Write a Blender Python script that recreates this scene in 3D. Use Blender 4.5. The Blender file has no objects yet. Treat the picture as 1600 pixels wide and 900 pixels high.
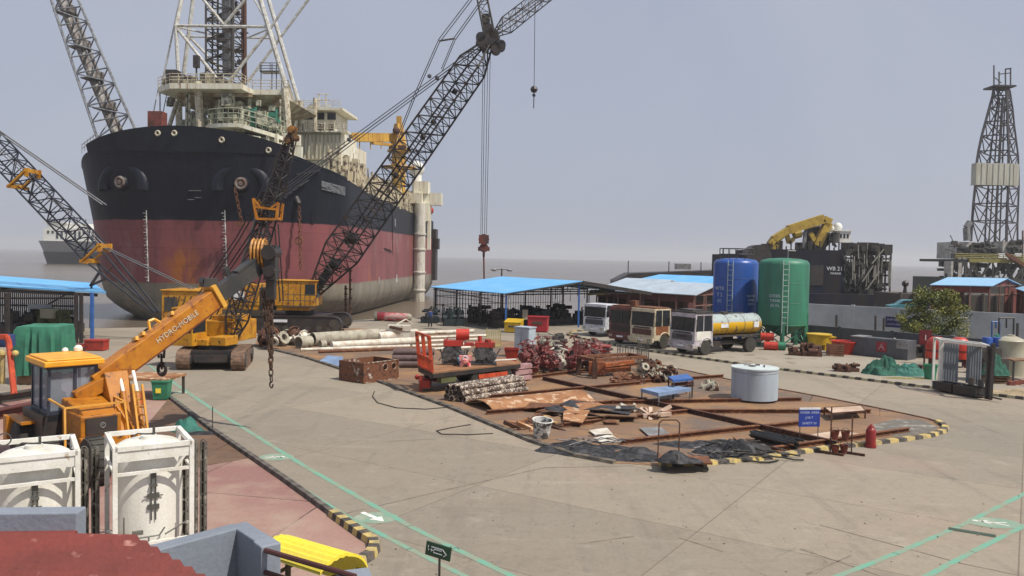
import bpy, math, random
from mathutils import Matrix, Vector, noise
random.seed(7)
R = math.radians
SC = bpy.context.scene
COL = SC.collection
V = Vector
# ------------------------------------------------------------------ camera
F = 1250.0
CAMZ = 6.5
cd = bpy.data.cameras.new('camera'); cam = bpy.data.objects.new('camera', cd); COL.objects.link(cam)
cd.lens = 36 * F / 1600; cd.sensor_width = 36; cd.clip_end = 20000; cd.clip_start = 0.1
cam.location = (0, 0, CAMZ); cam.rotation_euler = (R(90 - 2.2), R(-1.05), 0)
SC.camera = cam
CM = cam.rotation_euler.to_matrix()
# ------------------------------------------------------------------ sky, sun, exposure
SUN_AZ = V((0.86, -0.46)); SUN_EL = 56
w = bpy.data.worlds.new('World'); SC.world = w; w.use_nodes = True
nt = w.node_tree; nt.nodes.clear()
sky = nt.nodes.new('ShaderNodeTexSky'); sky.sky_type = 'NISHITA'; sky.sun_disc = False
sky.sun_elevation = R(SUN_EL); sky.sun_rotation = math.atan2(SUN_AZ.x, SUN_AZ.y)
sky.air_density = 1.0; sky.dust_density = 4.0; sky.ozone_density = 1.6; sky.altitude = 0
hz = nt.nodes.new('ShaderNodeMix'); hz.data_type = 'RGBA'; hz.inputs[0].default_value = 0.80
hz.inputs[7].default_value = (6.3, 6.95, 8.5, 1)       # the even grey-blue veil of a hazy noon
bg = nt.nodes.new('ShaderNodeBackground'); bg.inputs[1].default_value = 0.075
ow = nt.nodes.new('ShaderNodeOutputWorld')
tcw = nt.nodes.new('ShaderNodeTexCoord'); cn = nt.nodes.new('ShaderNodeTexNoise'); cn.inputs['Scale'].default_value = 2.4; cn.inputs['Detail'].default_value = 5; cn.inputs['Distortion'].default_value = .5
cmx = nt.nodes.new('ShaderNodeMix'); cmx.data_type = 'RGBA'; cmx.inputs[6].default_value = (6.0, 6.6, 8.25, 1); cmx.inputs[7].default_value = (6.95, 7.4, 8.75, 1)
cr_ = nt.nodes.new('ShaderNodeMapRange'); cr_.inputs[1].default_value = .35; cr_.inputs[2].default_value = .68
nt.links.new(tcw.outputs['Generated'], cn.inputs[0]); nt.links.new(cn.outputs[0], cr_.inputs[0]); nt.links.new(cr_.outputs[0], cmx.inputs[0]); nt.links.new(cmx.outputs[2], hz.inputs[7])
nt.links.new(sky.outputs[0], hz.inputs[6]); nt.links.new(hz.outputs[2], bg.inputs[0]); nt.links.new(bg.outputs[0], ow.inputs[0])
sl = bpy.data.lights.new('sun', 'SUN'); sl.energy = 4.8; sl.angle = R(0.8); sl.color = (1.0, 0.93, 0.82)
so = bpy.data.objects.new('sun', sl); COL.objects.link(so)
sd = V((SUN_AZ.x, SUN_AZ.y, 0)).normalized() * math.cos(R(SUN_EL)) + V((0, 0, math.sin(R(SUN_EL))))
so.rotation_euler = sd.to_track_quat('Z', 'Y').to_euler(); so.location = (30, -20, 60)
SC.view_settings.view_transform = 'Standard'; SC.view_settings.look = 'None'
SC.view_settings.exposure = 0.0; SC.view_settings.gamma = 1.0
SC.cycles.max_bounces = 6; SC.cycles.volume_bounces = 0; SC.cycles.diffuse_bounces = 3
SC.cycles.volume_max_steps = 64
# ------------------------------------------------------------------ measuring: a photo pixel (1600 x 900) and a depth or a height give a place
def ray(px, py):
    return CM @ V((px - 800, 450 - py, -F))
def W(px, py, Y):
    d = ray(px, py); return V((0, 0, CAMZ)) + d * (Y / d.y)
def G(px, py, z=0.0):
    d = ray(px, py); t = (z - CAMZ) / d.z; return V((0, 0, CAMZ)) + d * t
def GD(px, py, dy, z=0.0):
    q = G(px, py, z); k = (q.y + dy) / q.y; return V((q.x * k, q.y * k, z))
def lerp(a, b, t): return a + (b - a) * t
# ------------------------------------------------------------------ materials
MATS = {}
def mat(name, c, rough=0.7, metal=0.0, c2=None, amt=0.45, scale=1.5, streak=False, c3=None, bump=0.15, fine=25.0, sharp=0.12, spec=0.5, amt3=0.35):
    """paint or stone of colour c, worn to c2 in patches (streak: in vertical runs) and c3 in small spots"""
    if name in MATS: return MATS[name]
    m = bpy.data.materials.new(name); m.use_nodes = True; n = m.node_tree; N = n.nodes; L = n.links
    p = N['Principled BSDF']; p.inputs['Roughness'].default_value = rough; p.inputs['Metallic'].default_value = metal
    p.inputs['Specular IOR Level'].default_value = spec
    geo = N.new('ShaderNodeNewGeometry')
    mp = N.new('ShaderNodeMapping'); L.new(geo.outputs['Position'], mp.inputs[0])
    if streak: mp.inputs['Scale'].default_value = (1, 1, 0.12)
    if c2 is None: c2 = tuple(x * 0.72 for x in c)
    n1 = N.new('ShaderNodeTexNoise'); n1.inputs['Scale'].default_value = scale; n1.inputs['Detail'].default_value = 8; n1.inputs['Roughness'].default_value = .62
    L.new(mp.outputs[0], n1.inputs[0])
    r1 = N.new('ShaderNodeMapRange'); mid = 0.62 - 0.25 * amt
    r1.inputs[1].default_value = mid - sharp; r1.inputs[2].default_value = mid + sharp; L.new(n1.outputs[0], r1.inputs[0])
    mx = N.new('ShaderNodeMix'); mx.data_type = 'RGBA'; L.new(r1.outputs[0], mx.inputs[0])
    mx.inputs[6].default_value = (*c, 1); mx.inputs[7].default_value = (*c2, 1)
    out = mx.outputs[2]
    n2 = N.new('ShaderNodeTexNoise'); n2.inputs['Scale'].default_value = fine; n2.inputs['Detail'].default_value = 5
    L.new(geo.outputs['Position'], n2.inputs[0])
    if c3:
        n3 = N.new('ShaderNodeTexNoise'); n3.inputs['Scale'].default_value = scale * 3.1; n3.inputs['Detail'].default_value = 6
        L.new(mp.outputs[0], n3.inputs[0])
        r3 = N.new('ShaderNodeMapRange'); md = 0.68 - .2 * amt3; r3.inputs[1].default_value = md - .05; r3.inputs[2].default_value = md + .05; L.new(n3.outputs[0], r3.inputs[0])
        m3 = N.new('ShaderNodeMix'); m3.data_type = 'RGBA'; L.new(r3.outputs[0], m3.inputs[0]); L.new(out, m3.inputs[6]); m3.inputs[7].default_value = (*c3, 1); out = m3.outputs[2]
    r2 = N.new('ShaderNodeMapRange'); r2.inputs[3].default_value = .82; r2.inputs[4].default_value = 1.15; L.new(n2.outputs[0], r2.inputs[0])
    hv = N.new('ShaderNodeHueSaturation'); L.new(out, hv.inputs['Color']); L.new(r2.outputs[0], hv.inputs['Value'])
    L.new(hv.outputs[0], p.inputs['Base Color'])
    if bump:
        b = N.new('ShaderNodeBump'); b.inputs['Strength'].default_value = bump; b.inputs['Distance'].default_value = .03
        L.new(n2.outputs[0], b.inputs['Height']); L.new(b.outputs[0], p.inputs['Normal'])
    MATS[name] = m; return m
RUST = (.17, .065, .028); DRUST = (.06, .028, .018); GRIME = (.05, .042, .035)
def M(k): return MATS[k]
mat('yellow_paint', (.55, .27, .012), .5, c2=(.40, .16, .012), c3=DRUST, amt3=.15)
mat('amber_paint', (.47, .18, .008), .45, c2=(.33, .11, .006), c3=DRUST, amt3=.12, amt=.4)
mat('ship_yellow', (.60, .36, .05), .5, c2=(.42, .22, .03), c3=RUST, streak=True)
mat('bright_yellow', (.85, .70, .05), .5, c2=(.75, .60, .08), amt=.2)
mat('black_steel', (.020, .020, .022), .5, c2=(.045, .035, .03), c3=DRUST, amt3=.25)
mat('dark_steel', (.05, .05, .052), .5, .2, c2=(.09, .075, .06))
mat('rope_steel', (.10, .10, .11), .5, .3)
mat('grey_steel', (.30, .31, .32), .5, .3, c2=(.18, .17, .16), c3=RUST, amt3=.1)
mat('white_paint', (.78, .78, .74), .5, c2=(.64, .62, .55), c3=(.34, .22, .12), amt3=-.12)
mat('cream_paint', (.72, .70, .58), .55, c2=(.58, .52, .38), c3=(.28, .15, .07), streak=True, amt=.25, amt3=.15, scale=1.2)
mat('pale_tube', (.60, .62, .60), .5, c2=(.40, .38, .33), c3=(.26, .14, .07), amt3=.3)
mat('cream_steel', (.60, .57, .44), .6, c2=(.38, .33, .24), c3=RUST, amt3=.4)
mat('grey_paint', (.22, .25, .30), .6, c2=(.175, .20, .24), amt=.3, scale=.9)
mat('tank_grey', (.38, .45, .52), .5, c2=(.30, .34, .38), amt=.3, streak=True, c3=(.22, .16, .12), amt3=-.2)
mat('bench_blue', (.22, .32, .50), .5, c2=(.15, .21, .33))
mat('blue_paint', (.035, .13, .42), .4, c2=(.03, .09, .27), amt=.2)
mat('tank_blue', (.025, .09, .36), .35, c2=(.022, .07, .26), amt=.3, streak=True)
mat('tank_green', (.035, .20, .12), .5, c2=(.03, .13, .085), amt=.5, streak=True)
mat('green_paint', (.03, .22, .12), .5)
mat('sign_green', (.02, .07, .035), .5, bump=0)
mat('sign_blue', (.02, .05, .33), .5, bump=0)
mat('sign_white', (.75, .78, .80), .5, bump=0, c2=(.6, .62, .66))
mat('red_paint', (.45, .035, .02), .5, c2=(.28, .03, .02), c3=DRUST, amt3=.2)
mat('orange_red', (.62, .09, .03), .5, c2=(.40, .05, .02), c3=DRUST, amt3=.2)
mat('maroon_paint', (.11, .03, .025), .6, c2=(.08, .025, .022))
mat('rust', RUST, .85, c2=(.10, .04, .022), c3=(.28, .13, .055), scale=2)
mat('rust_dark', (.085, .036, .022), .85, c2=(.05, .026, .02), c3=(.20, .075, .03), scale=3)
mat('rust_orange', (.34, .165, .075), .85, c2=(.22, .09, .035), c3=(.50, .36, .24), scale=.9, amt3=.5)
mat('rust_white', (.16, .062, .03), .8, c2=(.55, .52, .46), amt=-.05, scale=1.6, sharp=.04, c3=(.06, .03, .02), amt3=.5)
mat('wrapped_pipe', (.46, .39, .31), .7, c2=(.08, .05, .035), amt=.75, scale=4, sharp=.06, c3=(.70, .66, .6))
mat('rubber', (.022, .021, .02), .85, c2=(.06, .055, .048), amt=.3)
mat('tyre_dusty', (.030, .028, .025), .9, c2=(.06, .055, .045))
mat('rim_dust', (.17, .15, .12), .8, c2=(.09, .08, .07), scale=6)
mat('tarp_green', (.018, .12, .08), .8, c2=(.014, .07, .05), scale=3)
mat('tarp_bright', (.04, .20, .125), .8, c2=(.03, .14, .09), scale=2)
mat('tarp_teal', (.03, .17, .135), .75, c2=(.02, .10, .08), scale=3)
mat('tarp_black', (.018, .018, .021), .62, c2=(.06, .06, .066), scale=4, amt=.3, spec=.3)
mat('glass_dark', (.018, .022, .028), .22, bump=0, c2=(.03, .035, .04), spec=.35)
mat('cab_glass', (.32, .36, .44), .15, bump=0, c2=(.42, .40, .38), amt=.4, scale=2.0)
mat('pink_paint', (.34, .12, .11), .5, c2=(.25, .05, .045), scale=3)
mat('valve_red', (.19, .028, .024), .5, c2=(.10, .02, .018), c3=(.42, .32, .28), amt3=.2, scale=4)
mat('olive', (.12, .13, .05), .7)
mat('cloth_blue', (.03, .06, .18), .9, bump=0); mat('cloth_dark', (.03, .03, .035), .9, bump=0); mat('skin', (.20, .10, .065), .7, bump=0)
mat('cloth_light', (.35, .36, .38), .9, bump=0); mat('hair', (.01, .01, .01), .9, bump=0)
mat('bark', (.10, .07, .05), .9, scale=6); 
mat('roof_blue', (.12, .40, .76), .5, c2=(.17, .45, .74), amt=.3, scale=.6, bump=.05)
mat('roof_pale', (.42, .50, .58), .5, c2=(.34, .40, .46), amt=.4, scale=.8)
mat('plank', (.16, .09, .05), .8, c2=(.24, .14, .08), scale=3)
mat('wall_white', (.40, .43, .46), .8, c2=(.31, .33, .35), amt=.5, scale=.5, c3=(.2, .2, .2), amt3=-.1)
mat('wall_grey', (.085, .09, .10), .8, c2=(.06, .063, .07), scale=.8)
mat('beige_plastic', (.40, .38, .28), .5, c2=(.34, .31, .24))
mat('kerb_black', (.045, .042, .038), .9, c2=(.12, .10, .085), amt=.4, scale=4)
mat('kerb_yellow', (.55, .42, .14), .85, c2=(.30, .24, .13), amt=.5, scale=5)
mat('kerb_white', (.42, .38, .24), .85, c2=(.28, .25, .17), scale=5)
mat('green_line', (.14, .34, .25), .85, c2=(.24, .27, .20), amt=.4, scale=1.6, sharp=.10)
mat('mark_white', (.72, .74, .70), .85, c2=(.5, .52, .45), amt=.3, scale=5)
mat('joint', (.13, .11, .085), .95, c2=(.24, .20, .16), amt=.45, scale=2)
# ------------------------------------------------------------------ mesh builder
MW = {}
class B:
    def __init__(s, m=None): s.v = []; s.f = []; s.mi = []; s.M = m or Matrix(); s.cur = 0; s.cuts = []
    def add(s, vs, fs):
        o = len(s.v)
        if o: s.cuts.append((o, len(s.f)))
        s.v += [s.M @ V(v) for v in vs]
        for f in fs: s.f.append([i + o for i in f]); s.mi.append(s.cur)
        return s
    def box(s, x, y, z, sx, sy, sz, rz=0.0, rx=0.0, ry=0.0):
        h = V((sx, sy, sz)) / 2; m = Matrix.Translation((x, y, z)) @ Matrix.Rotation(rz, 4, 'Z') @ Matrix.Rotation(ry, 4, 'Y') @ Matrix.Rotation(rx, 4, 'X')
        vs = [m @ V((a * h.x, b * h.y, c * h.z)) for c in (-1, 1) for a, b in ((-1, -1), (1, -1), (1, 1), (-1, 1))]
        return s.add(vs, [(3, 2, 1, 0), (4, 5, 6, 7), (0, 1, 5, 4), (1, 2, 6, 5), (2, 3, 7, 6), (3, 0, 4, 7)])
    def bx(s, x0, x1, y0, y1, z0, z1):
        return s.box((x0 + x1) / 2, (y0 + y1) / 2, (z0 + z1) / 2, abs(x1 - x0), abs(y1 - y0), abs(z1 - z0))
    def _fr(s, p, q):
        p, q = V(p), V(q); d = (q - p); d = d.normalized() if d.length > 1e-6 else V((0, 0, 1))
        a = V((0, 0, 1)) if abs(d.z) < .95 else V((0, 1, 0)); x = d.cross(a).normalized(); y = x.cross(d).normalized(); return p, q, x, y
    def bar(s, p, q, wd, ht=None):
        ht = ht or wd; p, q, x, y = s._fr(p, q); vs = []
        for c in (p, q):
            for a, b in ((-1, -1), (1, -1), (1, 1), (-1, 1)): vs.append(c + x * a * wd / 2 + y * b * ht / 2)
        return s.add(vs, [(3, 2, 1, 0), (4, 5, 6, 7), (0, 1, 5, 4), (1, 2, 6, 5), (2, 3, 7, 6), (3, 0, 4, 7)])
    def tube(s, p, q, r, r2=None, n=8, cap=True):
        r2 = r if r2 is None else r2; p, q, x, y = s._fr(p, q); vs = []
        for c, rr in ((p, r), (q, r2)):
            for i in range(n):
                t = 2 * math.pi * i / n; vs.append(c + x * math.cos(t) * rr + y * math.sin(t) * rr)
        fs = [(i, (i + 1) % n, n + (i + 1) % n, n + i) for i in range(n)]
        if cap: fs += [tuple(range(n - 1, -1, -1)), tuple(range(n, 2 * n))]
        return s.add(vs, fs)
    def path(s, pts, r, n=6):
        for a, b in zip(pts, pts[1:]): s.tube(a, b, r, n=n)
        return s
    def hollow(s, p, q, r, t, n=14):
        p, q, x, y = s._fr(p, q); vs = []
        for c in (p, q):
            for rr in (r, r - t):
                for i in range(n):
                    a = 2 * math.pi * i / n; vs.append(c + x * math.cos(a) * rr + y * math.sin(a) * rr)
        fs = []
        for i in range(n):
            j = (i + 1) % n
            fs += [(i, j, 2 * n + j, 2 * n + i), (n + i, 3 * n + i, 3 * n + j, n + j), (i, n + i, n + j, j), (2 * n + i, 2 * n + j, 3 * n + j, 3 * n + i)]
        return s.add(vs, fs)
    def prism(s, poly, z0, z1):
        n = len(poly); vs = [(p[0], p[1], z0) for p in poly] + [(p[0], p[1], z1) for p in poly]
        return s.add(vs, [tuple(range(n - 1, -1, -1)), tuple(range(n, 2 * n))] + [(i, (i + 1) % n, n + (i + 1) % n, n + i) for i in range(n)])
    def ext(s, poly, y0, y1):
        n = len(poly); vs = [(p[0], y0, p[1]) for p in poly] + [(p[0], y1, p[1]) for p in poly]
        return s.add(vs, [tuple(range(n)), tuple(range(2 * n - 1, n - 1, -1))] + [((i + 1) % n, i, n + i, n + (i + 1) % n) for i in range(n)])
    def sheet(s, poly): return s.add(poly, [tuple(range(len(poly)))])
    def slab(s, quad, t):
        q = [V(a) for a in quad]; n = (q[1] - q[0]).cross(q[2] - q[0]).normalized(); k = len(q)
        vs = q + [a - n * t for a in q]
        return s.add(vs, [tuple(range(k)), tuple(range(2 * k - 1, k - 1, -1))] + [((i + 1) % k, i, k + i, k + (i + 1) % k) for i in range(k)])
    def lathe(s, prof, n=24, c=(0, 0, 0)):
        vs = []; fs = []
        for r, z in prof:
            for i in range(n):
                t = 2 * math.pi * i / n; vs.append((c[0] + r * math.cos(t), c[1] + r * math.sin(t), c[2] + z))
        for k in range(len(prof) - 1):
            for i in range(n): j = (i + 1) % n; fs.append((k * n + i, k * n + j, (k + 1) * n + j, (k + 1) * n + i))
        if prof[0][0] > .001: fs.append(tuple(range(n - 1, -1, -1)))
        if prof[-1][0] > .001: fs.append(tuple((len(prof) - 1) * n + i for i in range(n)))
        return s.add(vs, fs)
    def ball(s, c, r, n=10, sq=(1, 1, 1)):
        vs = []; fs = []; k = n // 2
        for a in range(k + 1):
            ph = math.pi * a / k - math.pi / 2
            for i in range(n): t = 2 * math.pi * i / n; vs.append((c[0] + r * sq[0] * math.cos(ph) * math.cos(t), c[1] + r * sq[1] * math.cos(ph) * math.sin(t), c[2] + r * sq[2] * math.sin(ph)))
        for a in range(k):
            for i in range(n): j = (i + 1) % n; fs.append((a * n + i, a * n + j, (a + 1) * n + j, (a + 1) * n + i))
        return s.add(vs, fs)
    def torus(s, c, R_, r, ax='Z', n=20, k=6, a0=0.0, a1=2 * math.pi):
        vs = []; fs = []; full = abs(a1 - a0 - 2 * math.pi) < 1e-4; N = n if full else n + 1
        for i in range(N):
            t = a0 + (a1 - a0) * i / n
            for j in range(k):
                u = 2 * math.pi * j / k; rr = R_ + r * math.cos(u); a, b, z = rr * math.cos(t), rr * math.sin(t), r * math.sin(u)
                vs.append({'Z': (c[0] + a, c[1] + b, c[2] + z), 'Y': (c[0] + a, c[1] + z, c[2] + b), 'X': (c[0] + z, c[1] + a, c[2] + b)}[ax])
        for i in range(n if full else n):
            i2 = (i + 1) % N
            for j in range(k): fs.append((i * k + j, i2 * k + j, i2 * k + (j + 1) % k, i * k + (j + 1) % k))
        return s.add(vs, fs)
    def each(s, name, m, parent, world=False, k=1):
        ends = s.cuts + [(len(s.v), len(s.f))]; st = [(0, 0)] + ends[:-1]
        st, ends = [x for i, x in enumerate(st) if i % k == 0], [x for i, x in enumerate(ends) if i % k == k - 1 or i == len(ends) - 1]
        for (v0, f0), (v1, f1) in zip(st, ends):
            x = B(); x.v = s.v[v0:v1]; x.f = [[i - v0 for i in f] for f in s.f[f0:f1]]; x.mi = s.mi[f0:f1]; x.build(name, m, parent, world, smooth=30)
    def build(s, name, m, parent=None, world=False, smooth=False, base=True, bevel=0.0):
        me = bpy.data.meshes.new(name); vs = [V(v) for v in s.v]
        ms = m if isinstance(m, (list, tuple)) else [m]
        o = bpy.data.objects.new(name, me); COL.objects.link(o)
        if parent is None:
            if base and vs:
                lo = V((min(v.x for v in vs), min(v.y for v in vs), min(v.z for v in vs))); hi = V((max(v.x for v in vs), max(v.y for v in vs), 0))
                c = V(((lo.x + hi.x) / 2, (lo.y + hi.y) / 2, lo.z)); vs = [v - c for v in vs]; o.location = c; MW[o] = Matrix.Translation(c)
            else: MW[o] = Matrix()
        else:
            o.parent = parent; MW[o] = MW[parent]
            if world:
                inv = MW[parent].inverted(); vs = [inv @ v for v in vs]
            if abs((MW.get(parent, Matrix()).translation - MW[parent].translation).length) > 1e9: pass
        me.from_pydata([tuple(v) for v in vs], [], s.f)
        for x in ms: me.materials.append(MATS[x] if isinstance(x, str) else x)
        if len(ms) > 1: me.polygons.foreach_set('material_index', s.mi)
        if smooth:
            me.polygons.foreach_set('use_smooth', [True] * len(me.polygons))
            try: me.set_sharp_from_angle(angle=R(smooth if smooth > 1 else 40))
            except Exception: pass
        me.update()
        if bevel:
            md = o.modifiers.new('bevel', 'BEVEL'); md.width = bevel; md.segments = 2; md.limit_method = 'ANGLE'
        return o
def tag(o, label, cat, group=None):
    o['label'] = label; o['category'] = cat
    if group: o['group'] = group
    return o
def thing(name, label, cat, loc=(0, 0, 0), rz=0.0, group=None):
    o = bpy.data.objects.new(name, None); COL.objects.link(o); o.location = loc; o.rotation_euler = (0, 0, rz)
    o.empty_display_size = .2; MW[o] = Matrix.Translation(loc) @ Matrix.Rotation(rz, 4, 'Z')
    return tag(o, label, cat, group)
KIDS = {}
def dup(root, loc, rz=0.0, label=None, scale=None, rot=None):
    def cp(o, par):
        c = o.copy(); COL.objects.link(c)
        if par is not None: c.parent = par
        for k in [q for q in ALLK(o)]: cp(k, c)
        return c
    r = cp(root, None); r.location = loc; r.rotation_euler = rot if rot else (0, 0, rz)
    if label: r['label'] = label
    if scale: r.scale = (scale, scale, scale) if not isinstance(scale, tuple) else scale
    return r
def ALLK(o): return list(o.children)
def struct(o): o['kind'] = 'structure'; return o
def stuff(o): o['kind'] = 'stuff'; return o
def text_to(b, s_, size, m, depth=.01, align='CENTER', sx=1.0):
    c = bpy.data.curves.new('lettering', 'FONT'); c.body = s_; c.size = size; c.extrude = depth; c.align_x = align; c.align_y = 'CENTER'; c.resolution_u = 2
    o = bpy.data.objects.new('lettering', c); COL.objects.link(o)
    dg = bpy.context.evaluated_depsgraph_get(); me = bpy.data.meshes.new_from_object(o.evaluated_get(dg))
    mm = m @ Matrix.Diagonal((sx, 1, 1, 1))
    b.add([mm @ v.co for v in me.vertices], [tuple(p.vertices) for p in me.polygons])
    bpy.data.objects.remove(o); bpy.data.curves.remove(c); bpy.data.meshes.remove(me); return b
def face_m(p, nrm, up=(0, 0, 1)):
    """matrix for lettering standing at p, facing nrm"""
    z = V(nrm).normalized(); x = V(up).cross(z).normalized(); y = z.cross(x)
    return Matrix.Translation(p) @ Matrix(((x.x, y.x, z.x, 0), (x.y, y.y, z.y, 0), (x.z, y.z, z.z, 0), (0, 0, 0, 1)))
def lattice(b, p0, p1, w0, w1, n, cr, br, side=V((0, 1, 0)), taper0=0, taper1=0, wt=None, tri=False):
    """four-chord braced boom from p0 to p1; the ends taper over taper0 / taper1 bays"""
    p0, p1 = V(p0), V(p1); d = (p1 - p0).normalized(); y = (side - d * side.dot(d)).normalized(); x = d.cross(y)
    cs = ((-1, -1), (1, -1), (1, 1), (-1, 1)) if not tri else ((-1, -.6), (1, -.6), (0, 1))
    def wd(i):
        f = 1.0
        if taper0 and i < taper0: f = .25 + .75 * i / taper0
        if taper1 and i > n - taper1: f = .25 + .75 * (n - i) / taper1
        return f * lerp(w0, w1, i / n) / 2
    P = [[p0 + (p1 - p0) * (i / n) + x * (a * wd(i)) + y * (c * wd(i)) for a, c in cs] for i in range(n + 1)]
    k = len(cs)
    for i in range(n):
        for j in range(k):
            b.tube(P[i][j], P[i + 1][j], cr, n=5, cap=False)
            j2 = (j + 1) % k
            if (i + j) % 2: b.tube(P[i][j], P[i + 1][j2], br, n=4, cap=False)
            else: b.tube(P[i][j2], P[i + 1][j], br, n=4, cap=False)
            b.tube(P[i + 1][j], P[i + 1][j2], br, n=4, cap=False)
    return P
def chain(b, p, q, r=.05, n=None):
    p, q = V(p), V(q); Lc = (q - p).length; n = n or max(3, int(Lc / (r * 3.4))); d = (q - p).normalized()
    _, _, x, y = b._fr(p, q)
    for i in range(n):
        c = p + (q - p) * ((i + .5) / n); a = x if i % 2 else y; h = Lc / n * .62; wv = a * r * 1.15
        pts = [c - d * h - wv * .55, c - d * h * .5 - wv, c + d * h * .5 - wv, c + d * h - wv * .55, c + d * h + wv * .55, c + d * h * .5 + wv, c - d * h * .5 + wv, c - d * h + wv * .55]
        for u, v in zip(pts, pts[1:] + pts[:1]): b.tube(u, v, r * .42, n=4, cap=False)
    return b
# ================================================================== ground, water, haze
def ngeo(m):
    m.use_nodes = True; n = m.node_tree; return n.nodes, n.links, n.nodes['Principled BSDF']
def ground_mat():
    m = bpy.data.materials.new('yard_concrete'); N, L, p = ngeo(m); p.inputs['Roughness'].default_value = .85
    g = N.new('ShaderNodeNewGeometry'); sep = N.new('ShaderNodeSeparateXYZ'); L.new(g.outputs['Position'], sep.inputs[0])
    def nz(scale, det=8, rough=.6, vec=None, dist=0):
        t = N.new('ShaderNodeTexNoise'); t.inputs['Scale'].default_value = scale; t.inputs['Detail'].default_value = det; t.inputs['Roughness'].default_value = rough; t.inputs['Distortion'].default_value = dist
        L.new(vec or g.outputs['Position'], t.inputs[0]); return t.outputs[0]
    def rng(x, a, b, c=0.0, d=1.0):
        t = N.new('ShaderNodeMapRange'); L.new(x, t.inputs[0])
        for i, v in enumerate((a, b, c, d)): t.inputs[i + 1].default_value = v
        return t.outputs[0]
    def mix(f, a, b):
        t = N.new('ShaderNodeMix'); t.data_type = 'RGBA'
        if isinstance(f, float): t.inputs[0].default_value = f
        else: L.new(f, t.inputs[0])
        for k, v in ((6, a), (7, b)):
            if isinstance(v, tuple): t.inputs[k].default_value = (*v, 1)
            else: L.new(v, t.inputs[k])
        return t.outputs[2]
    c = mix(rng(nz(.055, 6), .38, .64), (.245, .218, .172), (.275, .230, .180))
    c = mix(rng(nz(.23, 8, .7), .52, .72), c, (.205, .175, .135))
    mp = N.new('ShaderNodeMapping'); mp.inputs['Rotation'].default_value = (0, 0, R(28)); mp.inputs['Scale'].default_value = (1.6, .16, 1); L.new(g.outputs['Position'], mp.inputs[0])
    c = mix(rng(nz(.55, 7, .65, mp.outputs[0], .6), .55, .78, 0, .75), c, (.15, .135, .11))     # tyre tracks
    mp3 = N.new('ShaderNodeMapping'); mp3.inputs['Rotation'].default_value = (0, 0, R(-52)); mp3.inputs['Scale'].default_value = (1.8, .14, 1); L.new(g.outputs['Position'], mp3.inputs[0])
    c = mix(rng(nz(.7, 7, .65, mp3.outputs[0], .4), .60, .80, 0, .6), c, (.145, .125, .10))
    c = mix(rng(nz(1.3, 6, .7), .66, .74, 0, .6), c, (.10, .085, .07))                           # oil spots
    c = mix(rng(nz(.9, 7, .7), .30, .42, .5, 0), c, (.36, .325, .265))
    c = mix(rng(nz(2.6, 9, .75), .50, .66, 0, .42), c, (.165, .148, .118))
    mp4 = N.new('ShaderNodeMapping'); mp4.inputs['Rotation'].default_value = (0, 0, R(-12)); mp4.inputs['Scale'].default_value = (.25, 2.2, 1); L.new(g.outputs['Position'], mp4.inputs[0])
    c = mix(rng(nz(.8, 8, .72, mp4.outputs[0], .3), .56, .70, 0, .5), c, (.34, .30, .235))
    c = mix(rng(nz(.12, 5, .6), .56, .70, 0, .6), c, (.31, .228, .18))
    vo = N.new('ShaderNodeTexVoronoi'); vo.feature = 'DISTANCE_TO_EDGE'; vo.inputs['Scale'].default_value = .28; wq = N.new('ShaderNodeVectorMath'); wq.operation = 'MULTIPLY_ADD'
    tq = N.new('ShaderNodeTexNoise'); tq.inputs['Scale'].default_value = 1.1; tq.inputs['Detail'].default_value = 5; L.new(g.outputs['Position'], tq.inputs[0]); L.new(tq.outputs['Color'], wq.inputs[0]); wq.inputs[1].default_value = (1.6, 1.6, 0); L.new(g.outputs['Position'], wq.inputs[2]); L.new(wq.outputs[0], vo.inputs['Vector'])
    ck = N.new('ShaderNodeMath'); ck.operation = 'MULTIPLY'; L.new(rng(vo.outputs['Distance'], 0, .005, .55, 0), ck.inputs[0]); L.new(rng(nz(.2, 4), .48, .56), ck.inputs[1]); c = mix(ck.outputs[0], c, (.11, .095, .075))
    # slabs: faint change of tone from pour to pour and a thin joint
    mp2 = N.new('ShaderNodeMapping'); mp2.inputs['Rotation'].default_value = (0, 0, R(33)); L.new(g.outputs['Position'], mp2.inputs[0])
    br = N.new('ShaderNodeTexBrick'); br.inputs['Scale'].default_value = 1; br.inputs['Brick Width'].default_value = 6.5; br.inputs['Row Height'].default_value = 4.6; br.offset = 0
    br.inputs['Mortar Size'].default_value = .018; br.inputs['Color1'].default_value = (.86, .86, .87, 1); br.inputs['Color2'].default_value = (1.12, 1.10, 1.07, 1); br.inputs['Mortar'].default_value = (.55, .52, .50, 1)
    L.new(mp2.outputs[0], br.inputs[0])
    mu = N.new('ShaderNodeMix'); mu.data_type = 'RGBA'; mu.blend_type = 'MULTIPLY'; mu.inputs[0].default_value = .8; L.new(c, mu.inputs[6]); L.new(br.outputs[0], mu.inputs[7])
    fv = rng(nz(9, 6, .75), .2, .8, .84, 1.14); hv = N.new('ShaderNodeHueSaturation'); L.new(mu.outputs[2], hv.inputs['Color']); L.new(fv, hv.inputs['Value']); L.new(hv.outputs[0], p.inputs['Base Color'])
    b = N.new('ShaderNodeBump'); b.inputs['Strength'].default_value = .25; b.inputs['Distance'].default_value = .02; L.new(nz(6, 8, .7), b.inputs['Height']); L.new(b.outputs[0], p.inputs['Normal'])
    return m
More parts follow.
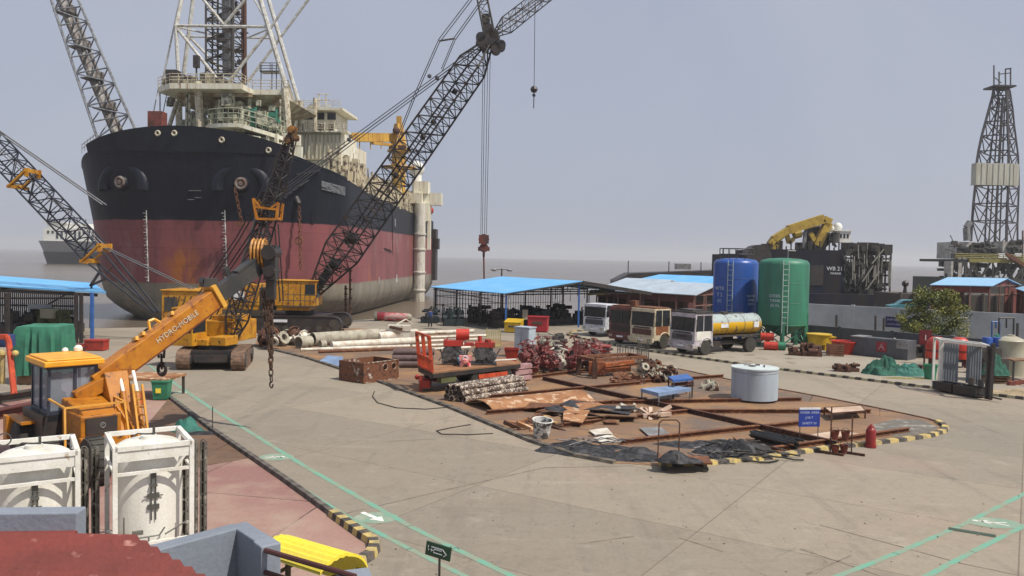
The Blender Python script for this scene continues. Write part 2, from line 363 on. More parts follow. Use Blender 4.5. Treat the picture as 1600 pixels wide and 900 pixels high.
def plate_mat(name, ca, cb, cc, rot, bw, bh, cd=None):
    m = bpy.data.materials.new(name); N, L, p = ngeo(m); p.inputs['Roughness'].default_value = .75
    g = N.new('ShaderNodeNewGeometry')
    def nz(scale, det=8):
        t = N.new('ShaderNodeTexNoise'); t.inputs['Scale'].default_value = scale; t.inputs['Detail'].default_value = det; t.inputs['Roughness'].default_value = .65; L.new(g.outputs['Position'], t.inputs[0]); return t.outputs[0]
    def mixc(f, a, b, lo, hi):
        r = N.new('ShaderNodeMapRange'); L.new(f, r.inputs[0]); r.inputs[1].default_value = lo; r.inputs[2].default_value = hi
        t = N.new('ShaderNodeMix'); t.data_type = 'RGBA'; L.new(r.outputs[0], t.inputs[0])
        for k, v in ((6, a), (7, b)):
            if isinstance(v, tuple): t.inputs[k].default_value = (*v, 1)
            else: L.new(v, t.inputs[k])
        return t.outputs[2]
    mp = N.new('ShaderNodeMapping'); mp.inputs['Rotation'].default_value = (0, 0, rot); L.new(g.outputs['Position'], mp.inputs[0])
    br = N.new('ShaderNodeTexBrick'); br.inputs['Scale'].default_value = 1; br.inputs['Brick Width'].default_value = bw; br.inputs['Row Height'].default_value = bh; br.inputs['Mortar Size'].default_value = .02
    br.inputs['Color1'].default_value = (*ca, 1); br.inputs['Color2'].default_value = (*cb, 1); br.inputs['Mortar'].default_value = (.03, .02, .015, 1); L.new(mp.outputs[0], br.inputs[0])
    c = mixc(nz(.35), br.outputs[0], cc, .45, .68)
    c = mixc(nz(1.7), c, cd or tuple(x * .45 for x in ca), .56, .72)
    hv = N.new('ShaderNodeHueSaturation'); r = N.new('ShaderNodeMapRange'); r.inputs[3].default_value = .75; r.inputs[4].default_value = 1.25; L.new(nz(12, 5), r.inputs[0]); L.new(r.outputs[0], hv.inputs['Value']); L.new(c, hv.inputs['Color']); L.new(hv.outputs[0], p.inputs['Base Color'])
    b = N.new('ShaderNodeBump'); b.inputs['Strength'].default_value = .3; b.inputs['Distance'].default_value = .02; L.new(nz(7), b.inputs['Height']); L.new(b.outputs[0], p.inputs['Normal'])
    return m
def water_mat():
    m = bpy.data.materials.new('muddy_water'); N, L, p = ngeo(m)
    p.inputs['Roughness'].default_value = .22; p.inputs['IOR'].default_value = 1.33
    g = N.new('ShaderNodeNewGeometry'); mp = N.new('ShaderNodeMapping'); mp.inputs['Scale'].default_value = (.12, 1, 1); L.new(g.outputs['Position'], mp.inputs[0])
    t = N.new('ShaderNodeTexNoise'); t.inputs['Scale'].default_value = .012; t.inputs['Detail'].default_value = 5; L.new(mp.outputs[0], t.inputs[0])
    r = N.new('ShaderNodeMapRange'); r.inputs[1].default_value = .4; r.inputs[2].default_value = .62; L.new(t.outputs[0], r.inputs[0])
    x = N.new('ShaderNodeMix'); x.data_type = 'RGBA'; x.inputs[6].default_value = (.115, .092, .068, 1); x.inputs[7].default_value = (.155, .122, .09, 1); L.new(r.outputs[0], x.inputs[0])
    sx = N.new('ShaderNodeSeparateXYZ'); L.new(g.outputs['Position'], sx.inputs[0])
    L.new(x.outputs[2], p.inputs['Base Color'])
    wv = N.new('ShaderNodeTexNoise'); wv.inputs['Scale'].default_value = .9; wv.inputs['Detail'].default_value = 6; wv.inputs['Roughness'].default_value = .6
    mp2 = N.new('ShaderNodeMapping'); mp2.inputs['Scale'].default_value = (.4, 1, 1); L.new(g.outputs['Position'], mp2.inputs[0]); L.new(mp2.outputs[0], wv.inputs[0])
    b = N.new('ShaderNodeBump'); b.inputs['Strength'].default_value = .55; b.inputs['Distance'].default_value = .35; L.new(wv.outputs[0], b.inputs['Height']); L.new(b.outputs[0], p.inputs['Normal'])
    return m
ZW = -2.5
struct(B().sheet([(-6000, -400, ZW), (6000, -400, ZW), (6000, 7000, ZW), (-6000, 7000, ZW)]).build('sea_water', water_mat(), base=False))
def gpt(px, py, z=0.0): q = G(px, py, z); return (q.x, q.y)
yard = [(-160, -30), (160, -30), (160, 99), (52, 88.5), (20, 88), (6, 90), gpt(700, 496), gpt(620, 496), gpt(560, 500), gpt(400, 508), gpt(150, 513), (-160, 66)]
struct(B().prism(yard, -3.2, 0).build('ground', ground_mat(), base=False))
# haze over sea and yard
hb = B().bx(-6400, 6400, -410, 7400, ZW - 1.2, 72)
hm = bpy.data.materials.new('haze'); hm.use_nodes = True; N = hm.node_tree.nodes; N.clear()
pv = N.new('ShaderNodeVolumePrincipled'); pv.inputs['Density'].default_value = .0003; pv.inputs['Color'].default_value = (.97, .98, 1.0, 1); pv.inputs['Anisotropy'].default_value = 0.15
mo = N.new('ShaderNodeOutputMaterial'); hm.node_tree.links.new(pv.outputs[0], mo.inputs['Volume'])
stuff(hb.build('haze', hm, base=False))
# ---- the steel laydown pad
pad_px = [(405, 521), (398, 540), (480, 560), (590, 596), (700, 636), (830, 690), (900, 713), (960, 724), (1030, 728), (1100, 726), (1190, 718), (1290, 702), (1400, 690), (1450, 683), (1474, 675), (1476, 667), (1450, 655), (1380, 640), (1280, 620), (1170, 600), (1060, 577), (980, 558), (860, 540), (700, 522), (560, 513)]
pad = [gpt(*q) for q in pad_px]
struct(B().prism(pad, -.05, .012).build('pavement_steel_pad', plate_mat('pad_plates', (.21, .122, .07), (.135, .10, .078), (.31, .17, .07), R(25), 6, 2.2, (.10, .075, .06)), base=False))
# pale worn patch at the tip of the pad
tip = [gpt(*q) for q in ((1365, 664), (1400, 655), (1440, 657), (1466, 668), (1455, 676), (1400, 683), (1362, 676))]
struct(B().prism(tip, 0, .018).build('pavement_worn_patch', mat('worn_pad', (.13, .12, .105), .9, c2=(.32, .30, .26), amt=.2, scale=1.8, sharp=.06), base=False))
# ---- the maroon painted bay at the left
bay_px = [(-60, 640), (60, 600), (245, 607), (335, 676), (440, 748), (500, 795), (572, 843), (582, 856), (560, 885), (480, 960), (-400, 960)]
bay = [gpt(*q) for q in bay_px]
struct(B().prism(bay, -.05, .008).build('pavement_maroon_bay', plate_mat('bay_paint', (.195, .085, .080), (.33, .20, .165), (.36, .265, .205), R(12), 9, 3.2, (.25, .17, .135)), base=False))
# brown steel strip of the bay nearest the crane
strip = [gpt(*q) for q in ((262, 625), (335, 678), (392, 716), (300, 732), (200, 700))]
struct(B().prism(strip, 0, .014).build('pavement_rusty_strip', plate_mat('strip_rust', (.15, .085, .05), (.12, .075, .05), (.20, .12, .07), R(10), 4, 2), base=False))
# pavement of the right-hand side beyond the striped kerb
rp_px = [(885, 520), (905, 529), (1010, 549), (1200, 576), (1420, 603), (1640, 629), (1900, 660)]
rp = [gpt(*q) for q in rp_px] + [(90, 60), (90, 90), (52, 84), (20, 84), (12, 84)]
struct(B().prism(rp, -.05, .05).build('pavement_far_bay', mat('bay_concrete', (.33, .295, .24), .9, c2=(.25, .215, .17), amt=.6, scale=.22, sharp=.25, c3=(.16, .125, .095), amt3=.2), base=False))
# ---- kerbs: segment after segment in two colours
def kerb(name, px, seg, hgt, wid, m1, m2, z0=0.0):
    pts = [V((*gpt(*q), z0)) for q in px]
    b = B(); acc = 0.0; k = 0
    for a, c in zip(pts, pts[1:]):
        L_ = (c - a).length; n = max(1, round(L_ / seg)); d = (c - a) / n
        for i in range(n):
            p, q = a + d * i, a + d * (i + 1); nn = V((-d.y, d.x, 0)).normalized() * wid / 2; b.cur = k % 2; k += 1
            up = V((0, 0, hgt)); ins = nn * .75
            vs = [p - nn, p + nn, q + nn, q - nn, p - ins + up, p + ins + up, q + ins + up, q - ins + up]
            b.add(vs, [(3, 2, 1, 0), (4, 5, 6, 7), (0, 1, 5, 4), (1, 2, 6, 5), (2, 3, 7, 6), (3, 0, 4, 7)])
    return struct(b.build(name, [m1, m2], base=False))
kerb('kerb_pad_edge', pad_px[1:8], .45, .10, .30, 'kerb_black', mat('kerb_worn', (.17, .145, .11), .9, c2=(.07, .06, .05), scale=5))
kerb('kerb_pad_front', [(1030, 728), (1100, 726), (1190, 718), (1290, 702), (1400, 690), (1450, 683), (1474, 675), (1477, 668), (1465, 660)], .42, .12, .28, 'kerb_yellow', 'kerb_black')
kerb('kerb_pad_back', [(1465, 660), (1450, 655), (1380, 640), (1280, 620), (1170, 600), (1060, 577), (980, 558)], .5, .05, .14, 'rust_dark', 'rust')
kerb('kerb_bay_edge', [(245, 607), (335, 676), (440, 748), (520, 806)], .32, .13, .2, 'kerb_black', mat('kerb_grey', (.14, .125, .11), .9))
kerb('kerb_bay_corner', [(520, 806), (572, 843), (583, 850), (585, 860), (577, 872), (553, 886)], .25, .16, .28, 'kerb_yellow', 'kerb_black')
kerb('kerb_far_bay', rp_px[1:], .36, .14, .26, 'kerb_black', 'kerb_white')
kerb('kerb_truck_island', [(905, 529), (888, 524), (892, 519), (925, 518), (960, 520)], .5, .16, .3, 'kerb_black', 'kerb_yellow')
# ---- painted lines
def stripe(b, px, wid, z):
    pts = [V((*gpt(*q), z)) for q in px]
    for i, (a, c) in enumerate(zip(pts, pts[1:])):
        n = V((-(c - a).y, (c - a).x, 0)).normalized() * wid / 2; e = (c - a).normalized() * (.02 if i else 0)
        b.add([a - n - e, c - n, c + n, a + n - e], [(0, 1, 2, 3)])
    return b
lb = B()
stripe(lb, [(232, 570), (262, 592), (330, 638), (400, 681), (480, 731), (640, 822), (710, 857), (830, 915)], .17, .005)
stripe(lb, [(250, 605), (345, 680), (450, 750), (540, 806), (640, 858), (740, 907)], .15, .005)
stripe(lb, [(1290, 908), (1400, 865), (1500, 822), (1620, 762)], .15, .005)
stripe(lb, [(1430, 910), (1520, 862), (1640, 802)], .15, .005)
struct(lb.build('pavement_walkway_lines', 'green_line', base=False))
gb = B()
for c, sx in (((432, 714), 1), ((588, 809), 1), ((1553, 817), 1.2), ((278, 613), 1)):
    o = V((*gpt(*c), .004)); gb.add([o + V((math.cos(t) * .55 * sx, math.sin(t) * .42, 0)) for t in [i * math.pi / 8 for i in range(16)]], [tuple(range(16))])
struct(gb.build('pavement_green_patches', mat('green_patch', (.18, .29, .22), .85, c2=(.30, .33, .25), scale=2), base=False))
wb = B()
def arrow(c, a, s=1.0):
    o = V((*gpt(*c), .009)); m = Matrix.Translation(o) @ Matrix.Rotation(a, 4, 'Z') @ Matrix.Scale(s, 4)
    wb.add([m @ V(v) for v in ((-.5, -.07, 0), (.1, -.07, 0), (.1, .07, 0), (-.5, .07, 0))], [(0, 1, 2, 3)])
    wb.add([m @ V(v) for v in ((.1, -.2, 0), (.48, 0, 0), (.1, .2, 0))], [(0, 1, 2)])
def walker(c, a, s=1.0):
    o = V((*gpt(*c), .009)); m = Matrix.Translation(o) @ Matrix.Rotation(a, 4, 'Z') @ Matrix.Scale(s, 4)
    def st(x0, y0, x1, y1, w_=.07):
        p, q = V((x0, y0, 0)), V((x1, y1, 0)); n = V((-(q - p).y, (q - p).x, 0)).normalized() * w_ / 2; wb.add([m @ p - n * s, m @ q - n * s, m @ q + n * s, m @ p + n * s], [(0, 1, 2, 3)])
    wb.add([m @ V((.5 + .09 * math.cos(t), .09 * math.sin(t), 0)) for t in [i * math.pi / 5 for i in range(10)]], [tuple(range(10))])
    st(.38, 0, .02, .02, .12); st(.02, .02, -.42, .18); st(.02, 0, -.4, -.16); st(.33, 0, .1, .22, .05); st(.33, 0, .12, -.2, .05)
arrow((583, 808), R(-45), .95); arrow((436, 714), R(-6), .5)
walker((425, 715), R(10), .55); walker((1552, 817), R(160), .8)
o = V((*gpt(278, 613), .009)); wb.add([o + V(v) for v in ((-.4, -.1, 0), (.4, -.06, 0), (.4, .08, 0), (-.4, .05, 0))], [(0, 1, 2, 3)])
struct(wb.build('pavement_white_marks', 'mark_white', base=False))
db = B(); stripe(db, [(1482, 826), (1556, 838)], .22, .0085)
struct(db.build('pavement_drain_slot', mat('slot', (.05, .085, .06), .9), base=False))
jb = B()
for px in ([(525, 806), (640, 779), (760, 751), (850, 731), (990, 706 + 22)], [(1250, 858), (1308, 877), (1390, 905)], [(1260, 897), (1312, 876), (1330, 868)], [(1280, 820), (1410, 855), (1500, 880), (1620, 905)], [(1060, 840), (1130, 862)], [(905, 850), (990, 838)], [(600, 690), (680, 686)]):
    stripe(jb, px, .045, .0045)
struct(jb.build('pavement_joints', 'joint', base=False))
random.seed(91); b = B()
for i in range(170):
    q = G(random.uniform(260, 1600), random.uniform(560, 900)); s = random.uniform(.008, .024); b.box(q.x, q.y, s * .4 + .004, s * random.uniform(1, 3), s, s * .7, random.uniform(0, 3))
stuff(b.build('yard_grit', mat('grit', (.10, .085, .065), .9, c2=(.3, .27, .2), scale=30), base=False))
# a thin loose hose lying on the concrete
hp = [G(x, y) + V((0, 0, .02)) for x, y in ((585, 612), (582, 620), (590, 630), (620, 638), (665, 640), (700, 637))]
tag(B().path(hp, .022).build('hose', 'rubber'), 'thin black hose lying in a loop beside the rusty box', 'hose')
hp = [G(x, y) + V((0, 0, .02)) for x, y in ((735, 664), (700, 670), (682, 674), (690, 679), (730, 680), (770, 678))]
tag(B().path(hp, .02).build('hose', 'rubber'), 'thin dark hose curled on the concrete in front of the wrapped pipes', 'hose')
# ================================================================== the drill ship
SH_A = -0.06
ship = thing('drill_ship', 'huge black and red hulled drill ship with a white derrick towering over the yard', 'ship', (-41, 98, 0), SH_A)
SM = MW[ship]; SI = SM.inverted()
def P(px, py, u):
    o = SI @ V((0, 0, CAMZ)); d = SI.to_3x3() @ ray(px, py); t = (u - o.y) / d.y; return o + d * t
def tab(x, T):
    if x <= T[0][0]: return T[0][1]
    for (a, va), (b_, vb) in zip(T, T[1:]):
        if x <= b_: return lerp(va, vb, (x - a) / (b_ - a))
    return T[-1][1]
BM, LS = 18.0, 85.0
GB = [(-2.7, .70), (-2, .81), (-1, .885), (0, .925), (1.5, .945), (4, .95), (10, .955), (16, .985), (19, 1.0)]
GA = [(-2.7, .88), (-1.5, .95), (0, .99), (1, 1), (20, 1)]
ZT = [(0, 18.9), (3, 18.8), (6, 17.7), (14, 16.3), (30, 15.4), (50, 14.9), (85, 14.3)]
def ent(z): return tab(z, [(-2.6, 21), (0, 16), (4, 14.5), (18, 13)])
def stem0(z): return tab(z, [(-2.6, 3.4), (2, 2.6), (10, 1.6), (19, 0)])
def qq(z): return tab(z, [(-2.6, 2.1), (0, 2.6), (4, 2.9), (18, 3.0)])
def half(u, z):
    t = max(0, min(1, (u - stem0(z)) / ent(z))); f = (1 - (1 - t) ** 2) ** (1 / qq(z))
    s = max(0, min(1, (u - 3) / 22)); s = s * s * (3 - 2 * s); return BM * f * lerp(tab(z, GB), tab(z, GA), s)
def front(v, z):
    lo, hi = stem0(z), stem0(z) + ent(z)
    for _ in range(30):
        m = (lo + hi) / 2
        if half(m, z) < abs(v): lo = m
        else: hi = m
    return lo
NA, NB, K = 26, 14, 22
def ring(zf, side):
    out = []
    for i in range(NA + NB + 1):
        def uu(z):
            if i <= NA: a = math.pi / 2 * (i / NA) ** 1.15; return stem0(z) + ent(z) * (1 - math.cos(a))
            s0 = stem0(z) + ent(z); return lerp(s0, LS, (i - NA) / NB)
        zt = tab(uu(18), ZT); z = lerp(-2.65, zt, zf); u = uu(z)
        out.append(V((side * half(u, z), u, z)))
    return out
hb = B()
rows = []
for k in range(K + 1):
    Rr, Ll = ring(k / K, 1), ring(k / K, -1); rows.append(Ll[::-1] + Rr[1:])
nn = len(rows[0]); vs = [v for r in rows for v in r]
fs = [(k * nn + i, k * nn + i + 1, (k + 1) * nn + i + 1, (k + 1) * nn + i) for k in range(K) for i in range(nn - 1)]
fs += [(k * nn + nn - 1, k * nn, (k + 1) * nn, (k + 1) * nn + nn - 1) for k in range(K)]
hb.add(vs, fs)
def hull_mat():
    m = bpy.data.materials.new('hull_paint'); N, L, p = ngeo(m); p.inputs['Roughness'].default_value = .5; p.inputs['Specular IOR Level'].default_value = .3
    g = N.new('ShaderNodeNewGeometry'); sep = N.new('ShaderNodeSeparateXYZ'); L.new(g.outputs['Position'], sep.inputs[0])
    def nz(scale, sc=(1, 1, 1), det=8):
        mp = N.new('ShaderNodeMapping'); mp.inputs['Scale'].default_value = sc; L.new(g.outputs['Position'], mp.inputs[0])
        t = N.new('ShaderNodeTexNoise'); t.inputs['Scale'].default_value = scale; t.inputs['Detail'].default_value = det; t.inputs['Roughness'].default_value = .62; L.new(mp.outputs[0], t.inputs[0]); return t.outputs[0]
    def rng(x, a, b, c=0.0, d=1.0):
        t = N.new('ShaderNodeMapRange'); L.new(x, t.inputs[0])
        for i, v in enumerate((a, b, c, d)): t.inputs[i + 1].default_value = v
        return t.outputs[0]
    def mix(f, a, b):
        t = N.new('ShaderNodeMix'); t.data_type = 'RGBA'; L.new(f, t.inputs[0])
        for k, v in ((6, a), (7, b)):
            if isinstance(v, tuple): t.inputs[k].default_value = (*v, 1)
            else: L.new(v, t.inputs[k])
        return t.outputs[2]
    def mul(a, b):
        t = N.new('ShaderNodeMath'); t.operation = 'MULTIPLY'; L.new(a, t.inputs[0]); L.new(b, t.inputs[1]); return t.outputs[0]
    st = (1, 1, .1)
    black = mix(rng(nz(.5, st), .5, .75), (.007, .009, .018), (.018, .02, .027))
    red = mix(rng(nz(.3, st), .40, .64), (.245, .078, .082), (.165, .055, .06)); red = mix(rng(nz(2.2, (1, 1, .06)), .58, .70, 0, .7), red, (.11, .055, .05))
    red = mix(rng(nz(.22, (1, 1, .6)), .58, .72, 0, .8), red, (.30, .17, .165))
    red = mix(rng(nz(1.3, (1, 1, .3)), .64, .72, 0, .8), red, (.12, .05, .045))
    rs = mul(rng(nz(.16, (1, 1, .45)), .60, .70), rng(nz(1.2, (1, 1, .2)), .35, .6)); red = mix(rs, red, (.33, .12, .035))
    dx = N.new('ShaderNodeMath'); dx.operation = 'ADD'; L.new(sep.outputs[0], dx.inputs[0]); dx.inputs[1].default_value = 41.3; ab = N.new('ShaderNodeMath'); ab.operation = 'ABSOLUTE'; L.new(dx.outputs[0], ab.inputs[0])
    ms_ = mul(mul(rng(ab.outputs[0], .6, 3.0, 1, 0), rng(sep.outputs[2], 5.5, 8.2, 1, 0)), rng(sep.outputs[1], 101, 103, 1, 0)); red = mix(mul(ms_, rng(nz(.9, (1, 1, .4)), .34, .58)), red, (.36, .12, .03))
    gry = mix(rng(nz(.4, st), .4, .68), (.27, .24, .19), (.155, .14, .11))
    gry = mix(rng(nz(1.6, (1, 1, .15)), .58, .7, 0, .7), gry, (.32, .30, .25))
    add = N.new('ShaderNodeMath'); add.operation = 'MULTIPLY_ADD'; L.new(nz(.35), add.inputs[0]); add.inputs[1].default_value = .35; L.new(sep.outputs[2], add.inputs[2])
    c = mix(rng(add.outputs[0], 2.55, 2.7), gry, red); c = mix(rng(add.outputs[0], 10.45, 10.6), c, black)
    c = mix(rng(add.outputs[0], 2.45, 2.58, 1, 0), c, gry)
    low = rng(sep.outputs[2], -2.6, 1.0, .75, 0.0); c = mix(mul(low, rng(nz(.8), .35, .6)), c, (.055, .05, .04))
    cb = N.new('ShaderNodeCombineXYZ'); sm = N.new('ShaderNodeMath'); sm.operation = 'ADD'; L.new(sep.outputs[0], sm.inputs[0]); L.new(sep.outputs[1], sm.inputs[1]); L.new(sm.outputs[0], cb.inputs[0]); L.new(sep.outputs[2], cb.inputs[1])
    bk = N.new('ShaderNodeTexBrick'); bk.inputs['Scale'].default_value = 1; bk.inputs['Brick Width'].default_value = 8; bk.inputs['Row Height'].default_value = 2.3; bk.inputs['Mortar Size'].default_value = .035; bk.inputs['Mortar Smooth'].default_value = .6
    bk.inputs['Color1'].default_value = (.93, .93, .93, 1); bk.inputs['Color2'].default_value = (1.07, 1.07, 1.07, 1); bk.inputs['Mortar'].default_value = (.72, .70, .68, 1); L.new(cb.outputs[0], bk.inputs[0])
    mm = N.new('ShaderNodeMix'); mm.data_type = 'RGBA'; mm.blend_type = 'MULTIPLY'; mm.inputs[0].default_value = .9; L.new(c, mm.inputs[6]); L.new(bk.outputs[0], mm.inputs[7])
    L.new(mm.outputs[2], p.inputs['Base Color'])
    wv = N.new('ShaderNodeBump'); wv.inputs['Strength'].default_value = .35; wv.inputs['Distance'].default_value = .25; L.new(nz(.35, (1, 1, 1), 3), wv.inputs['Height']); L.new(wv.outputs[0], p.inputs['Normal'])
    return m
HM = hull_mat()
# the sheet pile of deck inside the hull top
hull = hb.build('hull', HM, ship, smooth=50)
dk = B(); top = [v - V((0, 0, .35)) for v in rows[-1]]; n2 = nn // 2
vs = top; fs = [(i, i + 1, nn - 2 - i, nn - 1 - i) for i in range(n2)]
dk.add(vs, fs); dk.build('deck', mat('deck_green', (.16, .19, .15), .8), ship)
# raised bulwark of the forecastle
bw = B(); pr = [v for v in rows[-1] if abs(v.x) < 12.9 and v.y < 4]
o0 = [v + V((0, -.06, -.3)) for v in pr]; o1 = [V((v.x * 1.005, v.y - .45, 21.7 - 1.9 * (v.x / 12.4) ** 2)) for v in pr]
k = len(pr); bw.add(o0 + o1 + [v + V((0, .3, 0)) for v in o1] + [v + V((0, .3, 0)) for v in o0], [(i, i + 1, k + i + 1, k + i) for i in range(k - 1)] + [(k + i, k + i + 1, 2 * k + i + 1, 2 * k + i) for i in range(k - 1)] + [(2 * k + i, 2 * k + i + 1, 3 * k + i + 1, 3 * k + i) for i in range(k - 1)] + [(0, k, 2 * k, 3 * k), (k - 1, 4 * k - 1, 3 * k - 1, 2 * k - 1)])
bw.build('bulwark', HM, ship, smooth=50)
b = B()
for x, y in ((246, 208), (272, 208), (345, 218), (412, 232)):
    b = B(); q = P(x, y, -.5); b.torus((q.x, front(q.x, 18.8) - .5, q.z), .26, .13, 'Y', 12, 5); b.build('fairlead', 'cream_steel', ship)
for v in (-7.6, 7.4):                                              # hooded hawse recesses
    z = 14.9; f = front(v, z); dv = .5; sl = (front(abs(v) + dv, z) - front(abs(v) - dv, z)) / (2 * dv) * (1 if v > 0 else -1)
    m_ = Matrix.Translation((v, f + .35, z)) @ Matrix.Rotation(math.atan(sl), 4, 'Z')
    b = B(m_ @ Matrix.Diagonal((1, .8, .92, 1))); b.torus((0, 0, -.6), 2.9, .85, 'Y', 26, 12, R(-8), R(188)); h = b.build('anchor_pocket', HM, ship, smooth=60)
    b = B(m_ @ Matrix.Rotation(R(90), 4, 'X')); b.lathe([(1.2, -.2), (1.0, .4), (.75, .7)], 20); b.build('hawse_boss', HM, h, smooth=50)
    b = B(m_ @ Matrix.Rotation(R(90), 4, 'X')); b.torus((0, 0, .72), .58, .2, 'Z', 18, 8); b.lathe([(.35, .5), (.3, .9), (.15, .95)], 14); b.build('hawse_pipe', mat('pale_rust', (.22, .19, .17), .7, c2=(.10, .05, .035)), h, smooth=50)
b = B(); q = P(380, 300, front(7.4, 14) - 1.5); chain(b, (7.4, front(7.4, 14) - 1.9, 14.2), (7.6, front(7.4, 10) - 1.1, 10.3), .15); b.box(7.6, front(7.4, 10) - 1.2, 10.0, 1.3, .4, .3)
b.build('anchor_chain', 'rust', ship)
b = B(); q0 = P(462, 318, 3); zz = q0.z; f = front(q0.x, zz) - .7; chain(b, (q0.x, f, zz), (q0.x + .3, f - .1, 4.4), .14); b.torus((q0.x, f, zz - 4.6), .45, .12, 'Y', 10, 5); b.build('anchor_chain', 'rust', ship)
b = B(); q1 = P(452, 300, 3); b.tube((q1.x, f + .6, q1.z), (q0.x + .1, f - .2, zz), .35, .28, 8); b.build('hawse_pipe', 'dark_steel', ship)
def on_hull(b, px0, py0, px1, py1, wd, off=.16):                  # a thin strip laid on the plating between two photo points
    def hit(px, py):
        lo, hi = -3.0, 84.0; u = None
        for i in range(420):
            u = lo + (hi - lo) * i / 420; q = P(px, py, u)
            if abs(q.x) < half(u, q.z) + .02: return V((q.x, u - off, q.z)), q
        return None, None
    a, _ = hit(px0, py0); c, _ = hit(px1, py1)
    if a and c: b.bar(a, c, wd, .06)
    return a, c
for x0, x1 in ((229.5, 233), (352, 356)):                         # draught marks
    b = B(); y0, y1 = 329, 440; pa = None
    for i in range(12):
        on_hull(b, lerp(x0, x1, i / 12), lerp(y0, y1, i / 12), lerp(x0, x1, (i + 1) / 12), lerp(y0, y1, (i + 1) / 12), .10)
    for i in range(22):
        yy = lerp(y0 + 4, y1 - 2, i / 21); xx = lerp(x0, x1, i / 21); on_hull(b, xx - (3 if i % 2 else 5), yy, xx, yy, .07)
    b.build('draught_marks', 'mark_white', ship)
b = B(); on_hull(b, 617, 342, 617, 354, .35, .15); on_hull(b, 592, 433, 592, 444, .35, .15); on_hull(b, 619.5, 429, 619.5, 441, .35, .15); b.each('white_mark', 'sign_white', ship)
b = B()
for i in range(9):
    for k in range(6): on_hull(b, 503 + k * 6, 283.5 + i * 1.5 + k * 1.6, 509.3 + k * 6, 285.2 + i * 1.5 + k * 1.6, .2, .3)
b.build('faded_name_patch', mat('faded_white', (.20, .21, .23), .7, c2=(.30, .31, .33), scale=2), ship)
b = B()
for (xa, ya, xb, yb, wd) in ((463, 273, 500, 267, .4), (446, 310, 462, 296, .5), (462, 296, 482, 282, .7)):
    for k in range(6): on_hull(b, lerp(xa, xb, k / 6), lerp(ya, yb, k / 6), lerp(xa, xb, (k + 1) / 6), lerp(ya, yb, (k + 1) / 6), wd, .35)
b.each('bilge_fin', mat('fin_grey', (.06, .06, .07), .5), ship, k=6)
b = B(); on_hull(b, 296, 298, 314, 298, .25, .1); on_hull(b, 295, 312, 304, 312, .5, .12); on_hull(b, 306, 309, 315, 309, .4, .12); b.each('porthole_plate', 'grey_steel', ship)
b = B(); on_hull(b, 613.5, 318, 614, 390, .2, .4); on_hull(b, 614, 390, 614, 462, .2, .4); on_hull(b, 489, 330, 489, 352, .2, .3); on_hull(b, 600, 388, 612, 392, .5, .08); b.each('drain_pipe', 'black_steel', ship)
b = B()
for i, (x, h) in enumerate(((596, 10), (600, 7), (609, 9), (617, 6), (625, 8))): on_hull(b, x, 400 - h, x, 392, .7, .07)
b.each('worn_lettering', mat('worn_white', (.30, .17, .17), .8, c2=(.40, .30, .30), scale=3), ship)
# ---- flare boom at the left of the bow
b = B()
A0, A1 = P(60, -60, 16), P(152, 216, 14); B0, B1 = P(96, -60, 16), P(212, 204, 12); C0, C1 = P(80, -60, 24), P(185, 208, 22)
n = 11
for i in range(n):
    a, c, e = [p + (q - p) * (i / n) for p, q in ((A0, A1), (B0, B1), (C0, C1))]; a2, c2, e2 = [p + (q - p) * ((i + 1) / n) for p, q in ((A0, A1), (B0, B1), (C0, C1))]
    for s, t_ in ((a, a2), (c, c2), (e, e2)): b.tube(s, t_, .19, n=6, cap=False)
    b.tube(a2, c2, .11, n=5); b.tube(c2, e2, .11, n=5); b.tube(e2, a2, .11, n=5)
    b.tube(a, c2, .10, n=5) if i % 2 else b.tube(c, a2, .10, n=5)
    b.tube(c, e2, .10, n=5); b.tube(e, a2, .10, n=5)
fb = b.build('flare_boom', mat('truss_grey', (.26, .28, .30), .5, c2=(.13, .13, .14), scale=2), ship)
b = B(); b.tube(P(70, -60, 18), P(182, 212, 15), .62, n=10); b.tube(P(84, -60, 19), P(190, 206, 16), .25, n=8)
for t in (.3, .5, .68, .85):
    q = P(70, -60, 18).lerp(P(182, 212, 15), t); b.box(q.x, q.y, q.z, 2.6, 2.0, .18); b.box(q.x + 1.0, q.y, q.z + .6, .1, 1.8, 1.0)
b.build('flare_pipe', mat('pipe_worn', (.34, .33, .31), .6, c2=(.10, .08, .07), scale=1.2, amt=.7), fb)
b = B()
for i in range(6): q = P(128 + i * 4.4, 240 - i * 3.6, 6); b.tube(q, q + V((0, 0, 1.3)), .05, n=4)
b.tube(P(128, 226, 6), P(150, 210, 6), .05, n=4); b.tube(P(128, 232, 6), P(150, 216, 6), .05, n=4); b.build('railing', 'grey_steel', ship)
b = B(); q = P(246, 195, 4); b.box(q.x, q.y, q.z + .6, 1.8, 1.5, 2.0); b.build('deck_locker', mat('locker_red', (.22, .05, .04), .7, c2=DRUST), ship)
b = B()
for x in (237, 252): b.tube(P(x + 12, 130, 10), P(x, 190, 8), .07, n=4)
b.tube(P(250, 140, 10), P(250, 200, 8), .08, n=4); b.build('stay_wire', 'grey_steel', ship)
